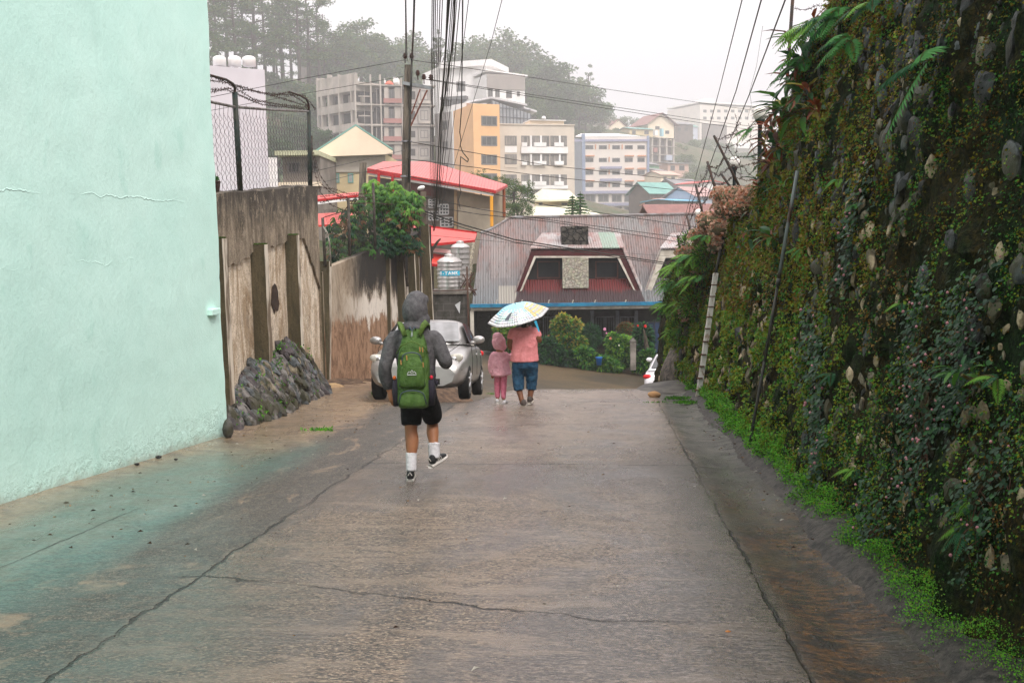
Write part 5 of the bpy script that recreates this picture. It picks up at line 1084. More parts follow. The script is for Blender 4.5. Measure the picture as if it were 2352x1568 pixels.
def tank(px0, px1, ytop, ybot, D, label, txt):
    r = (px1 - px0) / 2 * D / F; c = P((px0 + px1) / 2, ybot, D); h = P(0, ytop, D).z; h = P((px0 + px1) / 2, ytop, D).z - c.z; o = empty('water_tank', c, 0, label, 'water tank', 'steel water tanks')
    pr = [(r * .93, 0), (r, .02)]; n = 7
    for i in range(n):
        z0 = .03 + (h - .05) * i / n; z1 = .03 + (h - .05) * (i + 1) / n; dz = z1 - z0
        pr += [(r * .985, z0 + .25 * dz), (r * .985, z0 + .82 * dz), (r * 1.03, z0 + .88 * dz), (r * 1.03, z0 + .97 * dz)]
    pr += [(r * .99, h), (r * .80, h + r * .18), (r * .42, h + r * .34), (r * .40, h + r * .42), (r * .38, h + r * .42)]
    mb = MB(); mb.lathe((0, 0, 0), pr, 40); mb.build('tank_body', M_STEEL.m, o, True, 50)
    mb = MB(); mb.lathe((0, 0, h + r * .42), [(r * .40, 0), (r * .40, .03), (r * .1, .06)], 20); mb.build('lid', M_STEEL.m, o, True)
    if txt:
        z = h * .60; mb = MB(); rr = r * 1.045; a_ = [-math.pi / 2 + t_ for t_ in lin(-.80, .92, 12)]
        for p_, q_ in zip(a_, a_[1:]): mb.quad(*[(math.cos(k) * rr, math.sin(k) * rr, zz) for k, zz in ((p_, z - .07), (q_, z - .07), (q_, z + .07), (p_, z + .07))])
        lb = mb.build('label_band', mat('cyan_label', (.03, .42, .62), rough=.5), o)
        M_W = mat('white_letter', (.8, .82, .82), rough=.5); ang = -.86
        for chh in 'S-TANK':
            wd = .105 if chh != '-' else .07; ang += wd / rr * .5; k = -math.pi / 2 + ang + .05; text(chh, .125, M_W, lb, (math.cos(k) * (rr + .004), math.sin(k) * (rr + .004), z), (R(90), 0, k + math.pi / 2), bold=.006); ang += wd / rr * .5
    return o
tank(1037, 1080, 566, 655, 30.3, 'farther taller steel water tank behind the labelled one', False)
tank(1005.5, 1062.5, 599, 668, 29.6, 'ribbed steel water tank with a cyan band reading S-TANK', True)
mb = MB(); a = P(1062, 655, 29.3); b_ = P(1085, 640, 29.3)
for k in range(9): q = Vector((rng.uniform(a.x, b_.x), 29.3 + rng.random() * .2, rng.uniform(a.z - .2, b_.z))); mb.box(q, (.03, .03, rng.uniform(.3, .6)), M=Matrix.Rotation(rng.uniform(-.7, .7), 3, 'Y'))
tag(mb.build('scrap_metal', mat('rust_scrap', (.10, .045, .03), (.045, .025, .02), .8, 9)), 'tangle of rusty scrap iron beside the water tanks', 'scrap')
# ================================================================ RED ROOFS, HOUSES AND BLOCKS BEYOND
M_RED = mat('red_roof_sheet', (.56, .040, .022), (.44, .030, .018), .38, 2, stretch=(1, 3, 1)); M_REDT = mat('red_trim', (.44, .016, .018), (.36, .012, .014), .35)
mr = MT('pink_lit_roof'); c = mr.mix(mr.ramp(mr.wave(2.2, 'X'), .80, .95), (.58, .09, .075), (.36, .045, .04)); mr.col(c).set(rough=.35); mr.bump(mr.wave(2.2, 'X'), .6, .04)
M_WHITE = mat('white_paint', (.80, .78, .76), (.72, .70, .68), .6, .6); M_TAN = mat('tan_render', (.32, .255, .175), (.24, .19, .13), .85, .9); M_GLS = mat('grey_glass', (.035, .038, .038), (.08, .085, .08), .2, .5); M_FRM = mat('white_frame', (.55, .54, .52), rough=.6); M_FRD = mat('grey_frame', (.17, .16, .15), rough=.6)
def pslab(pts, th, m_, name, label, cat, parent=None, n=(0, 0, -1)):
    mb = MB(); q = [P(*a) for a in pts]; B = parent.location if parent else Vector(); mb.slab([a - B for a in q], n, th); o = mb.build(name, m_, parent)
    if label: tag(o, label, cat)
    return o
class Bld:
    def __init__(s, name, label, cat, x0, D0, x1, D1, ytop, zb=None, group=None):
        s.a, s.b = P(x0, ytop, D0), P(x1, ytop, D1); s.n = Vector((-(s.b - s.a).y, (s.b - s.a).x, 0)).normalized(); s.dx = Vector((s.b.x - s.a.x, s.b.y - s.a.y, 0)).normalized()
        if s.n.y < 0: s.n = -s.n                        # n points away from us, into the building
        s.zb = zb if zb is not None else min(terr_z(s.a.x, s.a.y), terr_z(s.b.x, s.b.y)) - 2; s.ztop = s.a.z
        s.o = empty(name, (s.a.x, s.a.y, s.zb), 0, label, cat, group); s.B = s.o.location
    def H(s, px, py): return plane_hit(px, py, s.a, s.n) - s.B
    def wall(s, m_, depth, name='wall', x0=None, x1=None, yt=None, yb=None, off=0.0):
        p, q = (s.a - s.B, s.b - s.B) if x0 is None else (s.H(x0, yt), s.H(x1, yt)); p, q = p.copy(), q.copy(); zt_ = p.z; zb_ = 0 if yb is None else s.H(x0, yb).z
        o_ = s.n * off; p += o_; q += o_; base = [Vector((v.x, v.y, zb_)) for v in (p, q, q + s.n * depth, p + s.n * depth)]; mb = MB(); mb.slab(base, (0, 0, 1), zt_ - zb_); return mb.build(name, m_, s.o)
    def win(s, x0, x1, y0, y1, nx=2, ny=1, fr=None, gl=None, w=.10, name='window', pr=.06):
        p, q = s.H(x0, y0), s.H(x1, y1); L = Vector((q.x - p.x, q.y - p.y, 0)).length; H_ = p.z - q.z; M_ = Matrix((s.dx, s.n, Vector((0, 0, 1)))).transposed(); c = Vector(((p.x + q.x) / 2, (p.y + q.y) / 2, (p.z + q.z) / 2)); mb = MB(); k = -pr / 2
        for u, z, a, h in [(0, H_ / 2 - w / 2, L, w), (0, -H_ / 2 + w / 2, L, w), (-L / 2 + w / 2, 0, w, H_ - 2 * w), (L / 2 - w / 2, 0, w, H_ - 2 * w)] + [(-L / 2 + L * i / nx, 0, w * .6, H_ - 2 * w) for i in range(1, nx)]: mb.box(c + M_ @ Vector((u, k, z)), (a, pr, h), M=M_)
        f = mb.build(name, fr or M_FRD, s.o); mb = MB(); mb.box(c + M_ @ Vector((0, -.015, 0)), (L - 2 * w, .03, H_ - 2 * w), M=M_); mb.build('pane', gl or M_GLS, f)
        return f
    def band(s, x0, x1, y0, y1, m_, name='band', pr=.3, back=0.0):
        p, q = s.H(x0, y0), s.H(x1, y1); M_ = Matrix((s.dx, s.n, Vector((0, 0, 1)))).transposed(); L = Vector((q.x - p.x, q.y - p.y, 0)).length; c = Vector(((p.x + q.x) / 2, (p.y + q.y) / 2, (p.z + q.z) / 2)); mb = MB(); mb.box(c + M_ @ Vector((0, (back - pr) / 2, 0)), (L, pr + back, abs(p.z - q.z)), M=M_); return mb.build(name, m_, s.o)
    def gable(s, depth, rise, m_, ov=.5, along=True, name='roof', th=.12, wall_m=None):
        a, b = s.a - s.B, s.b - s.B; z = s.ztop - s.zb; a = Vector((a.x, a.y, z)); b = Vector((b.x, b.y, z)); n, dx = s.n, s.dx; up = Vector((0, 0, rise)); mb = MB(); e = .003
        if along:      # ridge parallel to the front
            f0, f1, k0, k1 = a - dx * ov - n * ov, b + dx * ov - n * ov, a - dx * ov + n * (depth + ov), b + dx * ov + n * (depth + ov); r0, r1 = a - dx * ov + n * depth / 2 + up, b + dx * ov + n * depth / 2 + up
            for q in ([f0, f1, r1, r0], [r0, r1, k1, k0]): mb.slab(q, (0, 0, 1), th)
            if wall_m: g = MB(); [g.slab([c, c + n * depth, c + n * depth / 2 + up * .97], dx * sg, .1) for c, sg in ((a, 1), (b, -1))]; g.build('gable_end', wall_m, s.o)
        else:
            m0, m1 = (a + b) / 2 - n * ov + up, (a + b) / 2 + n * (depth + ov) + up; f0, f1, k0, k1 = a - dx * ov - n * ov, b + dx * ov - n * ov, a - dx * ov + n * (depth + ov), b + dx * ov + n * (depth + ov); k_ = up * (ov / ((b - a).length / 2)); f0, f1, k0, k1 = f0 - k_, f1 - k_, k0 - k_, k1 - k_
            for q in ([f0, m0, m1, k0], [m0, f1, k1, m1]): mb.slab(q, (0, 0, 1), th)
            if wall_m: g = MB(); g.slab([a, b, (a + b) / 2 + up * .97], n, .2); g.build('gable_end', wall_m, s.o)
        return mb.build(name, m_, s.o)
# ---- red roofed building behind the pole
rr = empty('red_roofed_building', P(1000, 560, 56), 0, 'building with a big red sheet roof and yellow corner post behind the utility pole', 'building'); B = rr.location
def rp(pts, th, m_, name, n=(0, 0, -1)):
    mb = MB(); mb.slab([P(*a) - B for a in pts], n, th); return mb.build(name, m_, rr)
rp([(843, 386, 50), (1139, 437, 44), (1165, 424, 47.5), (985, 371, 56), (880, 371, 60)], .06, mr.m, 'roof')
rp([(843, 387, 49.9), (1139, 438, 43.9), (1139, 444, 43.9), (843, 397, 49.9)], .15, M_REDT, 'gutter', (0, 1, 0)); rp([(1139, 438, 43.9), (1166, 425, 47.5), (1166, 430, 47.5), (1139, 444, 43.9)], .1, M_REDT, 'gutter', (-1, 0, 0)); rp([(846, 397, 50.0), (1134, 446, 44.1), (1134, 450, 44.1), (846, 401, 50.0)], .1, M_WHITE, 'fascia', (0, 1, 0))
M_BRK = mat('maroon_brick', (.13, .05, .04), (.09, .035, .03), .8, 3)
rp([(1043, 436, 46.5), (1130, 452, 45.2), (1130, 640, 45.2), (1043, 640, 46.5)], .2, M_TAN, 'wall', (0, 1, 0)); rp([(1043, 430, 46.3), (1050, 431, 46.3), (1050, 560, 46.3), (1043, 560, 46.3)], .3, mat('ochre_pillar', (.42, .29, .16), rough=.8), 'pillar', (0, 1, 0))
rp([(1052, 475, 46.2), (1128, 480, 45.0), (1128, 640, 45.0), (1052, 640, 46.2)], .05, mat('pale_tan', (.42, .36, .27), (.33, .28, .21), .85, .8), 'dado', (0, 1, 0)); rp([(1134, 440, 46.8), (1160, 430, 49.5), (1160, 640, 49.5), (1134, 640, 46.8)], .1, M_TAN, 'side_wall', (-1, 0, 0))
for (x, y0, y1, D, m_) in ((1129.5, 450, 520, 43.95, mat('yellow_post', (.72, .33, .03), (.6, .26, .02), .5)), (1158, 430, 500, 47, mat('brown_post', (.32, .10, .04), rough=.5)), (902, 400, 440, 48.6, M_REDT), (870, 396, 440, 49, M_REDT)):
    mb = MB(); mb.tube([P(x, y1, D) - B, P(x - (y1 - y0) * .01, y0, D) - B], .075, 6); mb.build('post', m_, rr)
rp([(936, 418, 48.5), (1000, 428, 47.2), (1000, 452, 47.2), (936, 440, 48.5)], .2, M_BRK, 'brick_band', (0, 1, 0)); rp([(846, 404, 51), (1043, 434, 47.5), (1043, 700, 47.5), (846, 700, 51)], .2, mat('shadow_wall', (.20, .17, .14), (.13, .11, .09), .9, 1), 'rear_wall', (0, 1, 0))
for (x0, x1, y0, y1, D) in ((985, 1006, 458, 476, 47.6), (1010, 1030, 470, 492, 47.2), (985, 1008, 486, 505, 47.6), (1012, 1040, 500, 520, 47.1), (955, 975, 470, 495, 47.9)):
    mb = MB(); a, b_ = P(x0, y0, D) - B, P(x1, y1, D) - B; [mb.bb((a.x + (b_.x - a.x) * i / 3 - .03, a.y - .05, b_.z), (a.x + (b_.x - a.x) * i / 3 + .03, a.y, a.z)) for i in range(4)]; [mb.bb((a.x, a.y - .055, a.z + (b_.z - a.z) * i / 3 - .03), (b_.x, a.y - .045, a.z + (b_.z - a.z) * i / 3 + .03)) for i in range(4)]
    w_ = mb.build('window', M_FRM, rr); mb = MB(); mb.bb((a.x, a.y - .02, b_.z), (b_.x, a.y - .01, a.z)); mb.build('pane', M_GLS, w_)
# red awnings near the tanks
def sheetroof(pts, label, fas=None, m_=None, th=.05):
    c0 = P(*pts[0]); o = empty('red_awning', c0, 0, label, 'awning'); mb = MB(); mb.slab([P(*a) - c0 for a in pts], (0, 0, -1), th); mb.build('sheet', m_ or M_RED, o)
    for k, (f, mm_) in enumerate(fas or []): mb = MB(); mb.slab([P(*a) - c0 for a in f], (0, 1, 0), .08); mb.build('fascia', mm_, o)
    z0 = -6; mb = MB(); [mb.tube([P(*a) - c0 + Vector((.1, .1, -.05)), P(*a) - c0 + Vector((.1, .1, z0))], .04, 5) for a in pts[:1]]; mb.build('posts', M_IRON, o)
sheetroof([(984, 561, 31.5), (1090, 552, 33.5), (1095, 536, 36.5), (946, 517, 36.5)], 'bright red sheet roof above the water tanks', [([(984, 560, 31.4), (1091, 551, 33.4), (1091, 556, 33.4), (984, 566, 31.4)], M_REDT), ([(946, 513, 36.6), (1095, 532, 36.6), (1095, 537, 36.6), (946, 519, 36.6)], M_REDT)])
sheetroof([(984, 604, 30.0), (1040, 612, 30.8), (1050, 590, 33), (984, 580, 33)], 'lower red sheet roof half hidden behind the labelled tank', [([(980, 603, 29.9), (1012, 608, 29.9), (1012, 614, 29.9), (980, 609, 29.9)], M_REDT), ([(984, 568, 32.5), (1035, 574, 32.5), (1035, 582, 32.5), (984, 578, 32.5)], M_WHITE)])
sheetroof([(690, 520, 27), (800, 512, 28), (812, 486, 34), (700, 492, 34)], 'red sheet roof behind the wire mesh and leafy bush')
sheetroof([(690, 462, 40), (850, 444, 42), (860, 438, 46), (690, 452, 46)], 'long low red eaves with a white edge left of the leafy bush', [([(690, 462, 39.9), (850, 444, 41.9), (850, 449, 41.9), (690, 468, 39.9)], M_REDT), ([(690, 469, 39.9), (850, 450, 41.9), (850, 455, 41.9), (690, 474, 39.9)], M_WHITE)])
sheetroof([(945, 478, 50), (1060, 480, 50), (1070, 474, 55), (945, 472, 55)], 'strip of red roof seen under the big roof')
# ---- cream gabled house with the green roof
M_CREAM = mat('cream_wall', (.78, .66, .50), (.72, .60, .45), .8, .6); M_GREENR = mat('green_roof', (.19, .36, .31), (.16, .31, .27), .6, .8, stretch=(1, 4, 1)); M_YEL = mat('pale_yellow_wall', (.60, .48, .28), (.52, .42, .25), .8, .6)
ch_ = Bld('cream_house', 'cream house with a wide gable and faded green roof', 'house', 756, 72, 885, 72, 354, -8); ch_.wall(M_YEL, 9)
mb = MB(); G_ = [P(722, 352, 71.2), P(817, 290, 71.2), P(901, 346, 71.2), P(901, 354, 71.2), P(733, 360, 71.2)]; mb.slab([g - ch_.B for g in G_], (0, 1, 0), .3); mb.build('gable_board', M_CREAM, ch_.o)
mb = MB(); ap, le, re = P(817, 289, 71.3) - ch_.B, P(720, 352, 71.3) - ch_.B, P(902, 345, 71.3) - ch_.B; bk = Vector((-1.3, 10, 0)); mb.slab([le, ap, ap + bk, le + bk + Vector((-1.5, 0, 0))], (0, 0, 1), .12); mb.slab([ap, re, re + bk, ap + bk], (0, 0, 1), .12); mb.build('roof', M_GREENR, ch_.o)
ch_.wall(mat('faded_panel', (.50, .45, .38), (.42, .38, .32), .85, 1), .2, 'panel', 756, 885, 356, 396, -.12)
for x0, x1 in ((771, 780), (799, 812), (862, 873)): ch_.win(x0, x1, 398, 420, 1, 1, M_GREENR, mat('pale_glass', (.38, .38, .38), (.3, .3, .3), .3), .08)
an = Bld('annex_house', 'low annex with a pale green eaves line beside the cream gable', 'house', 648, 66, 735, 66, 357, -8); an.wall(mat('annex_wall', (.24, .21, .18), (.15, .13, .11), .85, .7), 6); an.band(640, 738, 350, 359, mat('pale_green_edge', (.52, .52, .34), rough=.7), 'eaves', 1.2, 6); an.win(660, 690, 372, 398, 3); an.win(700, 730, 372, 395, 3); an.band(640, 740, 420, 428, M_CREAM, 'sill_band', .5)
# ---- white tower block with rounded finials behind the chain-link fence
tw = Bld('white_tower', 'blank white tower wall with three rounded finials behind the chain-link fence', 'building', 420, 46, 607, 48, 146, -8); tw.wall(mat('cold_white_wall', (.60, .58, .61), (.55, .53, .56), .8, .5), 6)
for (x0, x1) in ((497, 526), (532, 561), (565, 595)):
    c = tw.H((x0 + x1) / 2, 146); r = (x1 - x0) / 2 * 47 / F; mb = MB(); mb.lathe(c + tw.n * .5, [(r, -.05), (r, .30), (r * .96, .34), (r * .6, .40), (.01, .43)], 16); mb.build('finial', M_WHITE, tw.o, True)
tw.wall(M_WHITE, 3, 'buttress_block', 600, 641, 360, 600, .3)
# ---- unfinished concrete frame
M_RAW = mat('raw_concrete', (.46, .41, .36), (.30, .27, .235), .9, .35, stretch=(1, 1, .4)); M_RAWD = mat('recess_shade', (.03, .028, .026), (.05, .045, .04), .9, .4); M_PKB = mat('faded_red_panel', (.36, .15, .13), (.28, .13, .11), .8, .5)  # M_RAWD: dark colour standing in for shade inside the open floors
ub = Bld('unfinished_building', 'unfinished grey concrete frame building with bare columns below the forest', 'building', 819, 150, 1000, 152, 196); 
YS = [196, 241, 287, 328, 370, 412, 454]
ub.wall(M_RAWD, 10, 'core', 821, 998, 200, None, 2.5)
for k, y in enumerate(YS): ub.band(817, 1000, y - 2, y + 4, M_RAW, 'slab', .5, 10)
for x in (819, 855, 877, 925, 939, 962, 990): ub.band(x - 3, x + 3, (172 if x < 930 else 192) + (x > 900) * 8, 500, M_RAW, 'column', .6, .6)
for i, y in enumerate(YS[:-1]):
    y2 = YS[i + 1]; ub.band(882, 893, y + 4, y2 - 2, M_RAW, 'wall_panel', .1, .4); ub.band(906, 922, y + 4, y2 - 2, M_RAW, 'wall_panel', .1, .4); ub.win(893, 906, y + 10, y2 - 6, 2); ub.band(880, 922, y2 - 14, y2 - 3, M_PKB if i in (0, 1, 2, 3) else M_RAW, 'balcony', .9, -.5)
    ub.band(940, 988, y + 4, y2 - 2, mat('grey_render', (.42, .38, .35), (.33, .30, .27), .85, .5), 'wall_panel', .05, .4); ub.win(965, 984, y + 12, y2 - 10, 2, w=.2); ub.band(960, 988, y2 - 8, y2 - 2, M_RAW, 'ledge', .8); ub.band(943, 954, y + 14, y2 - 12, M_RAWD, 'opening', .09)  # openings are dark panels, their shade put into the colour
    ub.band(823, 852, y + 24, y + 27, M_RAW, 'rail_beam', .2); ub.band(836, 838, y + 4, y2 - 2, M_RAW, 'thin_post', .1); ub.band(864, 866, y + 4, y2 - 2, M_RAW, 'thin_post', .1)
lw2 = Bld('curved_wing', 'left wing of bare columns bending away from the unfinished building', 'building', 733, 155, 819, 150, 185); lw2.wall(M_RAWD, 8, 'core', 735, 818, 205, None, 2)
lw2.band(733, 820, 185, 205, M_RAW, 'parapet', .4, .2)
for y in (205, 250, 296, 338, 380): lw2.band(733, 820, y - 1, y + 3, M_RAW, 'slab', .5, 7)
for x in (735, 744, 760, 784, 812): lw2.band(x - 2.5, x + 3.5, 172 + (x < 750) * 8, 420, M_RAW, 'column', .6, .6); lw2.band(x + 5, x + 9, 215 + (x % 3) * 4, 245, M_RAW, 'inner_column', -1.2, 2)
for (x, y) in ((812, 250), (818, 296)): mb = MB(); q = lw2.H(x - 20, y) ; q2 = lw2.H(x, y - 24); mb.slab([q, lw2.H(x + 2, y), q2], lw2.n, .4); mb.build('stair_flank', M_RAW, lw2.o)
mb = MB(); q = P(894, 196, 151); mb.lathe(q, [(1.0, 0), (.9, .35), (.5, .75), (.02, .95)], 12); tag(mb.build('orange_tent', mat('orange_tarp', (.62, .12, .06), rough=.7), None, True), 'small orange dome tent on the roof of the unfinished building', 'tent')
mb = MB(); mb.bb(P(903, 190, 155), P(918, 184, 157)); mb.bb(P(882, 191, 155), P(886, 184, 156)); tag(mb.build('roof_drum', M_WHITE), 'white box on the roof beside the orange tent', 'box')
# ---- white modern house above
wh = Bld('white_hillside_house', 'white modern house with a tilted flat roof high behind the orange block', 'house', 1016, 178, 1117, 176, 150); wh.wall(M_WHITE, 12); wh.band(1012, 1132, 146, 151, M_WHITE, 'roof_edge', 1.2, 13)
mb = MB(); mb.slab([wh.H(971, 170), wh.H(1016, 150), wh.H(1016, 400), wh.H(971, 400)], wh.n, 8); mb.build('wing_wall', M_WHITE, wh.o); wh.win(1048, 1069, 188, 210, 2, w=.3); wh.win(1021, 1030, 188, 210, 1, w=.3); wh.band(1016, 1075, 225, 228, mat('dark_eave', (.12, .12, .12)), 'canopy', 1.5); wh.win(1018, 1072, 229, 242, 5, w=.2)
gb = Bld('grey_hillside_block', 'grey brown upper block with a slim white roof edge right of the white modern house', 'house', 1117, 172, 1205, 174, 170); gb.wall(M_WHITE, 12); gb.wall(mat('warm_grey', (.30, .265, .24), (.27, .24, .22), .8, .5), 10, 'upper_wall', 1117.5, 1205, 170, 204, -.25)
mb = MB(); a, b_ = gb.H(1115, 164), gb.H(1212, 177); mb.slab([a, b_, b_ + gb.n * 12, a + gb.n * 12], (0, 0, 1), .5); mb.build('roof_edge', M_WHITE, gb.o)
for x0, x1, y0, y1 in ((1120, 1132, 204, 224), (1137, 1148, 205, 224), (1162, 1176, 208, 226), (1187, 1194, 210, 222)): gb.win(x0, x1, y0, y1, 2, w=.25)
# ---- orange and beige block
M_ORG = mat('orange_wall', (.74, .43, .20), (.68, .39, .18), .8, .4); M_ORD = mat('shaded_orange_wall', (.42, .23, .13), (.38, .21, .12), .8, .4); M_BEI = mat('beige_wall', (.60, .52, .43), (.54, .47, .39), .85, .4); M_CURT = mat('curtain_glass', (.10, .10, .095), (.30, .27, .23), .25, 1.2, stretch=(2, 2, .2))  # M_ORD: the same orange with the side wall's shade put into the colour
ob = Bld('orange_block', 'orange stair block of the beige apartment building with four wide windows', 'building', 1086, 138, 1147, 139, 238); ob.wall(M_ORG, 12); mb = MB(); a = ob.H(1086, 238); c = P(1071.5, 237, 143) - ob.B; mb.slab([a + Vector((-.02, 0, 0)), c, Vector((c.x, c.y, 0)), Vector((a.x - .02, a.y, 0))], (0, 1, 0), 8); mb.build('side_wall', M_ORD, ob.o)
for y in (266, 312, 355, 398): ob.win(1105, 1142, y, y + 24, 3, w=.22)
wf_ = Bld('white_flank_building', 'plain white gable wall left of the orange block', 'building', 1037, 146, 1071, 144, 242); wf_.wall(M_WHITE, 8); gy = Bld('grey_flank_building', 'grey rendered wall left of the plain white gable wall', 'building', 998, 150, 1037, 148, 262); gy.wall(mat('mid_grey_render', (.36, .33, .31), (.30, .28, .26), .85, .4), 8); [gy.win(1016, 1030, y, y + 20, 2, w=.2) for y in (278, 325, 375)]
bb = Bld('beige_block', 'beige apartment block with white balconies right of the orange block', 'building', 1147.5, 141, 1319, 143, 287); bb.wall(M_BEI, 14); bb.band(1147.5, 1320, 284, 289, M_BEI, 'parapet', .2, .3)
for i, y in enumerate((312, 354.5, 401, 437)):
    bb.win(1159, 1187, y, y + 23, 4, w=.2, gl=M_CURT); bb.band(1159, 1187, y + 24, y + 31 + (i == 0) * 8, M_WHITE if i in (0, 2) else M_BEI, 'panel', .12)
    for x0, x1 in ((1197, 1216), (1222, 1240), (1244, 1262), (1264, 1283), (1287, 1302)): bb.win(x0, x1, y, y + 25, 3, w=.22, gl=M_CURT)
    if i in (0, 2): bb.band(1196, 1303, y + 25, y + 41 if i == 0 else y + 33, M_WHITE, 'balcony', .5)
    for x0, x1 in ((1197, 1209), (1225, 1253), (1272, 1293)): bb.band(x0, x1, y + 16, y + 25, M_WHITE, 'balcony_panel', .6)
    for x in (1219, 1242, 1285): bb.band(x - 2, x + 2, y, y + 25, M_WHITE, 'pier', .3)
bb.band(1221, 1299, 276, 288, M_CREAM, 'roof_room', -1, 5); bb.band(1219, 1302, 274, 277, M_WHITE, 'roof_room_edge', -.5, 6)
mb = MB(); mb.lathe(bb.H(1249, 272), [(.05, 0), (.4, .08), (.45, .12)], 12, M=Matrix.Rotation(R(70), 3, 'X')); mb.build('dish', M_WHITE, bb.o, True)
gh = Bld('glass_hall', 'steel and glass hall with a thin sloping roof on top of the beige block', 'building', 1129, 146, 1219, 147, 238, P(0, 300, 146).z); M_STL = mat('dark_steel', (.10, .11, .12), rough=.4); M_HG = mat('hall_glass', (.30, .32, .34), (.22, .24, .26), .12, 1)
hw = lambda x: 231 + (x - 1129) * .17 if x > 1129 else 231
mb = MB(); mb.slab([gh.H(1130, 231), gh.H(1219, 262), gh.H(1219, 290), gh.H(1130, 290)], gh.n, 6); mb.build('glazing', M_HG, gh.o)
mb = MB()
for x in range(1131, 1220, 8): a, b_ = gh.H(x, 230 + (x - 1129) * .36), gh.H(x, 290); mb.box((a + b_) / 2 - gh.n * .1, (.2, .2, abs(a.z - b_.z)))
for y in (248, 268): a, b_ = gh.H(1130, y), gh.H(1219, y + 6); mb.slab([a, b_, b_ + Vector((0, 0, .15)), a + Vector((0, 0, .15))], -gh.n, .15)
mb.build('mullions', M_STL, gh.o)
mb = MB(); 
for (a, b_) in (((1070, 237), (1129, 226)), ((1129, 226), (1211, 243)), ((1203, 249), (1233, 258))): p, q = gh.H(*a), gh.H(*b_); mb.slab([p, q, q + gh.n * 7, p + gh.n * 7], (0, 0, 1), .35)
mb.build('roof', mat('grey_white_roof', (.52, .52, .53), rough=.5), gh.o)
# ---- blue trimmed block
M_PALE = mat('pale_grey_wall', (.66, .60, .54), (.60, .55, .50), .85, .35); M_BLU = mat('blue_paint', (.20, .25, .37), (.23, .28, .38), .7, .5); M_BLP = mat('pale_blue_paint', (.42, .46, .54), (.38, .42, .50), .8, .5); M_LILA = mat('lilac_paint', (.30, .30, .42), rough=.8); M_ORT = mat('orange_trim', (.58, .25, .12), rough=.7)
sb = Bld('blue_trimmed_block', 'six storey pale block with blue corner strips and rows of small dark windows', 'building', 1343, 196, 1489, 197, 314); sb.wall(M_PALE, 16); sb.band(1336, 1344, 308, 445, M_BLU, 'corner_strip', .6, 1); mb = MB(); a, c = sb.H(1336, 318), P(1319, 318, 200) - sb.B; mb.slab([a, c, Vector((c.x, c.y, 0)), Vector((a.x, a.y, 0))], (0, 1, 0), 6); mb.build('side_wall', M_BLP, sb.o)
sb.band(1319, 1489, 321, 325, M_LILA, 'cornice', .5); sb.band(1486, 1490.5, 312, 470, M_BLU, 'corner_strip', .6, 1)
mb = MB(); q = [sb.H(x, y) for x, y in ((1322, 315), (1345, 303), (1430, 303), (1470, 315))]; mb.slab([q[0], q[3], q[2] + sb.n * 8, q[1] + sb.n * 8], (0, 0, 1), .3); mb.build('roof', M_WHITE, sb.o)
XS = ((1344.5, 1363), (1375.5, 1394), (1406, 1424), (1435, 1453.5), (1464, 1481))
for i, y in enumerate((333.7, 363, 392, 420.4)):
    for j, (x0, x1) in enumerate(XS):
        sb.win(x0, x1, y, y + 9.5, 2, w=.18)
        if i and j in (0, 3, 4): sb.band(x0, x1 + 2, y - 6, y - 3.5, M_ORT, 'sunshade', .6)
        if (j == 1 and i) or (j < 3 and i == 0): sb.band(x1 + 4, x1 + 6, y - 2, y + 9, M_ORT, 'accent', .3)
for y in (383, 411): sb.band(1378, 1427, y, y + 5, M_LILA, 'balcony', 1.0)
for y in (439, 467): sb.band(1337, 1487, y, y + 5, M_LILA, 'floor_band', .8)
for y in (447, 475, 500):
    for x0, x1 in ((1344, 1368), (1374, 1398), (1405, 1428), (1434, 1457), (1463, 1484)): sb.win(x0, x1, y, y + 17, 2, w=.3)
# ---- small pale house and spreading roof with the twin firs
M_PG = mat('pale_green_roof', (.60, .58, .42), (.54, .53, .38), .7, .8, stretch=(4, 1, 1))
yh = Bld('yellow_house', 'small pale yellow house with a light green gabled roof in front of the beige block', 'house', 1232, 88, 1318, 88, 458); yh.wall(M_YEL, 7)
mb = MB(); a, b_, c, d = P(1210, 463, 87) - yh.B, P(1245, 438, 87.5) - yh.B, P(1308, 441, 90) - yh.B, P(1329, 461, 87) - yh.B; g = P(1262, 463, 86.5) - yh.B; mb.slab([g, d, c, b_], (0, 0, 1), .15); mb.slab([a, g, b_], (0, 0, 1), .15); mb.build('roof', M_PG, yh.o)
yh.win(1237, 1246, 465, 480, 1, w=.1); yh.win(1290, 1303, 466, 480, 2, w=.1)
pslab([(1190, 500, 78), (1400, 500, 78), (1310, 466, 90), (1240, 466, 90)], .15, M_PG, 'wide_pale_roof', 'wide pale yellow green roof spreading behind the rusty ridge', 'roof')
# ---- hillside houses on the right
def house(label, x0, x1, yt, D, m_, rm, rise=2.2, along=True, depth=7, wins=(), ov=.6, dD=2.0, zb=None):
    b = Bld('hillside_house', label, 'house', x0, D, x1, D + dD, yt, zb, 'small houses on the far hillside'); b.wall(m_, depth); b.gable(depth, rise, rm, ov, along, wall_m=m_)
    for w in wins: b.win(*w, 2, w=.15)
    return b
M_RUSTR = mat('rust_roof', (.24, .10, .075), (.17, .08, .065), .8, .5); M_GREYR = mat('grey_roof', (.20, .20, .20), (.15, .14, .14), .7, .5); M_GRNH = mat('green_house_wall', (.17, .36, .21), (.14, .30, .18), .8, .5); M_BRNR = mat('brown_roof', (.23, .115, .10), (.18, .09, .08), .8, .8, stretch=(4, 1, 1)); M_TEALR = mat('teal_roof', (.16, .33, .29), (.12, .26, .23), .7, .5); M_PNK = mat('pink_wall', (.50, .33, .26), (.44, .29, .23), .8, .5); M_DKW = mat('dark_wood_wall', (.10, .085, .075), (.15, .12, .10), .9, .4)
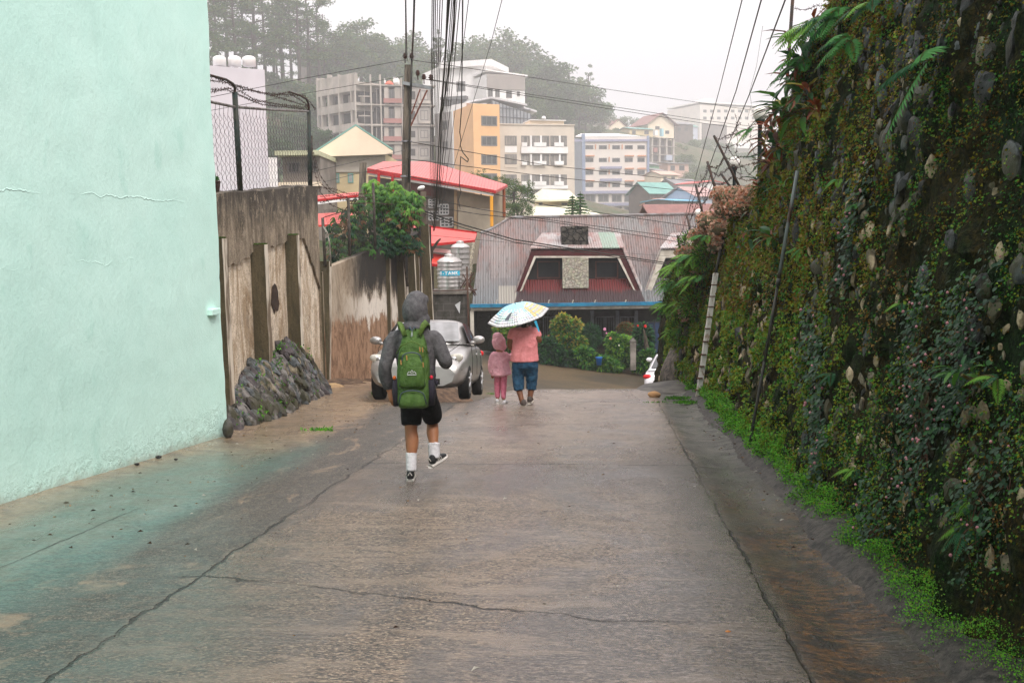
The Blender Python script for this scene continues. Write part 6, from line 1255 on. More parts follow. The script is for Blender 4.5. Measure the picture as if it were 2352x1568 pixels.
house('grey house with a slim green roof alone near the forest edge', 1335, 1398, 258, 245, M_RAW, M_TEALR, 1.6, wins=((1341, 1348, 266, 282), (1352, 1360, 284, 298), (1375, 1385, 266, 280)), ov=1.6, depth=9)
house('small house with a rusty red roof right of the green roofed grey house', 1400, 1440, 290, 255, M_CREAM, M_RUSTR, 3.2, False, 9, ((1412, 1422, 295, 303),))
house('low pale yellow house with a grey green eaves line above the blue trimmed block', 1446, 1500, 296, 235, M_YEL, M_TEALR, .9, wins=((1480, 1490, 300, 309), (1452, 1460, 300, 309)))
house('large brown gabled house crowning the hillside', 1488, 1548, 282, 238, M_CREAM, M_BRNR, 4.0, False, 12, ((1528, 1537, 300, 308), (1505, 1515, 290, 298)), 1.5)
house('dark wooden house right of the large brown gable', 1550, 1592, 285, 250, M_DKW, M_GREYR, 1.5, True, 8, ((1556, 1564, 292, 302), (1572, 1580, 292, 302)))
st_ = Bld('stilted_building', 'tall half open house on concrete stilts stepping down the hillside', 'building', 1496, 226, 1550, 228, 318); st_.wall(M_DKW, 8, 'core', 1498, 1549, 320, None, 2)
for y in (316, 335, 354, 372): st_.band(1494, 1552, y, y + 3, M_RAW, 'slab', .8, 6)
for x in (1497, 1514, 1530, 1546): st_.band(x - 1.5, x + 1.5, 318, 420, M_RAW, 'column', .5, .5)
for x0, x1, y0, y1, m_ in ((1500, 1507, 300, 312, M_WHITE), (1515, 1520, 296, 314, mat('cyan_sheet', (.35, .60, .66))), (1526, 1540, 357, 369, M_BLP), (1498, 1506, 340, 350, M_PKB)): st_.band(x0, x1, y0, y1, m_, 'laundry', 1.2)
house('green walled house beside the blue trimmed block', 1491, 1514, 378, 205, M_GRNH, M_GREYR, 1.2, wins=((1496, 1502, 388, 396),)); house('orange pink two storey house on the slope', 1534, 1582, 375, 215, M_PNK, M_GREYR, .5, wins=((1540, 1550, 380, 392), (1560, 1572, 380, 392)))
house('small cream house with a pinkish roof below the orange pink house', 1518, 1558, 402, 190, M_CREAM, M_PNK, 1.3, wins=((1524, 1531, 406, 414), (1542, 1550, 406, 414))); house('grey roofed shack left of the cream house with pinkish roof', 1503, 1530, 392, 200, M_DKW, M_GREYR, 1)
house('dark house with a broad teal green roof', 1492, 1552, 446, 150, M_DKW, M_TEALR, 2.6, wins=((1500, 1508, 452, 462),), zb=-4); house('orange roofed cottage above the long brown roof', 1536, 1590, 470, 140, mat('peach_wall', (.62, .42, .26)), mat('orange_tile_roof', (.60, .27, .16), (.5, .22, .13), .7, 1), 1.2, zb=-4)
house('grey wide roofed house under the green slope', 1552, 1606, 424, 175, M_GREYR, M_GREYR, 1.6, wins=((1560, 1566, 430, 438),)); house('white house with a thin red roof edge near the wall corner', 1610, 1660, 420, 150, M_WHITE, M_RED, .5, False, wins=((1618, 1624, 428, 440),)); house('pink roofed shed beside the white house with red edge', 1596, 1650, 452, 130, M_BLP, mat('pink_roof', (.42, .27, .25)), 1.8, zb=-4)
house('house with a cyan awning below the hillside', 1548, 1606, 462, 128, M_DKW, mat('cyan_awning', (.18, .45, .62)), .4, zb=-4)
mb = MB(); lb = Bld('brown_roofed_hall', 'long low hall with a plain brown sheet roof just behind the rusty ridge', 'building', 1497, 70, 1680, 70, 496, -6); lb.wall(M_PNK, 5); lb.gable(5, .75, M_BRNR, .3)
fb = Bld('far_white_building', 'large pale building almost lost in the mist above the wall corner', 'building', 1608, 300, 1780, 310, 240); fb.wall(M_PALE, 30); fb.band(1606, 1780, 236, 244, M_WHITE, 'parapet', 1, 30); fb.wall(M_DKW, 4, 'shaded_bay', 1612, 1668, 284, 330, -.6); fb.band(1618, 1640, 226, 236, M_WHITE, 'roof_room', 0, 8)
for y in (252, 268): [fb.win(x, x + 8, y, y + 7, 1, w=.2) for x in range(1615, 1760, 16)]
[fb.win(x, x + 9, 355, 366, 1, w=.3) for x in range(1680, 1760, 16)]; fb.band(1668, 1790, 330, 345, M_WHITE, 'lower_wing', 4, 4)
house('pale far house right of the dark wooden house', 1592, 1625, 292, 300, M_BLP, M_TEALR, 2)
for lbl, x0, x1, yt, D, mA, mB_ in (('dim house with a hipped roof inside the pine forest', 700, 760, 130, 215, M_DKW, M_TEALR), ('weathered shack among trees below the pine forest', 742, 770, 120, 210, M_DKW, M_RUSTR)): house(lbl, x0, x1, yt, D, mA, mB_, 2.5, wins=((x0 + 8, x0 + 16, yt + 6, yt + 14),))
# ================================================================ TREES on the hill and near
TM = [leafmat('far_green', (.09, .17, .055), .8), leafmat('far_deep', (.05, .105, .04), .8), leafmat('far_olive', (.12, .165, .040), .8), leafmat('far_lime', (.11, .16, .04), .8), leafmat('far_yellow', (.42, .33, .05), .7)]
M_TRK = mat('far_bark', (.07, .055, .045), (.04, .035, .03), .9, 3)
def crown(name, parent, pts, leaf, mats_i, per, spread, flat=.5):
    P_, A_, MI = [], [], []
    for p in pts:
        for _ in range(per):
            d = runit(1)[0]; d[2] *= flat; P_.append(np.array(p) + d * spread * rng.random() ** .5); A_.append(runit(1)[0] * np.array((1, 1, .6))); MI.append(mats_i[rng.randrange(len(mats_i))])
    N = len(P_); l = NR.uniform(*leaf, size=N); return leaves(name, P_, A_, runit(N) * .7 + np.array((0, -.3, .8)), l, l * .6, TM, MI, parent)
def pine_proto(h, seed):
    rng.seed(seed); NR.seed(seed); o = empty('pine_tree'); mb = MB(); ln = .04 * h; tr = [(rng.gauss(0, .01) * h * i / 6, rng.gauss(0, .01) * h * i / 6, h * i / 6) for i in range(7)]; mb.tube(tr, [h * .02 * (1 - .12 * i) for i in range(7)], 6); pts = []
    nbr = rng.randint(15, 20)
    for k in range(nbr):
        u = .38 + .6 * (k / nbr) + rng.gauss(0, .015); z = h * u; L = h * (.26 if u < .8 else .26 * (1.12 - u) / .32) * rng.uniform(.5, 1.1); a = rng.random() * 6.28; e = Vector((math.cos(a) * L, math.sin(a) * L, L * rng.uniform(-.02, .28))); b0 = Vector((0, 0, z)); mb.tube([b0, b0 + e * .5 - Vector((0, 0, .02 * h * .3)), b0 + e], [h * .006, h * .004, h * .002], 4, cap=False)
        for t_ in (.45, .7, .88, 1.0): 
            if rng.random() < .85: pts.append(b0 + e * t_ + Vector((rng.gauss(0, .03), rng.gauss(0, .03), .012)) * h)
    mb.build('trunk', M_TRK, o, True); crown('crown', o, pts, (.30, .55), (0, 1, 1, 2), 34, .058 * h, .42); return o
def round_proto(w, h, seed, mi=(0, 0, 1, 2), n=64, name='broadleaf_tree', leaf=(.45, .85), trunk=True):
    rng.seed(seed); NR.seed(seed); o = empty(name); pts = []; mb = MB(); mb.tube([(0, 0, -.5), (0, 0, h * .35), (.1, 0, h * .7)], [h * .03, h * .025, h * .012], 6)
    for k in range(n):
        d = Vector(runit(1)[0]); d.z = abs(d.z) * (1 if rng.random() < .8 else -.5); rr = rng.uniform(.55, 1.0); p = Vector((d.x * w * .5 * rr, d.y * w * .5 * rr, h * .48 + d.z * h * .5 * rr)); pts.append(p)
        if k % 3 == 0: mb.tube([(0, 0, h * .3), p * .6 + Vector((0, 0, h * .12)), p], [h * .012, h * .008, h * .003], 4, cap=False)
    mb.build('trunk', M_TRK, o, True); crown('crown', o, pts, leaf, mi, 70, w * .125, .7); return o
pines = [pine_proto(20, 3), pine_proto(22, 8), pine_proto(18, 14)]; rounds = [round_proto(13, 13, 21), round_proto(15, 11, 22), round_proto(11, 14, 23, (0, 1, 1, 1))]; low = [round_proto(9, 6, 31, (0, 2, 3, 0), 30, leaf=(.3, .5)), round_proto(8, 5, 32, (0, 1, 2, 2), 30, leaf=(.3, .5))]
used = set()
def plant(pr, px, ybase, D, s, label, group, rot=None, cat='tree'):
    o = pr if pr.name not in used else copy_tree(pr); used.add(pr.name); used.add(o.name); p = P(px, ybase, D); o.location = p - Vector((0, 0, .3)); k = s; o.scale = (k * rng.uniform(.9, 1.1), k * rng.uniform(.9, 1.1), k); o.rotation_euler = (0, 0, rng.random() * 6.28); tag(o, label, cat, group); return o
G1 = 'tall pines of the hazy forest on the hill'; L1 = 'tall thin pine in the hazy forest above the white tower and unfinished building'
rng.seed(5)
for (px, yt, yb, D) in [(470, -60, 220, 165), (500, -30, 240, 175), (525, -70, 230, 180), (545, -20, 240, 170), (565, -50, 235, 188), (590, -80, 250, 176), (612, -40, 245, 185), (632, -10, 230, 195), (652, -60, 255, 182), (672, 10, 240, 190), (690, -10, 235, 175), (712, -20, 240, 180), (735, 5, 240, 185), (748, 40, 235, 192), (480, 60, 300, 150), (510, 90, 320, 158), (585, 60, 280, 165), (640, 70, 280, 172)]:
    i = rng.randrange(3); h = (yb - yt) * DM(D) / F; plant(pines[i], px, yb, D, h / (20, 22, 18)[i], 'tall thin hazy pine ' + ('beside the mint building above the finials' if px < 600 else 'right of the three finials' if px < 680 else 'above the curved wing of bare columns'), G1)
G2 = 'round broadleaf trees on the misty hilltop'; L2 = 'dense round crowned tree on the misty hill behind the buildings'
for (px, yt, yb, D, w) in [(830, 55, 200, 205, 115), (790, 80, 210, 198, 90), (915, 82, 205, 215, 90), (880, 105, 215, 208, 80), (945, 115, 215, 212, 60), (1140, 80, 215, 225, 150), (1100, 100, 210, 220, 120), (1190, 110, 240, 228, 100), (1250, 140, 300, 215, 150), (1215, 165, 280, 212, 110), (1300, 160, 300, 222, 120), (1330, 200, 310, 228, 90), (1280, 215, 320, 205, 110), (1225, 225, 300, 200, 80), (1345, 235, 300, 230, 60),
    (500, 180, 330, 160, 140), (570, 190, 340, 165, 130), (640, 170, 330, 172, 130), (690, 190, 340, 165, 110), (730, 210, 360, 160, 90), (650, 255, 380, 150, 110), (700, 270, 400, 142, 100), (770, 150, 260, 190, 100), (870, 150, 240, 195, 90), (940, 160, 260, 190, 80), (760, 100, 220, 200, 80), (990, 150, 300, 188, 60), (740, 290, 380, 130, 60), (640, 310, 430, 120, 90)]:
    i = rng.randrange(3); hp = (13, 11, 14)[i]; h = (yb - yt) * DM(D) / F; plant(rounds[i], px, yb, D, h / hp, 'dense round crowned tree ' + ('on the ridge behind the unfinished building' if 745 < px < 1000 else 'on the right spur of the misty hill' if px > 1205 else 'behind the white modern house' if px > 1000 else 'on the low slope behind the white tower'), G2)
def ordinals(group):
    W_ = ('leftmost', 'second', 'third', 'fourth', 'fifth', 'sixth', 'seventh', 'eighth', 'ninth', 'tenth', 'eleventh', 'twelfth'); d = {}
    for o in COL.objects:
        if o.get('group') == group and o.parent is None: d.setdefault(o['label'], []).append(o)
    for lb, os_ in d.items():
        os_.sort(key=lambda o: o.location.x / o.location.y)
        for i, o in enumerate(os_):
            if len(os_) > 1: o['label'] = (W_[i] if i == 0 else W_[i] + ' from left') + ', ' + lb
ordinals(G1); ordinals(G2)
def single(pr, px, yb, D, h, hp, label, cat='tree'): return plant(pr, px, yb, D, h / hp, label, None, cat=cat)
g = round_proto(7, 26, 41, (0, 1, 2), 44, leaf=(.3, .5)); single(g, 1010, 200, 190, 200 * 190 / F, 26, 'tall loose gum tree rising behind the bundle of cables')
g = round_proto(5, 14, 42, (2, 0), 14, leaf=(.25, .4)); single(g, 1352, 240, 225, 100 * DM(225) / F, 14, 'thin wispy tree standing out at the right end of the forest')
g = round_proto(3, 18, 43, (0, 1), 8, leaf=(.25, .4)); single(g, 822, 110, 205, 84 * DM(205) / F, 18, 'slim bare topped tree poking above the round crowns')
for (px, yt, yb, D, lb) in [(815, 155, 195, 158, 'yellow flowering bush on the roof of the unfinished building'), (905, 168, 192, 160, 'smaller yellow flowering bush beside the orange tent')]:
    g = round_proto(9, 6, 50 + px, (4, 4, 3, 0), 20, 'flowering_bush', (.25, .4)); plant(g, px, yb + 8, D, (yb - yt + 10) * D / F / 6, lb, None, cat='bush')
rng.seed(9)
for (px, yt, yb, D) in [(1375, 290, 315, 225), (1400, 300, 320, 235), (1330, 300, 330, 215), (1420, 295, 316, 240), (1385, 262, 300, 240), (1550, 330, 365, 235), (1580, 325, 360, 240), (1600, 335, 375, 245), (1630, 345, 380, 250), (1570, 355, 385, 230), (1600, 380, 410, 225), (1630, 385, 420, 220), (1590, 395, 425, 205), (1650, 360, 400, 235), (1680, 380, 430, 230), (1560, 415, 435, 190), (1570, 310, 345, 260), (1620, 320, 355, 265), (1440, 270, 298, 260), (1655, 330, 370, 270), (1700, 350, 400, 260), (1610, 405, 440, 195)]:
    i = rng.randrange(2); plant(low[i], px, yb, D, (yb - yt) * DM(D) / F / (6, 5)[i] * 1.15, 'low green tree ' + ('beside the grey house with the slim green roof' if px < 1450 else 'on the slope right of the stilted building' if px < 1610 else 'at the foot of the far misty white building'), 'low trees on the far right hillside')
for (px, yt, yb, D, lb) in [(1180, 395, 500, 70, 'green tree behind the red roofed building beside the beige block'), (1105, 380, 440, 75, 'leafy tree above the red roof in front of the orange block'), (1150, 392, 440, 76, 'small tree right of the leafy tree above the red roof'), (1020, 440, 530, 60, 'dim tree seen under the big red roof'), (1190, 440, 520, 66, 'dark tree beside the tan wall')]:
    g = round_proto(5, 5, 60 + px, (0, 2, 1, 3), 44, leaf=(.14, .24)); plant(g, px, yb, D, (yb - yt) * D / F / 5, lb, None)
ordinals('low trees on the far right hillside')
# twin norfolk pines behind the rusty ridge
def norfolk(px, yt, yb, D, label):
    c = P(px, yb, D); H_ = P(px, yt, D).z - c.z; o = empty('norfolk_pine', c, 0, label, 'tree', 'twin tiered firs'); mb = MB(); mb.tube([(0, 0, 0), (0, 0, H_)], [.08, .015], 6); mb.build('trunk', M_TRK, o); P_, A_, N_ = [], [], []
    for t_ in range(8):
        z = H_ * (.06 + .9 * t_ / 8); r = H_ * .40 * (1 - t_ / 8.6)
        for k in range(9):
            a = 6.28 * k / 9 + t_; d = np.array((math.cos(a), math.sin(a), -.12))
            for j in range(16): u = (j + 1) / 16; P_.append(np.array((0, 0, z)) + d * r * u); A_.append(d * .5 + np.array((0, 0, .8)) + runit(1)[0] * .6); N_.append(runit(1)[0])
    leaves('branches', P_, A_, N_, .13, .05, [leafmat('norfolk_green', (.035, .13, .045), .6), leafmat('norfolk_lime', (.10, .22, .05), .6)], [rng.randrange(2) for _ in P_], o)
norfolk(1315, 447, 500, 60, 'left one of two small tiered firs behind the rusty ridge'); norfolk(1333, 440, 500, 60.5, 'right taller one of two small tiered firs behind the rusty ridge')
# cassava-like bush over the lower wall
CB = [leafmat('bush_green', (.055, .16, .030), .4), leafmat('bush_lime', (.14, .30, .045), .4), leafmat('bush_dark', (.018, .065, .030), .4), leafmat('bush_copper', (.20, .11, .05), .5)]
cb = empty('leafy_bush', P(900, 600, 24.0), 0, 'big leafy bush with drooping fingered leaves hanging over the lower wall', 'bush'); B = cb.location
P_, A_, N_, L_, W_, MI = [], [], [], [], [], []; mb = MB()
blobs = [(870, 450, 23.4, 46, 30, (1, 1, 0, 0)), (905, 440, 23.4, 40, 26, (1, 1, 0)), (935, 465, 23.2, 36, 32, (1, 0, 0)), (925, 500, 23.2, 40, 36, (0, 0, 1, 2, 3)), (890, 500, 23.6, 46, 40, (2, 0, 0, 1)), (915, 545, 23.2, 40, 34, (2, 2, 0)), (945, 560, 23.3, 26, 28, (2, 0, 3)), (820, 490, 22.8, 40, 34, (0, 2, 3, 0)), (790, 530, 22.4, 40, 40, (2, 0, 3, 2)), (840, 540, 22.9, 40, 38, (2, 2, 0)), (770, 570, 22, 24, 30, (0, 2, 3)), (830, 575, 22.7, 50, 22, (2, 0)), (880, 570, 23.2, 34, 24, (2, 2)), (855, 425, 23.5, 22, 14, (1, 1)), (950, 490, 23, 22, 24, (0, 1, 3))]
for (px, py, D, rx, ry, mx) in blobs:
    c0 = P(px, py, D) - B; rx *= D / F; ry *= D / F; mb.tube([(rng.gauss(0, .2), 0, -.6), c0 * .6, c0], [.03, .02, .008], 5)
    for k in range(int(rx * ry * 620) + 14):
        d = runit(1)[0]; q = np.array(c0) + d * np.array((rx, rx * .8, ry)) * rng.uniform(.4, 1.05); mi = rng.choice(mx); ax = np.array((d[0] * .5 + rng.gauss(0, .3), d[1] * .5 - .2, -.75)); 
        for f in range(5):
            aa = ax + np.array((math.cos(f * 1.25), math.sin(f * 1.25), .25)) * .62; P_.append(q); A_.append(aa); N_.append((rng.gauss(0, .2), -.6, 1)); l = rng.uniform(.09, .16); L_.append(l); W_.append(l * .28); MI.append(mi)
leaves('foliage', P_, A_, N_, L_, W_, CB, MI, cb, .15, .3, six=True); mb.build('stems', M_BARK, cb)
# ================================================================ PEOPLE
def remesh(o, vox, sm_it=4, disp=0.0, dscale=.1, sub=False):
    m = mod(o, 'REMESH', mode='VOXEL', voxel_size=vox, use_smooth_shade=True)
    if sm_it: mod(o, 'SMOOTH', factor=.5, iterations=sm_it)
    if disp:
        t = bpy.data.textures.new('folds', 'CLOUDS'); t.noise_scale = dscale; t.noise_depth = 2; mod(o, 'DISPLACE', texture=t, strength=disp, mid_level=.5, texture_coords='LOCAL')
    return o
def limb(mb, path, radii, n=14, mi=0, ex=1.0):
    """tapered limb with rounded ends; radii numbers or (side, depth)"""
    pts = [Vector(p) for p in path]; r = [x if isinstance(x, tuple) else (x, x) for x in radii]
    # resample smoothly
    P2, R2 = [], []; K = 5
    for i in range(len(pts) - 1):
        a, b_, c, d = pts[max(i - 1, 0)], pts[i], pts[i + 1], pts[min(i + 2, len(pts) - 1)]
        for k in range(K):
            t = k / K; P2.append(.5 * ((2 * b_) + (c - a) * t + (2 * a - 5 * b_ + 4 * c - d) * t * t + (3 * b_ - a - 3 * c + d) * t ** 3)); u = t * t * (3 - 2 * t); R2.append((r[i][0] * (1 - u) + r[i + 1][0] * u, r[i][1] * (1 - u) + r[i + 1][1] * u))
    P2.append(pts[-1]); R2.append(r[-1])
    d0, d1 = (P2[0] - P2[1]).normalized(), (P2[-1] - P2[-2]).normalized()
    P2 = [P2[0] + d0 * R2[0][0] * .55 * ex] + P2 + [P2[-1] + d1 * R2[-1][0] * .55 * ex]; R2 = [(R2[0][0] * .55, R2[0][1] * .55)] + R2 + [(R2[-1][0] * .55, R2[-1][1] * .55)]
    vs = []; m = len(P2)
    for i, p in enumerate(P2):
        t = (P2[min(i + 1, m - 1)] - P2[max(i - 1, 0)]).normalized(); sx = Vector((1, 0, 0)); sx = sx - t * sx.dot(t); sx = sx.normalized() if sx.length > .25 else t.orthogonal().normalized(); sy = t.cross(sx)
        for k in range(n): a = 2 * math.pi * k / n; vs.append(p + sx * math.cos(a) * R2[i][0] + sy * math.sin(a) * R2[i][1])
    fs = [(i * n + k, i * n + (k + 1) % n, (i + 1) * n + (k + 1) % n, (i + 1) * n + k) for i in range(m - 1) for k in range(n)] + [tuple(range(n))[::-1], tuple((m - 1) * n + k for k in range(n))]
    mb.add(vs, fs, mi); return mb
def hand(mb, w, d, up, s=1.0, side=1, curl=.5):
    """palm, four fingers and a thumb; w wrist, d pointing direction, up back-of-hand normal"""
    w, d, up = Vector(w), Vector(d).normalized(), Vector(up).normalized(); sd = d.cross(up).normalized() * side; up = sd.cross(d).normalized() * side
    limb(mb, [w, w + d * .045 * s, w + d * .085 * s], [.026 * s, .036 * s, .036 * s], 10)
    for k, (o, l) in enumerate(((-.028, .062), (-.010, .072), (.010, .068), (.027, .054))):
        b_ = w + d * .085 * s + sd * o * s; p1 = b_ + (d * (1 - curl * .3) - up * curl * .5).normalized() * l * .5 * s; p2 = p1 + (d * (1 - curl) - up * curl).normalized() * l * .5 * s; limb(mb, [b_ - d * .01, b_, p1, p2], [.010 * s, .010 * s, .009 * s, .0075 * s], 8)
    b_ = w + d * .03 * s - sd * .03 * s; limb(mb, [b_, b_ - sd * .022 * s + d * .025 * s, b_ - sd * .022 * s - up * .02 * s + d * .055 * s], [.012 * s, .011 * s, .008 * s], 8)
def head(mb, c, r=.095, fwd=1):
    c = Vector(c); mb.ball(c, (r * .82, r, r * 1.22), 16); mb.ball(c + Vector((0, .030 * fwd, -r * .55)), (r * .62, r * .68, r * .75), 12); mb.ball(c + Vector((0, r * 1.02 * fwd, -r * .15)), (.014, .022, .024), 8)
    for sx in (-1, 1): mb.ball(c + Vector((sx * r * .85, -.005, -.005)), (.012, .022, .034), 8)
    limb(mb, [c + Vector((0, -.01, -r * .7)), c + Vector((0, -.02, -r * 1.9))], [r * .58, r * .62], 12)
def fabric(name, c, c2, scale=18, bump=.4, rough=.9, weave=380):
    if name in _MC: return _MC[name]
    m = MT(name); n = m.noise(scale, 5, .65); n2 = m.noise(6, 4, .6, (1, 1, .6), .6); m.col(m.mix(m.ramp(n, .35, .65), c, c2)).set(rough=rough, spec=.15); m.bump(m.math('ADD', m.math('MULTIPLY', n2, 1.0), m.math('MULTIPLY', n, .35)), min(1, bump * 2), .04); _MC[name] = m.m; return m.m
M_SKIN = mat('brown_skin', (.36, .155, .075), (.29, .115, .055), .5, 8, spec=.3); M_SKIN2 = mat('deep_brown_skin', (.20, .080, .038), (.15, .058, .028), .5, 8, spec=.3)
M_HOOD = fabric('charcoal_fleece', (.125, .118, .122), (.078, .074, .078), 30); M_SHORT = fabric('black_shorts', (.004, .004, .005), (.007, .007, .008), 14); M_SOCK = fabric('white_sock', (.72, .70, .72), (.60, .58, .60), 40); M_SHOE = mat('black_shoe', (.012, .012, .014), (.022, .022, .024), .6, 30); M_SOLE = mat('white_sole', (.68, .64, .60), (.45, .40, .36), .6, 12)
# ---- hooded walker
S = 9.0 / F
mp_ = Gd(942, 1098); mx0 = P(965, 1100, mp_.y).x; man = empty('person', (mx0, mp_.y, mp_.z), 0, 'person in grey hooded sweatshirt and black shorts walking away with a green backpack', 'person')
def q(px, py, y=0.0): return Vector(((px - 965) * S, y, (1100 - py) * S))
lk, la, lt = q(945, 985, -.02), q(945, 1066, -.10), None
mb = MB(); head(mb, q(963, 708, .03), .092)
limb(mb, [q(962, 740), q(962, 775), q(963, 850), q(966, 905, .0)], [(.07, .06), (.15, .10), (.14, .10), (.15, .11)])                       # torso
limb(mb, [q(948, 890), q(946, 940, .03), q(945, 985, .0), q(948, 1010, -.03), q(946, 1050, -.08), q(946, 1072, -.10)], [.085, .088, .062, .066, .044, .038])
limb(mb, [q(985, 890), q(993, 940, .16), q(994, 978, .24), q(995, 1000, .20), q(999, 1030, .12), q(1000, 1052, .10)], [.085, .086, .058, .062, .043, .037])
limb(mb, [q(915, 765), q(893, 825, -.04), q(890, 880, .02), q(894, 893, .02)], [.05, .042, .032, .028]); hand(mb, q(894, 893, .02), (.30, -.10, -.9), (-.5, -1, 0), 1.05, 1, .45)
limb(mb, [q(1012, 765), q(1038, 822, -.02), q(1028, 812, .24)], [.05, .042, .028]); hand(mb, q(1028, 812, .24), (-.5, .6, .5), (1, 0, 0), 1.0, -1, .8)
remesh(mb.build('body', M_SKIN, man), .007, 3)
mb = MB()      # sweatshirt: torso, sleeves, hood in one garment
limb(mb, [q(962, 752), q(962, 768), q(962, 810), q(963, 860), q(965, 905)], [(.10, .075), (.185, .125), (.195, .14), (.185, .14), (.178, .135)], 24, ex=.4)
limb(mb, [q(925, 768), q(905, 775), q(888, 826, -.05), q(884, 850, -.02), q(889, 876, .02), q(892, 884, .02)], [.078, .076, .066, .066, .058, .046], 16)
limb(mb, [q(1000, 768), q(1015, 778), q(1034, 818, -.04), q(1036, 826, .02), q(1030, 815, .20)], [.078, .078, .070, .066, .048], 16)
limb(mb, [q(940, 762), q(962, 752, -.05), q(985, 762)], [.075, .085, .075], 14)
mb.ball(q(960, 742, -.045), (.125, .11, .065), 18)
mb.ball(q(962, 706, -.005), (.127, .135, .155), 22); mb.ball(q(966, 684, .03), (.108, .125, .10), 18); mb.ball(q(985, 680, .05), (.045, .07, .045), 12); mb.ball(q(975, 728, .0), (.10, .12, .085), 16)
remesh(mb.build('hooded_sweatshirt', M_HOOD, man), .009, 7, .009, .09)
mb = MB(); limb(mb, [q(966, 892), q(967, 915), q(968, 925)], [(.178, .13), (.185, .14), (.18, .135)], 20, ex=.3)
limb(mb, [q(948, 915, .0), q(946, 945, .03), q(946, 972, .01)], [.105, .108, .100], 18, ex=.25); limb(mb, [q(988, 915), q(993, 942, .12), q(996, 964, .20)], [.105, .106, .098], 18, ex=.25)
remesh(mb.build('shorts', M_SHORT, man), .009, 3, .012, .08)
for a, b_, r in (((946, 1036, -.06), (946, 1076, -.10), .052), ((999, 1024, .135), (1000, 1058, .10), .058)):
    mb = MB(); limb(mb, [q(*a), q((a[0] + b_[0]) / 2, (a[1] + b_[1]) / 2, (a[2] + b_[2]) / 2), q(*b_)], [r * 1.08, r, r * .98], 14, ex=.3); remesh(mb.build('sock', M_SOCK, man), .007, 2, .006, .03)
def shoe(parent, heel, fwd, pitch, L=.29, s=1.0, upper=None, sole=None, stripes=True, name='shoe'):
    f = Vector((fwd[0], fwd[1], 0)).normalized(); rt = Vector((f.y, -f.x, 0)); Mx = Matrix((rt, f, Vector((0, 0, 1)))).transposed(); Rp = Matrix.Rotation(pitch, 3, rt); Mx = Rp @ Mx; h = Vector(heel)
    def tr(x, y, z): return h + Mx @ Vector((x * s, y * L, z * s))
    sec = [(0.0, .030, .030), (.08, .038, .034), (.25, .038, .030), (.5, .042, .028), (.75, .050, .026), (.92, .040, .024), (1.0, .018, .024)]
    mb = MB(); n = 12; vs = []
    for y, w, t in sec:
        for k in range(n): a = 2 * math.pi * k / n; vs.append(tr(w * math.copysign(abs(math.cos(a)) ** .7, math.cos(a)), y, .018 + .018 * math.copysign(abs(math.sin(a)) ** .6, math.sin(a))))
    fs = [(i * n + k, i * n + (k + 1) % n, (i + 1) * n + (k + 1) % n, (i + 1) * n + k) for i in range(len(sec) - 1) for k in range(n)] + [tuple(range(n)), tuple((len(sec) - 1) * n + k for k in range(n))]
    mb.add(vs, fs); so = mb.build(name, sole or M_SOLE, parent, True)
    mb = MB(); mb.ball(tr(0, .18, .068), (.040 * s, .048 * s, .052 * s), 12); limb(mb, [tr(0, .12, .055), tr(0, .35, .075), tr(0, .6, .052), tr(0, .88, .038)], [(.036 * s, .040 * s), (.037 * s, .042 * s), (.041 * s, .03 * s), (.034 * s, .018 * s)], 14); u = mb.build('upper', upper or M_SHOE, so, False); remesh(u, .006, 3)
    if stripes:
        mb = MB()
        for k in range(3):
            for sx in (-1, 1): mb.tube([tr(sx * .043, .36 + k * .09, .038), tr(sx * .037, .30 + k * .09, .078)], .0042, 5)
        mb.tube([tr(-.02, -.015, .075), tr(0, -.02, .105), tr(.02, -.015, .075)], .004, 5); mb.build('stripes', M_SOLE, so)
    return so
shoe(man, q(944, 1103, -.16), (-.05, 1, 0), R(0)); shoe(man, q(991, 1079, .03), (.5, .85, 0), R(10))
# ---- backpack (its own thing, worn by the walker)
bp = empty('backpack', man.location + q(960, 925, -.2), 0, 'green hiking backpack with grey zips, side bottle pockets and a small white mountain emblem', 'backpack')
M_GRN = fabric('green_nylon', (.080, .150, .034), (.055, .110, .024), 22, .5, .6); M_GRN2 = fabric('olive_nylon', (.105, .165, .035), (.075, .125, .028), 22, .4, .6); M_ZIP = mat('grey_blue_zip', (.055, .075, .095), rough=.6); M_MESH = mat('dark_mesh', (.014, .016, .022), (.03, .022, .034), .8, 60); M_PULL = mat('tan_pull', (.38, .19, .06), rough=.6)
def se(sections, n=28, e=.55):
    vs = []
    for cx, cy, cz, rx, ry in sections:
        for k in range(n): a = 2 * math.pi * k / n; vs.append((cx + rx * math.copysign(abs(math.cos(a)) ** e, math.cos(a)), cy + ry * math.copysign(abs(math.sin(a)) ** e, math.sin(a)), cz))
    m = len(sections); return vs, [(i * n + k, i * n + (k + 1) % n, (i + 1) * n + (k + 1) % n, (i + 1) * n + k) for i in range(m - 1) for k in range(n)] + [tuple(range(n))[::-1], tuple((m - 1) * n + k for k in range(n))]
def qb(px, py, y=0.0): return Vector(((px - 960) * S, y, (925 - py) * S))
mb = MB(); mb.add(*se([(0, .05, 0, .09, .07), (0, .04, .012, .135, .10), (0, .03, .05, .155, .125), (0, .03, .16, .160, .13), (0, .04, .35, .155, .12), (0, .05, .50, .142, .11), (0, .07, .62, .115, .09), (0, .085, .69, .085, .07), (0, .10, .715, .05, .04)])); o = mb.build('pack_body', M_GRN, bp, True); mod(o, 'SUBSURF', levels=2, render_levels=2); t = bpy.data.textures.new('pack_folds', 'CLOUDS'); t.noise_scale = .12; mod(o, 'DISPLACE', texture=t, strength=.022, mid_level=.5, texture_coords='LOCAL')
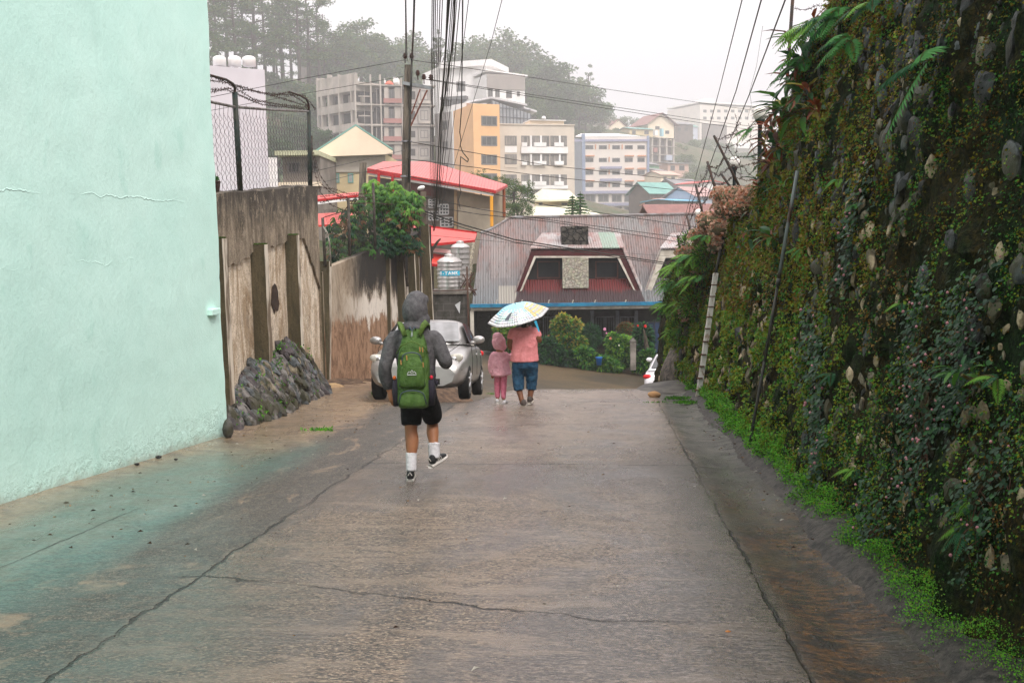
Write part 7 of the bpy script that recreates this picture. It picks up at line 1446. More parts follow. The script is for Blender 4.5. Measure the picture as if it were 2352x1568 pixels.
def arch(cx, z0, z1, w, y, r=.0045, topw=.8):
    pts = [(cx - w, y, z0)]; 
    for i in range(9): a = math.pi * (1 - i / 8); pts.append((cx + w * topw * math.cos(a) * 1.0, y - .008 * math.sin(a), z1 - w * .35 + w * .35 * math.sin(a)))
    pts.append((cx + w, y, z0)); return pts
mb = MB(); mb.add(*se([(0, -.085, .20, .118, .02), (0, -.105, .215, .120, .035), (0, -.112, .30, .118, .04), (0, -.105, .42, .108, .035), (0, -.085, .485, .092, .03), (0, -.065, .505, .07, .02)], e=.6)); o = mb.build('front_pocket', M_GRN, bp, True); mod(o, 'SUBSURF', levels=1, render_levels=1)
mb = MB(); mb.add(*se([(0, -.075, .015, .12, .02), (0, -.10, .03, .135, .04), (0, -.108, .09, .135, .045), (0, -.095, .155, .118, .035), (0, -.08, .175, .095, .02)], e=.6)); o = mb.build('lower_pocket', M_GRN, bp, True); mod(o, 'SUBSURF', levels=1, render_levels=1)
mb = MB(); mb.tube([(x, y - .03, z) for x, y, z in arch(0, .22, .52, .118, -.085, topw=.72)], .006, 6); mb.tube([(x, y - .048, z) for x, y, z in arch(0, .06, .185, .130, -.085, topw=.85)], .006, 6); mb.build('zip', M_ZIP, bp, True)
mb = MB(); mb.tube([(-.15, -.02, .50), (-.10, -.085, .575), (0, -.075, .615), (.10, -.085, .575), (.15, -.02, .50)], .006, 6); mb.slab([(-.12, -.085, .47), (.12, -.085, .47), (.10, -.075, .52), (-.10, -.075, .52)], (0, -1, 0), .006); mb.build('flap_seam', M_GRN2, bp, True)
for x, z, y in ((-.045, .495, -.13), (-.10, .455, -.125), (.105, .43, -.12), (.075, .565, -.09), (.10, .56, -.09)): mb = MB(); mb.tube([(x, y, z), (x + .004, y - .01, z - .04)], .006, 5); mb.build('zip_pull', M_PULL, bp)
for sx in (-1, 1):
    mb = MB(); mb.add(*se([(sx * .165, .03, .03, .03, .08), (sx * .17, .03, .15, .034, .085), (sx * .165, .03, .26, .03, .08)], 14)); mb.build('side_pocket', M_MESH, bp, True)
    mb = MB(); mb.tube([(sx * .07, -.02, .66), (sx * .10, .02, .74), (sx * .125, .10, .765), (sx * .135, .22, .74), (sx * .13, .30, .62)], .030, 8, flat=.35); mb.build('shoulder_strap', M_GRN2, bp, True)
mb = MB(); mb.tube([(-.03, .05, .70), (-.025, .0, .735), (0, -.015, .70), (.025, .0, .735), (.03, .05, .70)], .010, 6, flat=.5); mb.build('haul_loop', M_ZIP, bp, True); mb = MB(); mb.tube([(0, -.02, .70), (.006, -.03, .655), (-.008, -.03, .65), (0, -.02, .69)], .004, 5); mb.build('clip', mat('bare_metal', (.6, .6, .6), rough=.3, metal=.9), bp)
mb = MB(); mb.tube([(.02, -.10, .70 - .1), (.02, -.10, .60)], .001, 3)
mb = MB(); z0, y0 = .335, -.155; mb.tube([(-.040, y0, z0), (-.022, y0, z0 + .022), (-.012, y0, z0 + .012), (.004, y0, z0 + .034), (.018, y0, z0 + .016), (.026, y0, z0 + .022), (.044, y0, z0)], .0032, 5); mb.tube([(-.040, y0, z0 - .008), (.044, y0, z0 - .008)], .004, 4); mb.tube([(-.006, y0, z0 + .003), (.006, y0, z0 + .014), (.018, y0, z0 + .003)], .0028, 4); mb.build('emblem', M_SOCK, bp)
for x, c in ((-.175, (.62, .13, .02)), (.172, (.65, .02, .05))): mb = MB(); mb.ball((x, -.03, .285), (.018, .018, .02), 8); mb.build('bottle_cap', mat('cap%d' % (x > 0), c, rough=.4), bp, True)
mb = MB(); mb.tube([(.19, .0, .38), (.21, -.01, .30), (.20, 0, .24), (.22, 0, .20)], .008, 5, flat=.4); mb.ball((.22, 0, .23), (.018, .012, .025), 8); mb.build('buckle_strap', M_MESH, bp, True)
man.scale = (.93, .95, 1.0); bp.scale = (.95, 1, 1)
# ---- woman in a pink shirt under an umbrella
SW = 15.7 / F; wf0 = Gd(1205, 930); wx = P(1207, 930, wf0.y).x; wom = empty('person', (wx, wf0.y, wf0.z), 0, 'person in coral pink shirt and rolled blue jeans walking away under an umbrella', 'person')
def q(px, py, y=0.0): return Vector(((px - 1207) * SW, y, (930 - py) * SW))
mb = MB(); head(mb, q(1206, 724, .02), .088); limb(mb, [q(1207, 745), q(1207, 765), q(1207, 800), q(1207, 832)], [(.06, .06), (.16, .10), (.15, .11), (.17, .13)])
limb(mb, [q(1194, 825), q(1193, 865, .02), q(1192, 890), q(1197, 912, -.06), q(1200, 926, -.10)], [.09, .08, .055, .042, .032]); limb(mb, [q(1222, 825), q(1222, 865, .06), q(1221, 890, .08), q(1218, 912, .04), q(1215, 924, .02)], [.09, .08, .055, .042, .032])
limb(mb, [q(1182, 757), q(1174, 780, -.02), q(1174, 795, .0), q(1184, 800, .2)], [.052, .050, .042, .03]); hand(mb, q(1184, 800, .2), (.6, .5, -.1), (0, 0, 1), .9, 1, .8)
limb(mb, [q(1232, 757), q(1240, 778, -.02), q(1238, 772, .16), q(1226, 762, .26)], [.052, .048, .036, .026]); hand(mb, q(1226, 760, .26), (-.4, .3, .6), (1, .3, 0), .9, -1, 1.0)
remesh(mb.build('body', M_SKIN2, wom), .009, 3)
M_CORAL = fabric('coral_shirt', (.80, .30, .31), (.72, .24, .25), 16, .5); M_JEAN = fabric('blue_denim', (.030, .095, .17), (.014, .045, .09), 18, .6)
mb = MB(); limb(mb, [q(1207, 750), q(1207, 758), q(1207, 780), q(1206, 806), q(1206, 826)], [(.12, .07), (.20, .125), (.205, .15), (.215, .165), (.228, .175)], 24, ex=.3); limb(mb, [q(1190, 758), q(1180, 762), q(1175, 775, -.01)], [.078, .076, .068], 14, ex=.3); limb(mb, [q(1224, 758), q(1233, 762), q(1239, 772, -.01)], [.078, .074, .066], 14, ex=.3)
remesh(mb.build('shirt', M_CORAL, wom), .011, 4, .022, .10)
mb = MB(); limb(mb, [q(1207, 820), q(1207, 834), q(1207, 842)], [(.19, .15), (.20, .155), (.19, .15)], 20, ex=.3); limb(mb, [q(1193, 836), q(1191, 862, .03), q(1191, 880), q(1192, 894, -.02)], [.115, .100, .088, .084], 16, ex=.2); limb(mb, [q(1221, 836), q(1222, 862, .06), q(1222, 880, .08), q(1221, 895, .07)], [.115, .100, .086, .082], 16, ex=.2)
remesh(mb.build('rolled_jeans', M_JEAN, wom), .010, 3, .024, .06)
mb = MB(); mb.ball(q(1206, 724, .0), (.088, .10, .115), 14); mb.ball(q(1205, 742, -.04), (.05, .05, .06), 10); remesh(mb.build('hair', mat('black_hair', (.012, .010, .010), rough=.5), wom), .01, 3)
for px, yy, yo in ((1202, 932, -.20), (1216, 928, -.04)): shoe(wom, q(px, yy, yo), (.15 if px > 1210 else .05, 1, 0), 0, .27, 1.1, mat('sandal_strap', (.10, .08, .07)), mat('pale_slipper', (.58, .52, .45), rough=.6), False, 'slipper')
um = empty('umbrella', wom.location + q(1193, 722, -.03), 0, 'light blue umbrella printed with a cityscape and yellow buildings, tilted over the person in pink', 'umbrella'); um.rotation_euler = (R(11), R(-13), R(0))
M_UB = mat('umbrella_blue', (.36, .68, .80), (.42, .72, .82), .5, 3); M_UY = mat('umbrella_yellow', (.78, .62, .30), (.72, .54, .24), .5, 6); mcy = MT('umbrella_city'); n_ = mcy.noise(26, 5, .8, (1, 1, 1)); v_ = mcy.voro(24, (1, 1, 1), 'F1', 'Color'); n3_ = mcy.noise(9, 4); mcy.col(mcy.mix(.14, mcy.mix(mcy.ramp(n_, .42, .58), (.66, .72, .76), mcy.mix(mcy.ramp(n3_, .4, .6), (.34, .45, .50), (.72, .70, .72))), v_)).set(rough=.5); M_UW = mat('umbrella_white', (.74, .73, .74), rough=.5)
nP = 8; rU, hU = .50, .20
def upt(a, u):
    k = (a / (2 * math.pi) * nP) % 1; sag = 1 - .10 * math.sin(math.pi * k) * u ** 1.5; return Vector((math.cos(a) * rU * u * sag, math.sin(a) * rU * u * sag, hU * (1 - u ** 2.0) - .015 * math.sin(math.pi * k) * u))
for p_ in range(nP):
    mb = MB(); na, nu = 8, 12
    for i in range(na):
        for j in range(nu):
            a0, a1 = 2 * math.pi * (p_ + i / na) / nP, 2 * math.pi * (p_ + (i + 1) / na) / nP; u0, u1 = j / nu, (j + 1) / nu; cy = p_ in (4, 5, 6) and u0 > .42 + .1 * math.sin(i * 2.1 + p_); mi = 2 if cy else 0
            if p_ in (7, 0): mi = 1 if (u0 > .30 and (p_ == 7 or i < 5)) else 0
            if p_ == 6 and i > 5 and u0 > .4: mi = 1
            if p_ == 1: mi = 2 if u0 > .5 else 0
            if p_ in (4,) and i < 3: mi = 3 if u0 > .6 else 0
            if u1 > .96 and mi: mi = 3
            qs = [upt(a0, u0), upt(a0, u1), upt(a1, u1), upt(a1, u0)]; mb.quad(*qs, mi=mi)
    o = mb.build('canopy_panel', [M_UB, M_UY, mcy.m, M_UW], um, True); mod(o, 'SOLIDIFY', thickness=.003)
mb = MB()
for p_ in (7,):
    for r_ in range(4):
        for c in range(7): a0 = 2 * math.pi * (p_ - .1 + c * .22) / nP; u = .42 + r_ * .145; w_ = .05 / max(.3, u); qs = [upt(a0, u) , upt(a0, u + .08), upt(a0 + w_ * 1.3, u + .08), upt(a0 + w_ * 1.3, u)]; mb.quad(*[v + Vector((0, 0, .006)) for v in qs])
o = mb.build('printed_windows', mat('print_window', (.55, .60, .66), (.3, .36, .45), .5, 60), um)
mb = MB(); mb.slab([upt(4.25, .55) + Vector((0, 0, .006)), upt(4.1, .78) + Vector((0, 0, .006)), upt(4.28, .80) + Vector((0, 0, .006)), upt(4.4, .50) + Vector((0, 0, .006))], (0, 0, 1), .001); mb.build('printed_tower', mat('print_dark', (.10, .11, .13)), um)
mb = MB(); mb.tube([(0, 0, hU + .03), (0, 0, hU), (0, 0, -.52)], .006, 6); [mb.tube([(0, 0, -.05), upt(2 * math.pi * k / nP, .55) - Vector((0, 0, .01)), upt(2 * math.pi * k / nP, .99) - Vector((0, 0, .008))], .003, 4) for k in range(nP)]; mb.build('shaft_and_ribs', M_IRON, um)
mb = MB(); mb.slab([(.22, -.44, -.02), (.26, -.43, -.02), (.27, -.44, -.20), (.25, -.45, -.20)], (0, -1, 0), .006); mb.build('closing_tab', mat('cyan_tab', (.05, .42, .66)), um)
# ---- child in a pink hooded jacket
cf_ = Gd(1148, 926); cx_ = P(1150, 926, cf_.y).x; SC_ = cf_.y / F; kid = empty('person', (cx_, cf_.y, cf_.z), 0, 'small child in a pink hooded jacket, pink leggings and white shoes', 'person')
def q(px, py, y=0.0): return Vector(((px - 1150) * SC_, y, (927 - py) * SC_))
mb = MB(); head(mb, q(1148, 783, .01), .080); limb(mb, [q(1150, 800), q(1151, 825), q(1152, 858)], [(.05, .05), (.10, .08), (.11, .09)])
limb(mb, [q(1145, 855), q(1143, 885, .03), q(1143, 915, .0)], [.05, .042, .030]); limb(mb, [q(1158, 855), q(1157, 885, -.03), q(1157, 915, -.08)], [.05, .042, .030])
limb(mb, [q(1135, 812), q(1130, 835, -.01), q(1131, 856, .0)], [.035, .032, .024]); hand(mb, q(1131, 857), (.1, .1, -1), (0, -1, 0), .62, 1, .4); limb(mb, [q(1163, 812), q(1172, 822, .02), q(1179, 812, .14)], [.035, .032, .022]); hand(mb, q(1179, 812, .14), (.4, .3, .5), (0, -1, 0), .62, -1, .6)
remesh(mb.build('body', M_SKIN, kid), .007, 3)
M_PKF = fabric('pink_fleece', (.80, .42, .48), (.70, .33, .39), 26, .5); M_PKL = fabric('pink_leggings', (.60, .17, .24), (.48, .13, .19), 26, .4)
mb = MB(); limb(mb, [q(1150, 806), q(1150, 812), q(1151, 835), q(1153, 860)], [(.08, .06), (.125, .09), (.145, .115), (.168, .135)], 20, ex=.25); limb(mb, [q(1140, 812), q(1133, 818), q(1129, 838), q(1130, 854)], [.055, .056, .05, .042], 14); limb(mb, [q(1160, 812), q(1167, 818), q(1174, 822, .03), q(1178, 815, .10)], [.055, .054, .048, .04], 14)
mb.ball(q(1148, 785), (.112, .12, .135), 20); mb.ball(q(1145, 772, .01), (.085, .10, .075), 16); mb.ball(q(1153, 795, .02), (.095, .10, .075), 14)
remesh(mb.build('hooded_jacket', M_PKF, kid), .009, 4, .020, .07)
for a in (((1145, 856), (1143, 885, .03), (1143, 912, .0)), ((1158, 856), (1157, 885, -.03), (1157, 912, -.08))): mb = MB(); limb(mb, [q(*k) for k in a], [.066, .052, .040], 14); remesh(mb.build('legging', M_PKL, kid), .008, 2, .010, .05)
shoe(kid, q(1143, 926, -.06), (-.1, 1, 0), R(-14), .19, .72, M_SOCK, M_SOLE, False); shoe(kid, q(1158, 929, -.14), (.25, 1, 0), 0, .19, .72, M_SOCK, M_SOLE, False)
# ================================================================ CARS
def make_car(name, label, loc, rz, pitch, paint, hatch=False, group=None):
    o = empty(name, loc, 0, label, 'car', group); o.rotation_euler = (pitch, 0, rz)
    st = [(-2.12, .80, .56, .25), (-2.08, .90, .67, .22), (-1.9, .93, .755, .20), (-1.6, .985, .83, .19), (-1.25, 1.0, .905, .19), (-.95, 1.0, .965, .19), (-.5, 1.0, .985, .19), (0, 1.0, .99, .19), (.6, 1.0, 1.0, .19), (1.2, 1.0, 1.01, .19), (1.6, .985, 1.02, .20), (1.95, .95, .98, .22), (2.08, .90, .88, .26), (2.14, .78, .62, .30)]
    vs = []
    for y, w, zt, zb in st:
        h = [(0, zb), (.60, zb), (.78, zb + .07), (.845, zb + .22), (.85, min(zt - .14, .62)), (.83, zt - .10), (.755, zt - .03), (.5, zt + .012), (0, zt + .03)]
        ring = [(x * w, z) for x, z in h] + [(-x * w, z) for x, z in h[-2:0:-1]]; vs += [(x, y, z) for x, z in ring]
    n = 16; m = len(st); fs = [(i * n + k, i * n + (k + 1) % n, (i + 1) * n + (k + 1) % n, (i + 1) * n + k) for i in range(m - 1) for k in range(n)] + [tuple(range(n)), tuple((m - 1) * n + k for k in range(n))[::-1]]
    # wheel arches: drop side faces near the wheels and line them dark
    wy = (-1.28, 1.25); mb = MB(); mb.add([(x, y, z) for x, y, z in vs], fs); b = mb.build('body_shell', paint, o, True); mod(b, 'SUBSURF', levels=2, render_levels=2)
    cut = MB(); [cut.lathe((sx * .80, y, .30), [(.345, -.22), (.345, .22)], 32, M=Matrix.Rotation(R(90), 3, 'Y')) for y in wy for sx in (-1, 1)]; cutter_v = cut
    co = cut.build('cutter', M_TYRE)
    b.data.materials.append(M_TYRE); bo = mod(b, 'BOOLEAN', operation='DIFFERENCE', object=co, solver='EXACT', material_mode='TRANSFER')
    bpy.context.view_layer.update(); me = bpy.data.meshes.new_from_object(b.evaluated_get(bpy.context.evaluated_depsgraph_get())); b.modifiers.clear(); b.data = me; bpy.data.objects.remove(co)
    me.set_sharp_from_angle(angle=R(40))
    # cabin
    cb_ = [(-1.12, .72, .96, .62, .97), (-.30, .76, 1.0, .55, 1.40), (.05, .77, 1.0, .56, 1.455), (.5, .77, 1.0, .56, 1.455), (.95, .76, 1.01, .54, 1.40 if not hatch else 1.43), (1.62 if not hatch else 1.85, .70, 1.02, .60, 1.03)]
    def ring(i, wscale=1.0): y, wb, zb, wt, zt = cb_[i]; return [Vector((wb, y if i not in (0, 5) else y, zb)), Vector((wb * .42 + wt * .60, y, zb * .4 + zt * .6)), Vector((wt, y, zt - .02)), Vector((wt * .6, y, zt + .012)), Vector((0, y, zt + .02)), Vector((-wt * .6, y, zt + .012)), Vector((-wt, y, zt - .02)), Vector((-(wb * .42 + wt * .60), y, zb * .4 + zt * .6)), Vector((-wb, y, zb))]
    rr = [ring(i) for i in range(6)]; mb = MB(); n = 9
    mb.add([v for r_ in rr for v in r_], [(i * n + k, i * n + k + 1, (i + 1) * n + k + 1, (i + 1) * n + k) for i in range(5) for k in range(n - 1)] + [(0,) + tuple(range(8, 0, -1))])
    c = mb.build('cabin', paint, b, True); mod(c, 'SUBSURF', levels=2, render_levels=2)
    def pane(pts, nm, off, parent=b, m_=None):
        pts = [Vector(p) for p in pts]; nrm = (pts[1] - pts[0]).cross(pts[2] - pts[0]).normalized(); cc = sum(pts, Vector()) / len(pts); nrm = nrm if nrm.dot(cc - Vector((0, 0, 1.0))) > 0 else -nrm
        mb = MB(); mb.slab([p + nrm * off for p in pts], nrm, .006); return mb.build(nm, m_ or M_CARG, parent)
    ws = [(-.64, -1.02, 1.005), (.64, -1.02, 1.005), (.545, -.36, 1.375), (-.545, -.36, 1.375)]; pane(ws, 'windscreen', .022, m_=M_WSG)
    yb, yt = (1.55, 1.0) if not hatch else (1.75, 1.02); pane([(-.60, yb, 1.07), (.60, yb, 1.07), (.50, yt, 1.375), (-.50, yt, 1.375)], 'rear_window', .022)
    for sx in (-1, 1):
        for y0, y1, y2, y3 in ((-.80, -.02, -.02, -.30), (.04, .82, .78, .04)):
            pane([(sx * .775, y0, 1.01), (sx * .785, y1, 1.01), (sx * .60, y2, 1.37), (sx * .60, y3, 1.37)], 'side_window', .018)
        d = MB(); [d.tube([(sx * .858, y, .42), (sx * .862, y, .7), (sx * .84, y, .93), (sx * .80, y, 1.0)], .006, 4) for y in (-.88, .03, .92)]; d.build('door_gap', M_TYRE, b)
        for y in (-.12, .80): mb = MB(); mb.ball((sx * .865, y, .80), (.018, .10, .022), 10); mb.build('door_handle', M_CHR, b, True)
        ms_ = MB(); ms_.ball((sx * .95, -.62, 1.06), (.115, .06, .075), 14); ms_.tube([(sx * .80, -.66, 1.0), (sx * .90, -.63, 1.02)], .03, 6); ms_.build('wing_mirror', paint, b, True)
        hl = MB(); hl.ball((sx * .64, -1.885, .70), (.18, .05, .085), 18, M=Matrix.Rotation(sx * R(-22), 3, 'Z') @ Matrix.Rotation(sx * R(-14), 3, 'Y')); hl.build('headlight', M_LENS, b, True)
        fg = MB(); fg.lathe((sx * .58, -2.045, .375), [(.085, 0), (.075, .02), (.04, .03)], 16, sx=1.5, M=Matrix.Rotation(R(90), 3, 'X')); fg.build('fog_lamp', M_LENS, b, True)
        tl = MB(); tl.ball((sx * .68, 2.0, .84), (.155, .085, .085), 16); tl.build('tail_light', M_TAIL, b, True)
        wp = MB(); wp.tube([(sx * .35 - .25, -1.03, 1.01), (sx * .35 + .2, -.98, 1.045)], .008, 4); wp.build('wiper', M_TYRE, b)
    g = MB(); [g.box((0, -2.065 - .004 * abs(z - .6), z), (.62 - .2 * abs(z - .62), .04, .014)) for z in (.57, .60, .63, .66)]; g.bb((-.36, -2.10, .30), (.36, -2.06, .42)); g.build('grille', mat('grille_grey', (.10, .10, .10), rough=.4), b)
    for sx in (-1, 1):
        d = MB(); d.tube([(sx * .66, -.98, 1.0), (sx * .64, -1.3, .935), (sx * .58, -1.65, .86), (sx * .46, -1.98, .755)], .005, 4); d.tube([(sx * .79, -1.98, .52), (sx * .55, -2.10, .50), (0, -2.13, .50)], .005, 4); d.build('panel_gap', M_TYRE, b)
        d = MB(); d.ball((sx * .64, -1.93, .70), (.06, .05, .05), 12); d.build('bulb', M_CHR, b, True)
    d = MB(); d.bb((-.42, -2.125, .27), (.42, -2.05, .37)); d.build('intake', M_TYRE, b)
    g = MB(); g.ball((0, -2.09, .665), (.055, .02, .04), 12); g.build('badge', M_CHR, b, True)
    for y in wy:
        for sx in (-1, 1):
            w = MB(); Mx = Matrix.Rotation(R(90), 3, 'Y'); w.lathe((sx * .755, y, .30), [(.20, -.095), (.285, -.095), (.305, -.07), (.305, .07), (.285, .095), (.20, .095)], 32, M=Mx); wo = w.build('wheel', M_TYRE, o, True, 40)
            r = MB(); r.lathe((sx * .80, y, .30), [(.205, -.05), (.205, .05), (.19, .052), (.18, .02), (.0, .02)], 28, M=Mx if sx > 0 else Matrix.Rotation(R(-90), 3, 'Y'))
            for k in range(7): a = 6.283 * k / 7; r.tube([(sx * .835, y, .30), (sx * .845, y + .19 * math.cos(a), .30 + .19 * math.sin(a))], [.03, .022], 5)
            r.build('rim', M_CHR, wo, True, 40)
    return o
M_TYRE = mat('tyre', (.012, .012, .012), (.022, .02, .018), .85, 20); M_CARG = mat('car_glass', (.012, .014, .016), rough=.05, spec=.6); M_WSG = mat('windscreen_glass', (.20, .20, .20), (.28, .28, .28), .08, 2, spec=.6); M_CHR = mat('wheel_silver', (.55, .55, .54), (.4, .4, .4), .3, 9, metal=.8); M_LENS = mat('lamp_lens', (.62, .58, .48), (.40, .38, .33), .12, 8, spec=.7); M_TAIL = mat('tail_lens', (.55, .010, .012), rough=.15)
mpn = MT('silver_paint'); n_ = mpn.noise(3, 4); n2_ = mpn.noise(120, 2); mpn.col(mpn.mix(mpn.ramp(n_, .3, .7), (.40, .385, .365), (.34, .325, .31))).set(rough=.30, metal=.55, spec=.5, Coat_Weight=.4, Coat_Roughness=.08)
cp = P(968, 905, 16.55 + 2.12); cz = P(968, 917, 16.55).z
car = make_car('parked_car', 'silver saloon car parked nose uphill beside the weathered low wall', (P(965, 917, 16.5).x + .02, 16.55 + 2.1, cz - .30), R(-3.0), R(-7.5), mpn.m)
wpn = mat('white_car_paint', (.80, .79, .80), rough=.25, spec=.6)
make_car('parked_car', 'white car with a red tail light half hidden behind the bare rock', (P(1578, 860, 31).x, 33.2, street_z(P(1570, 860, 31).x, 33) - .05), R(180 - 15), 0, wpn, True)
# ================================================================ POLES AND CABLES
mpw = MT('weathered_pole'); n_ = mpw.noise(9, 5, .7, (1, 1, .12)); mpw.col(mpw.mix(mpw.ramp(n_, .38, .62), (.15, .125, .095), (.045, .038, .030))).set(rough=.85); mpw.bump(n_, .6, .02)
def insul(mb, p, s=1.0): mb.lathe(p, [(.012 * s, 0), (.012 * s, .09 * s), (.055 * s, .10 * s), (.03 * s, .12 * s), (.065 * s, .14 * s), (.03 * s, .165 * s), (.045 * s, .18 * s), (.02 * s, .21 * s)], 10)
pd = 25.5; up_ = empty('utility_pole', P(929, 600, pd), 0, 'tall weathered utility pole with a crossarm, rising behind the leafy bush', 'pole'); B = up_.location
mb = MB(); mb.tube([(0, 0, -2), P(933, 380, pd) - B, P(938, 150, pd) - B], [.12, .115, .095], 12); mb.build('pole_shaft', mpw.m, up_, True)
mb = MB(); a, b_ = P(925, 191, pd - .15) - B, P(994, 203, pd - .1) - B; mb.tube([a, b_], .055, 4); mb.build('crossarm', mat('grey_arm', (.30, .32, .33), (.2, .2, .2), .6), up_); mb = MB(); mb.tube([P(981, 207, pd - .2) - B, P(943, 290, pd - .2) - B], .022, 5); mb.tube([P(965, 205, pd - .2) - B, P(945, 262, pd - .2) - B], .018, 5); mb.build('brace', mat('rust_brace', (.16, .06, .04), rough=.8), up_)
M_INS = mat('brown_porcelain', (.06, .022, .015), (.04, .018, .012), .3)
for px, py in ((960, 184), (974, 193), (990, 194), (930.5, 145), (946, 145)): mb = MB(); insul(mb, P(px, py, pd - .2) - B, 1.15); mb.build('insulator', M_INS, up_, True)
mb = MB(); mb.tube([P(932, 135, pd) - B, P(931, -60, pd - 6) - B], .012, 5); mb.tube([P(935, 140, pd) - B, P(931, -60, pd - 6.2) - B], .010, 5); mb.tube([P(946, 140, pd) - B, P(950, 60, pd - 3) - B, P(953, -60, pd - 6) - B], .022, 6); mb.tube([P(946, 130, pd - .2) - B, P(944, 200, pd - .2) - B, P(941, 300, pd - .2) - B, P(939, 420, pd - .2) - B], .028, 6); mb.build('riser_cable', M_BLACK, up_, True)
mb = MB(); [mb.lathe(P(px, py, pd) - B, [(.135, -.02), (.135, .02)], 10) for px, py in ((937, 195), (934, 325), (932, 405))]; mb.build('bands', M_IRONW, up_)
mb = MB(); mb.tube([P(827, 640, 24.3), P(834, 374, 24.3)], [.10, .085], 12); tag(mb.build('short_pole', mpw.m, None, True), 'short cut-off concrete pole standing left of the leafy bush', 'pole')
sl = empty('street_light', P(964, 640, 24.6), 0, 'small white lamp on a thin post right of the leafy bush', 'lamp'); B = sl.location; mb = MB(); mb.tube([(0, 0, -.5), P(963, 432, 24.6) - B], .035, 6); mb.build('lamp_post', M_IRON, sl); mb = MB(); mb.ball(P(967, 432, 24.5) - B, (.10, .10, .055), 12, M=Matrix.Rotation(R(-20), 3, 'Y')); mb.build('lamp_head', M_WHITE, sl, True)
mb = MB(); mb.tube([P(973, 640, 25.2), P(972, 440, 25.2)], .10, 4); tag(mb.build('brown_post', mat('brown_post2', (.16, .12, .09), (.1, .08, .06), .8), None), 'square brown post behind the small white lamp', 'post')
mb = MB(); mb.tube([P(986, 612, 26), P(992, 575, 26), P(1005, 555, 26), P(1012, 548, 26)], [.05, .045, .035, .02], 6); tag(mb.build('dead_branch', M_BARK, None, True), 'bare black branch curving above the labelled tank', 'branch')
NC = 0
def cable(pts, r, label, sag=0.0, group=None):
    r *= .62
    mb = MB(); q = [P(*a) for a in pts]; path = []
    for a, b_ in zip(q, q[1:]): path += sagline(a, b_, sag, 6)[:-1]
    path.append(q[-1]); mb.tube(path, r, 5); tag(mb.build('cable', M_BLACK, None, True), label, 'cable', group)
GB = 'bundle of black cables hanging from the top of the picture'
for i, (x0, xm, ym, x1, y1, r) in enumerate([(993, 990, 260, 988, 420, .010), (997, 993, 260, 992, 470, .012), (1001, 997, 260, 995, 500, .010), (1006, 1000, 260, 997, 520, .008), (1012, 1003, 260, 998, 480, .010), (1018, 1006, 260, 1000, 500, .009), (1036, 1010, 280, 1001, 520, .014), (1041, 1018, 260, 1003, 490, .010), (1045, 1021, 260, 1005, 470, .009), (1049, 1024, 260, 1006, 500, .011), (1053, 1028, 260, 1008, 450, .008), (1060, 1034, 250, 1010, 470, .010), (1081, 1050, 220, 1015, 480, .008)]):
    cable([(x0, -40, 11), (xm, ym, 19), (x1, y1, 25)], r, 'thin black cable in the hanging bundle right of the utility pole', group=GB)
cable([(1031, -40, 11), (1024, 110, 15), (1016, 230, 18), (1011, 262, 19), (1008, 330, 21), (1005, 403, 23), (999, 500, 25), (996, 530, 25.4)], .024, 'thickest black cable of the bundle, bending slightly half way down')
cable([(1047, -40, 11), (1040, 98, 15), (1020, 230, 18), (1014, 262, 19), (1009, 420, 23)], .020, 'second thick black cable of the bundle')
cable([(1063, -40, 11), (1062, 98, 15), (1061, 180, 17), (1060, 250, 19), (1056, 304, 20), (1059, 322, 20.4), (1057, 334, 20.6), (1063, 350, 20.8), (1076, 366, 21), (1074, 372, 21), (1058, 360, 21), (1057, 380, 21.5), (1055, 426, 23), (1059, 440, 23), (1053, 460, 24), (1057, 480, 25)], .016, 'black cable with a knotted loose loop hanging half way down')
cable([(1158, -20, 12), (1128, 98, 16), (1070, 290, 21), (1012, 480, 26)], .008, 'single thin slanting cable right of the bundle')
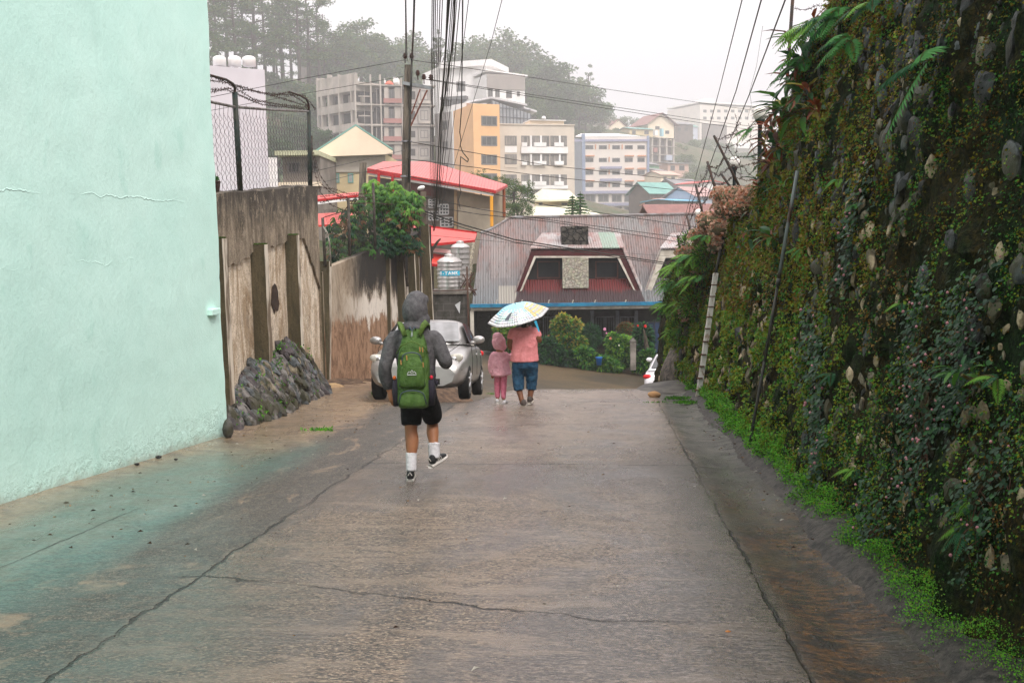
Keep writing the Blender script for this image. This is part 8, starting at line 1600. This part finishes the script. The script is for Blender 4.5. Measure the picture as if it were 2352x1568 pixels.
for i, (pts, r, lb) in enumerate([
    ([(440, 232, 24), (700, 180, 25), (930, 138, 25.3)], .012, 'thin line running from the mint building up to the pole top'), ([(440, 262, 24), (700, 215, 25), (926, 176, 25.3)], .010, 'second thin line from the left to the crossarm'),
    ([(945, 138, 25.3), (1180, 172, 30), (1414, 208, 36), (1760, 258, 45)], .014, 'uppermost long line crossing the sky to the right'), ([(990, 183, 25.3), (1262, 223.5, 30), (1613, 276, 36), (1800, 300, 40)], .014, 'upper one of two close lines over the forest edge'), ([(974, 182, 25.3), (1262, 229, 30), (1613, 283, 36), (1800, 308, 40)], .014, 'lower one of two close lines over the forest edge'),
    ([(936, 325, 25.3), (1262, 380.6, 30), (1637, 421, 36), (1760, 430, 38)], .016, 'long line crossing the beige and blue trimmed blocks'), ([(934, 365, 25.3), (1262, 406, 30), (1627, 444, 36), (1760, 455, 38)], .016, 'long line crossing just under the previous one towards the stonecrop'),
    ([(933, 404, 25.3), (1262, 472, 28), (1590, 520, 32), (1700, 535, 33)], .018, 'line crossing in front of the small tiered firs'), ([(716, 395, 20), (930, 345, 25)], .010, 'thin line from the fence corner to the pole'), ([(716, 425, 20), (832, 396, 24), (930, 378, 25)], .010, 'lower thin line from the fence corner to the pole'),
    ([(968, 452, 25), (1100, 480, 27), (1262, 505, 29), (1583, 548, 32), (1680, 560, 33)], .017, 'upper one of two sagging lines over the rusty roof'), ([(965, 470, 25), (1100, 492, 27), (1262, 509, 29), (1588, 560, 32), (1680, 575, 33)], .017, 'lower one of two sagging lines over the rusty roof'),
    ([(972, 484, 25), (1060, 515, 26), (1181, 550, 28), (1354, 577, 30), (1535, 604, 31), (1640, 615, 32)], .030, 'thick low line crossing the front of the dormer'), ([(972, 490, 25), (1060, 522, 26), (1181, 556, 28), (1354, 582, 30), (1535, 608, 31), (1640, 620, 32)], .022, 'second low line hugging the thick one across the dormer'),
    ([(985, 540, 26), (1200, 560, 28), (1420, 580, 31), (1560, 590, 33)], .008, 'thin wire running under the thick lines across the dormer'),
    ([(1712, -30, 10), (1652, 208, 17), (1574, 496, 28)], .010, 'left one of three steep wires above the right wall'), ([(1757, -30, 10), (1691, 208, 16), (1588, 501, 27)], .013, 'middle one of three steep wires above the right wall'), ([(1815, -30, 9), (1725, 208, 15), (1627, 443, 23)], .013, 'right one of three steep wires above the right wall'), ([(1752, 60, 12), (1738, 150, 13), (1722, 210, 14), (1726, 240, 14.2), (1716, 275, 15)], .003, 'hair thin loose wire right of the three steep wires')]):
    cable(pts, r, lb)
cable([(968, 470, 24.8), (985, 482, 25), (1003, 500, 25.2), (998, 530, 25.5), (990, 500, 25.3), (975, 496, 25)], .012, 'coil of slack cable beside the small white lamp')
# ================================================================ SMALL THINGS ON THE GROUND
def onroad(px, py, h=0): p = Gd(px, py); return Vector((p.x, p.y, p.z + h))
b = MB(); p = onroad(1503, 912, .045); rock(b, p, (.115, .07, .062), Matrix.Rotation(.1, 3, 'Y'), 0, ICO2, .10, .8); tag(b.build('loose_stone', mat('ochre_brick', (.52, .30, .14), (.40, .22, .10), .85, 6), None, True, 30), 'ochre lump of stone lying on the road joint near the far end', 'stone')
for px, py, r, lb in ((364, 1052, .035, 'dark stone against the foot of the mint wall'), (404, 1056, .022, 'small round pebble near the foot of the mint wall'), (315, 1068, .028, 'flat dark pebble farther left along the mint wall'), (152, 1158, .026, 'dark clod lying on the green stained strip'), (1672, 1453, .016, 'tiny orange pebble on the wet concrete'), (1250, 1388, .010, 'speck of stone beside the long crack')):
    b = MB(); rock(b, onroad(px, py, r * .4), (r, r * .8, r * .55), Matrix.Identity(3), 0, ICO1, .25); tag(b.build('pebble', stone_m('pebble_stone', (.05, .045, .042), (.02, .02, .02)) if px != 1672 else mat('orange_pebble', (.5, .2, .06)), None, True), lb, 'pebble')
P_, A_, N_, L_, MI = [], [], [], [], []
for i in range(260):
    x = rng.random()
    if x < .45: t, s = rng.uniform(-4.4, -3.0), rng.uniform(6, 15)
    elif x < .7: t, s = rng.uniform(1.2, 1.5), rng.uniform(6, 17)
    else: t, s = rng.uniform(-2.8, 1.3), rng.uniform(4, 17)
    P_.append(W(t, s, gz(t, s) + .02)); a = rng.random() * 6.3; A_.append((math.cos(a), math.sin(a), .1)); N_.append((0, rng.gauss(0, .3), 1)); L_.append(rng.uniform(.02, .05)); MI.append(rng.choice((0, 0, 1, 2)))
tag(leaves('litter', P_, A_, N_, L_, np.array(L_) * .5, [leafmat('dead_leaf', (.05, .025, .012), .8), leafmat('tan_leaf', (.26, .14, .05), .8), leafmat('pale_bit', (.45, .42, .36), .8)], MI), 'dead leaves and bits scattered over the road', 'litter', kind='stuff')
P_, A_, MI = [], [], []
for px, py, n in ((1125, 905, 20), (905, 918, 40), (855, 905, 60), (1500, 925, 8), (1560, 915, 90), (1580, 925, 90), (730, 988, 30)):
    c = Gd(px, py)
    for _ in range(n * 2): P_.append((c.x + rng.gauss(0, .10), c.y + rng.gauss(0, .05), c.z - .01)); A_.append((rng.gauss(0, .6), rng.gauss(0, .6), .8)); MI.append(rng.randrange(2))
tag(leaves('weeds', P_, A_, runit(len(P_)), .06, .022, [LM[2], LM[5]], MI), 'small weeds sprouting along the road edges', 'weeds', kind='stuff')
haze_box()
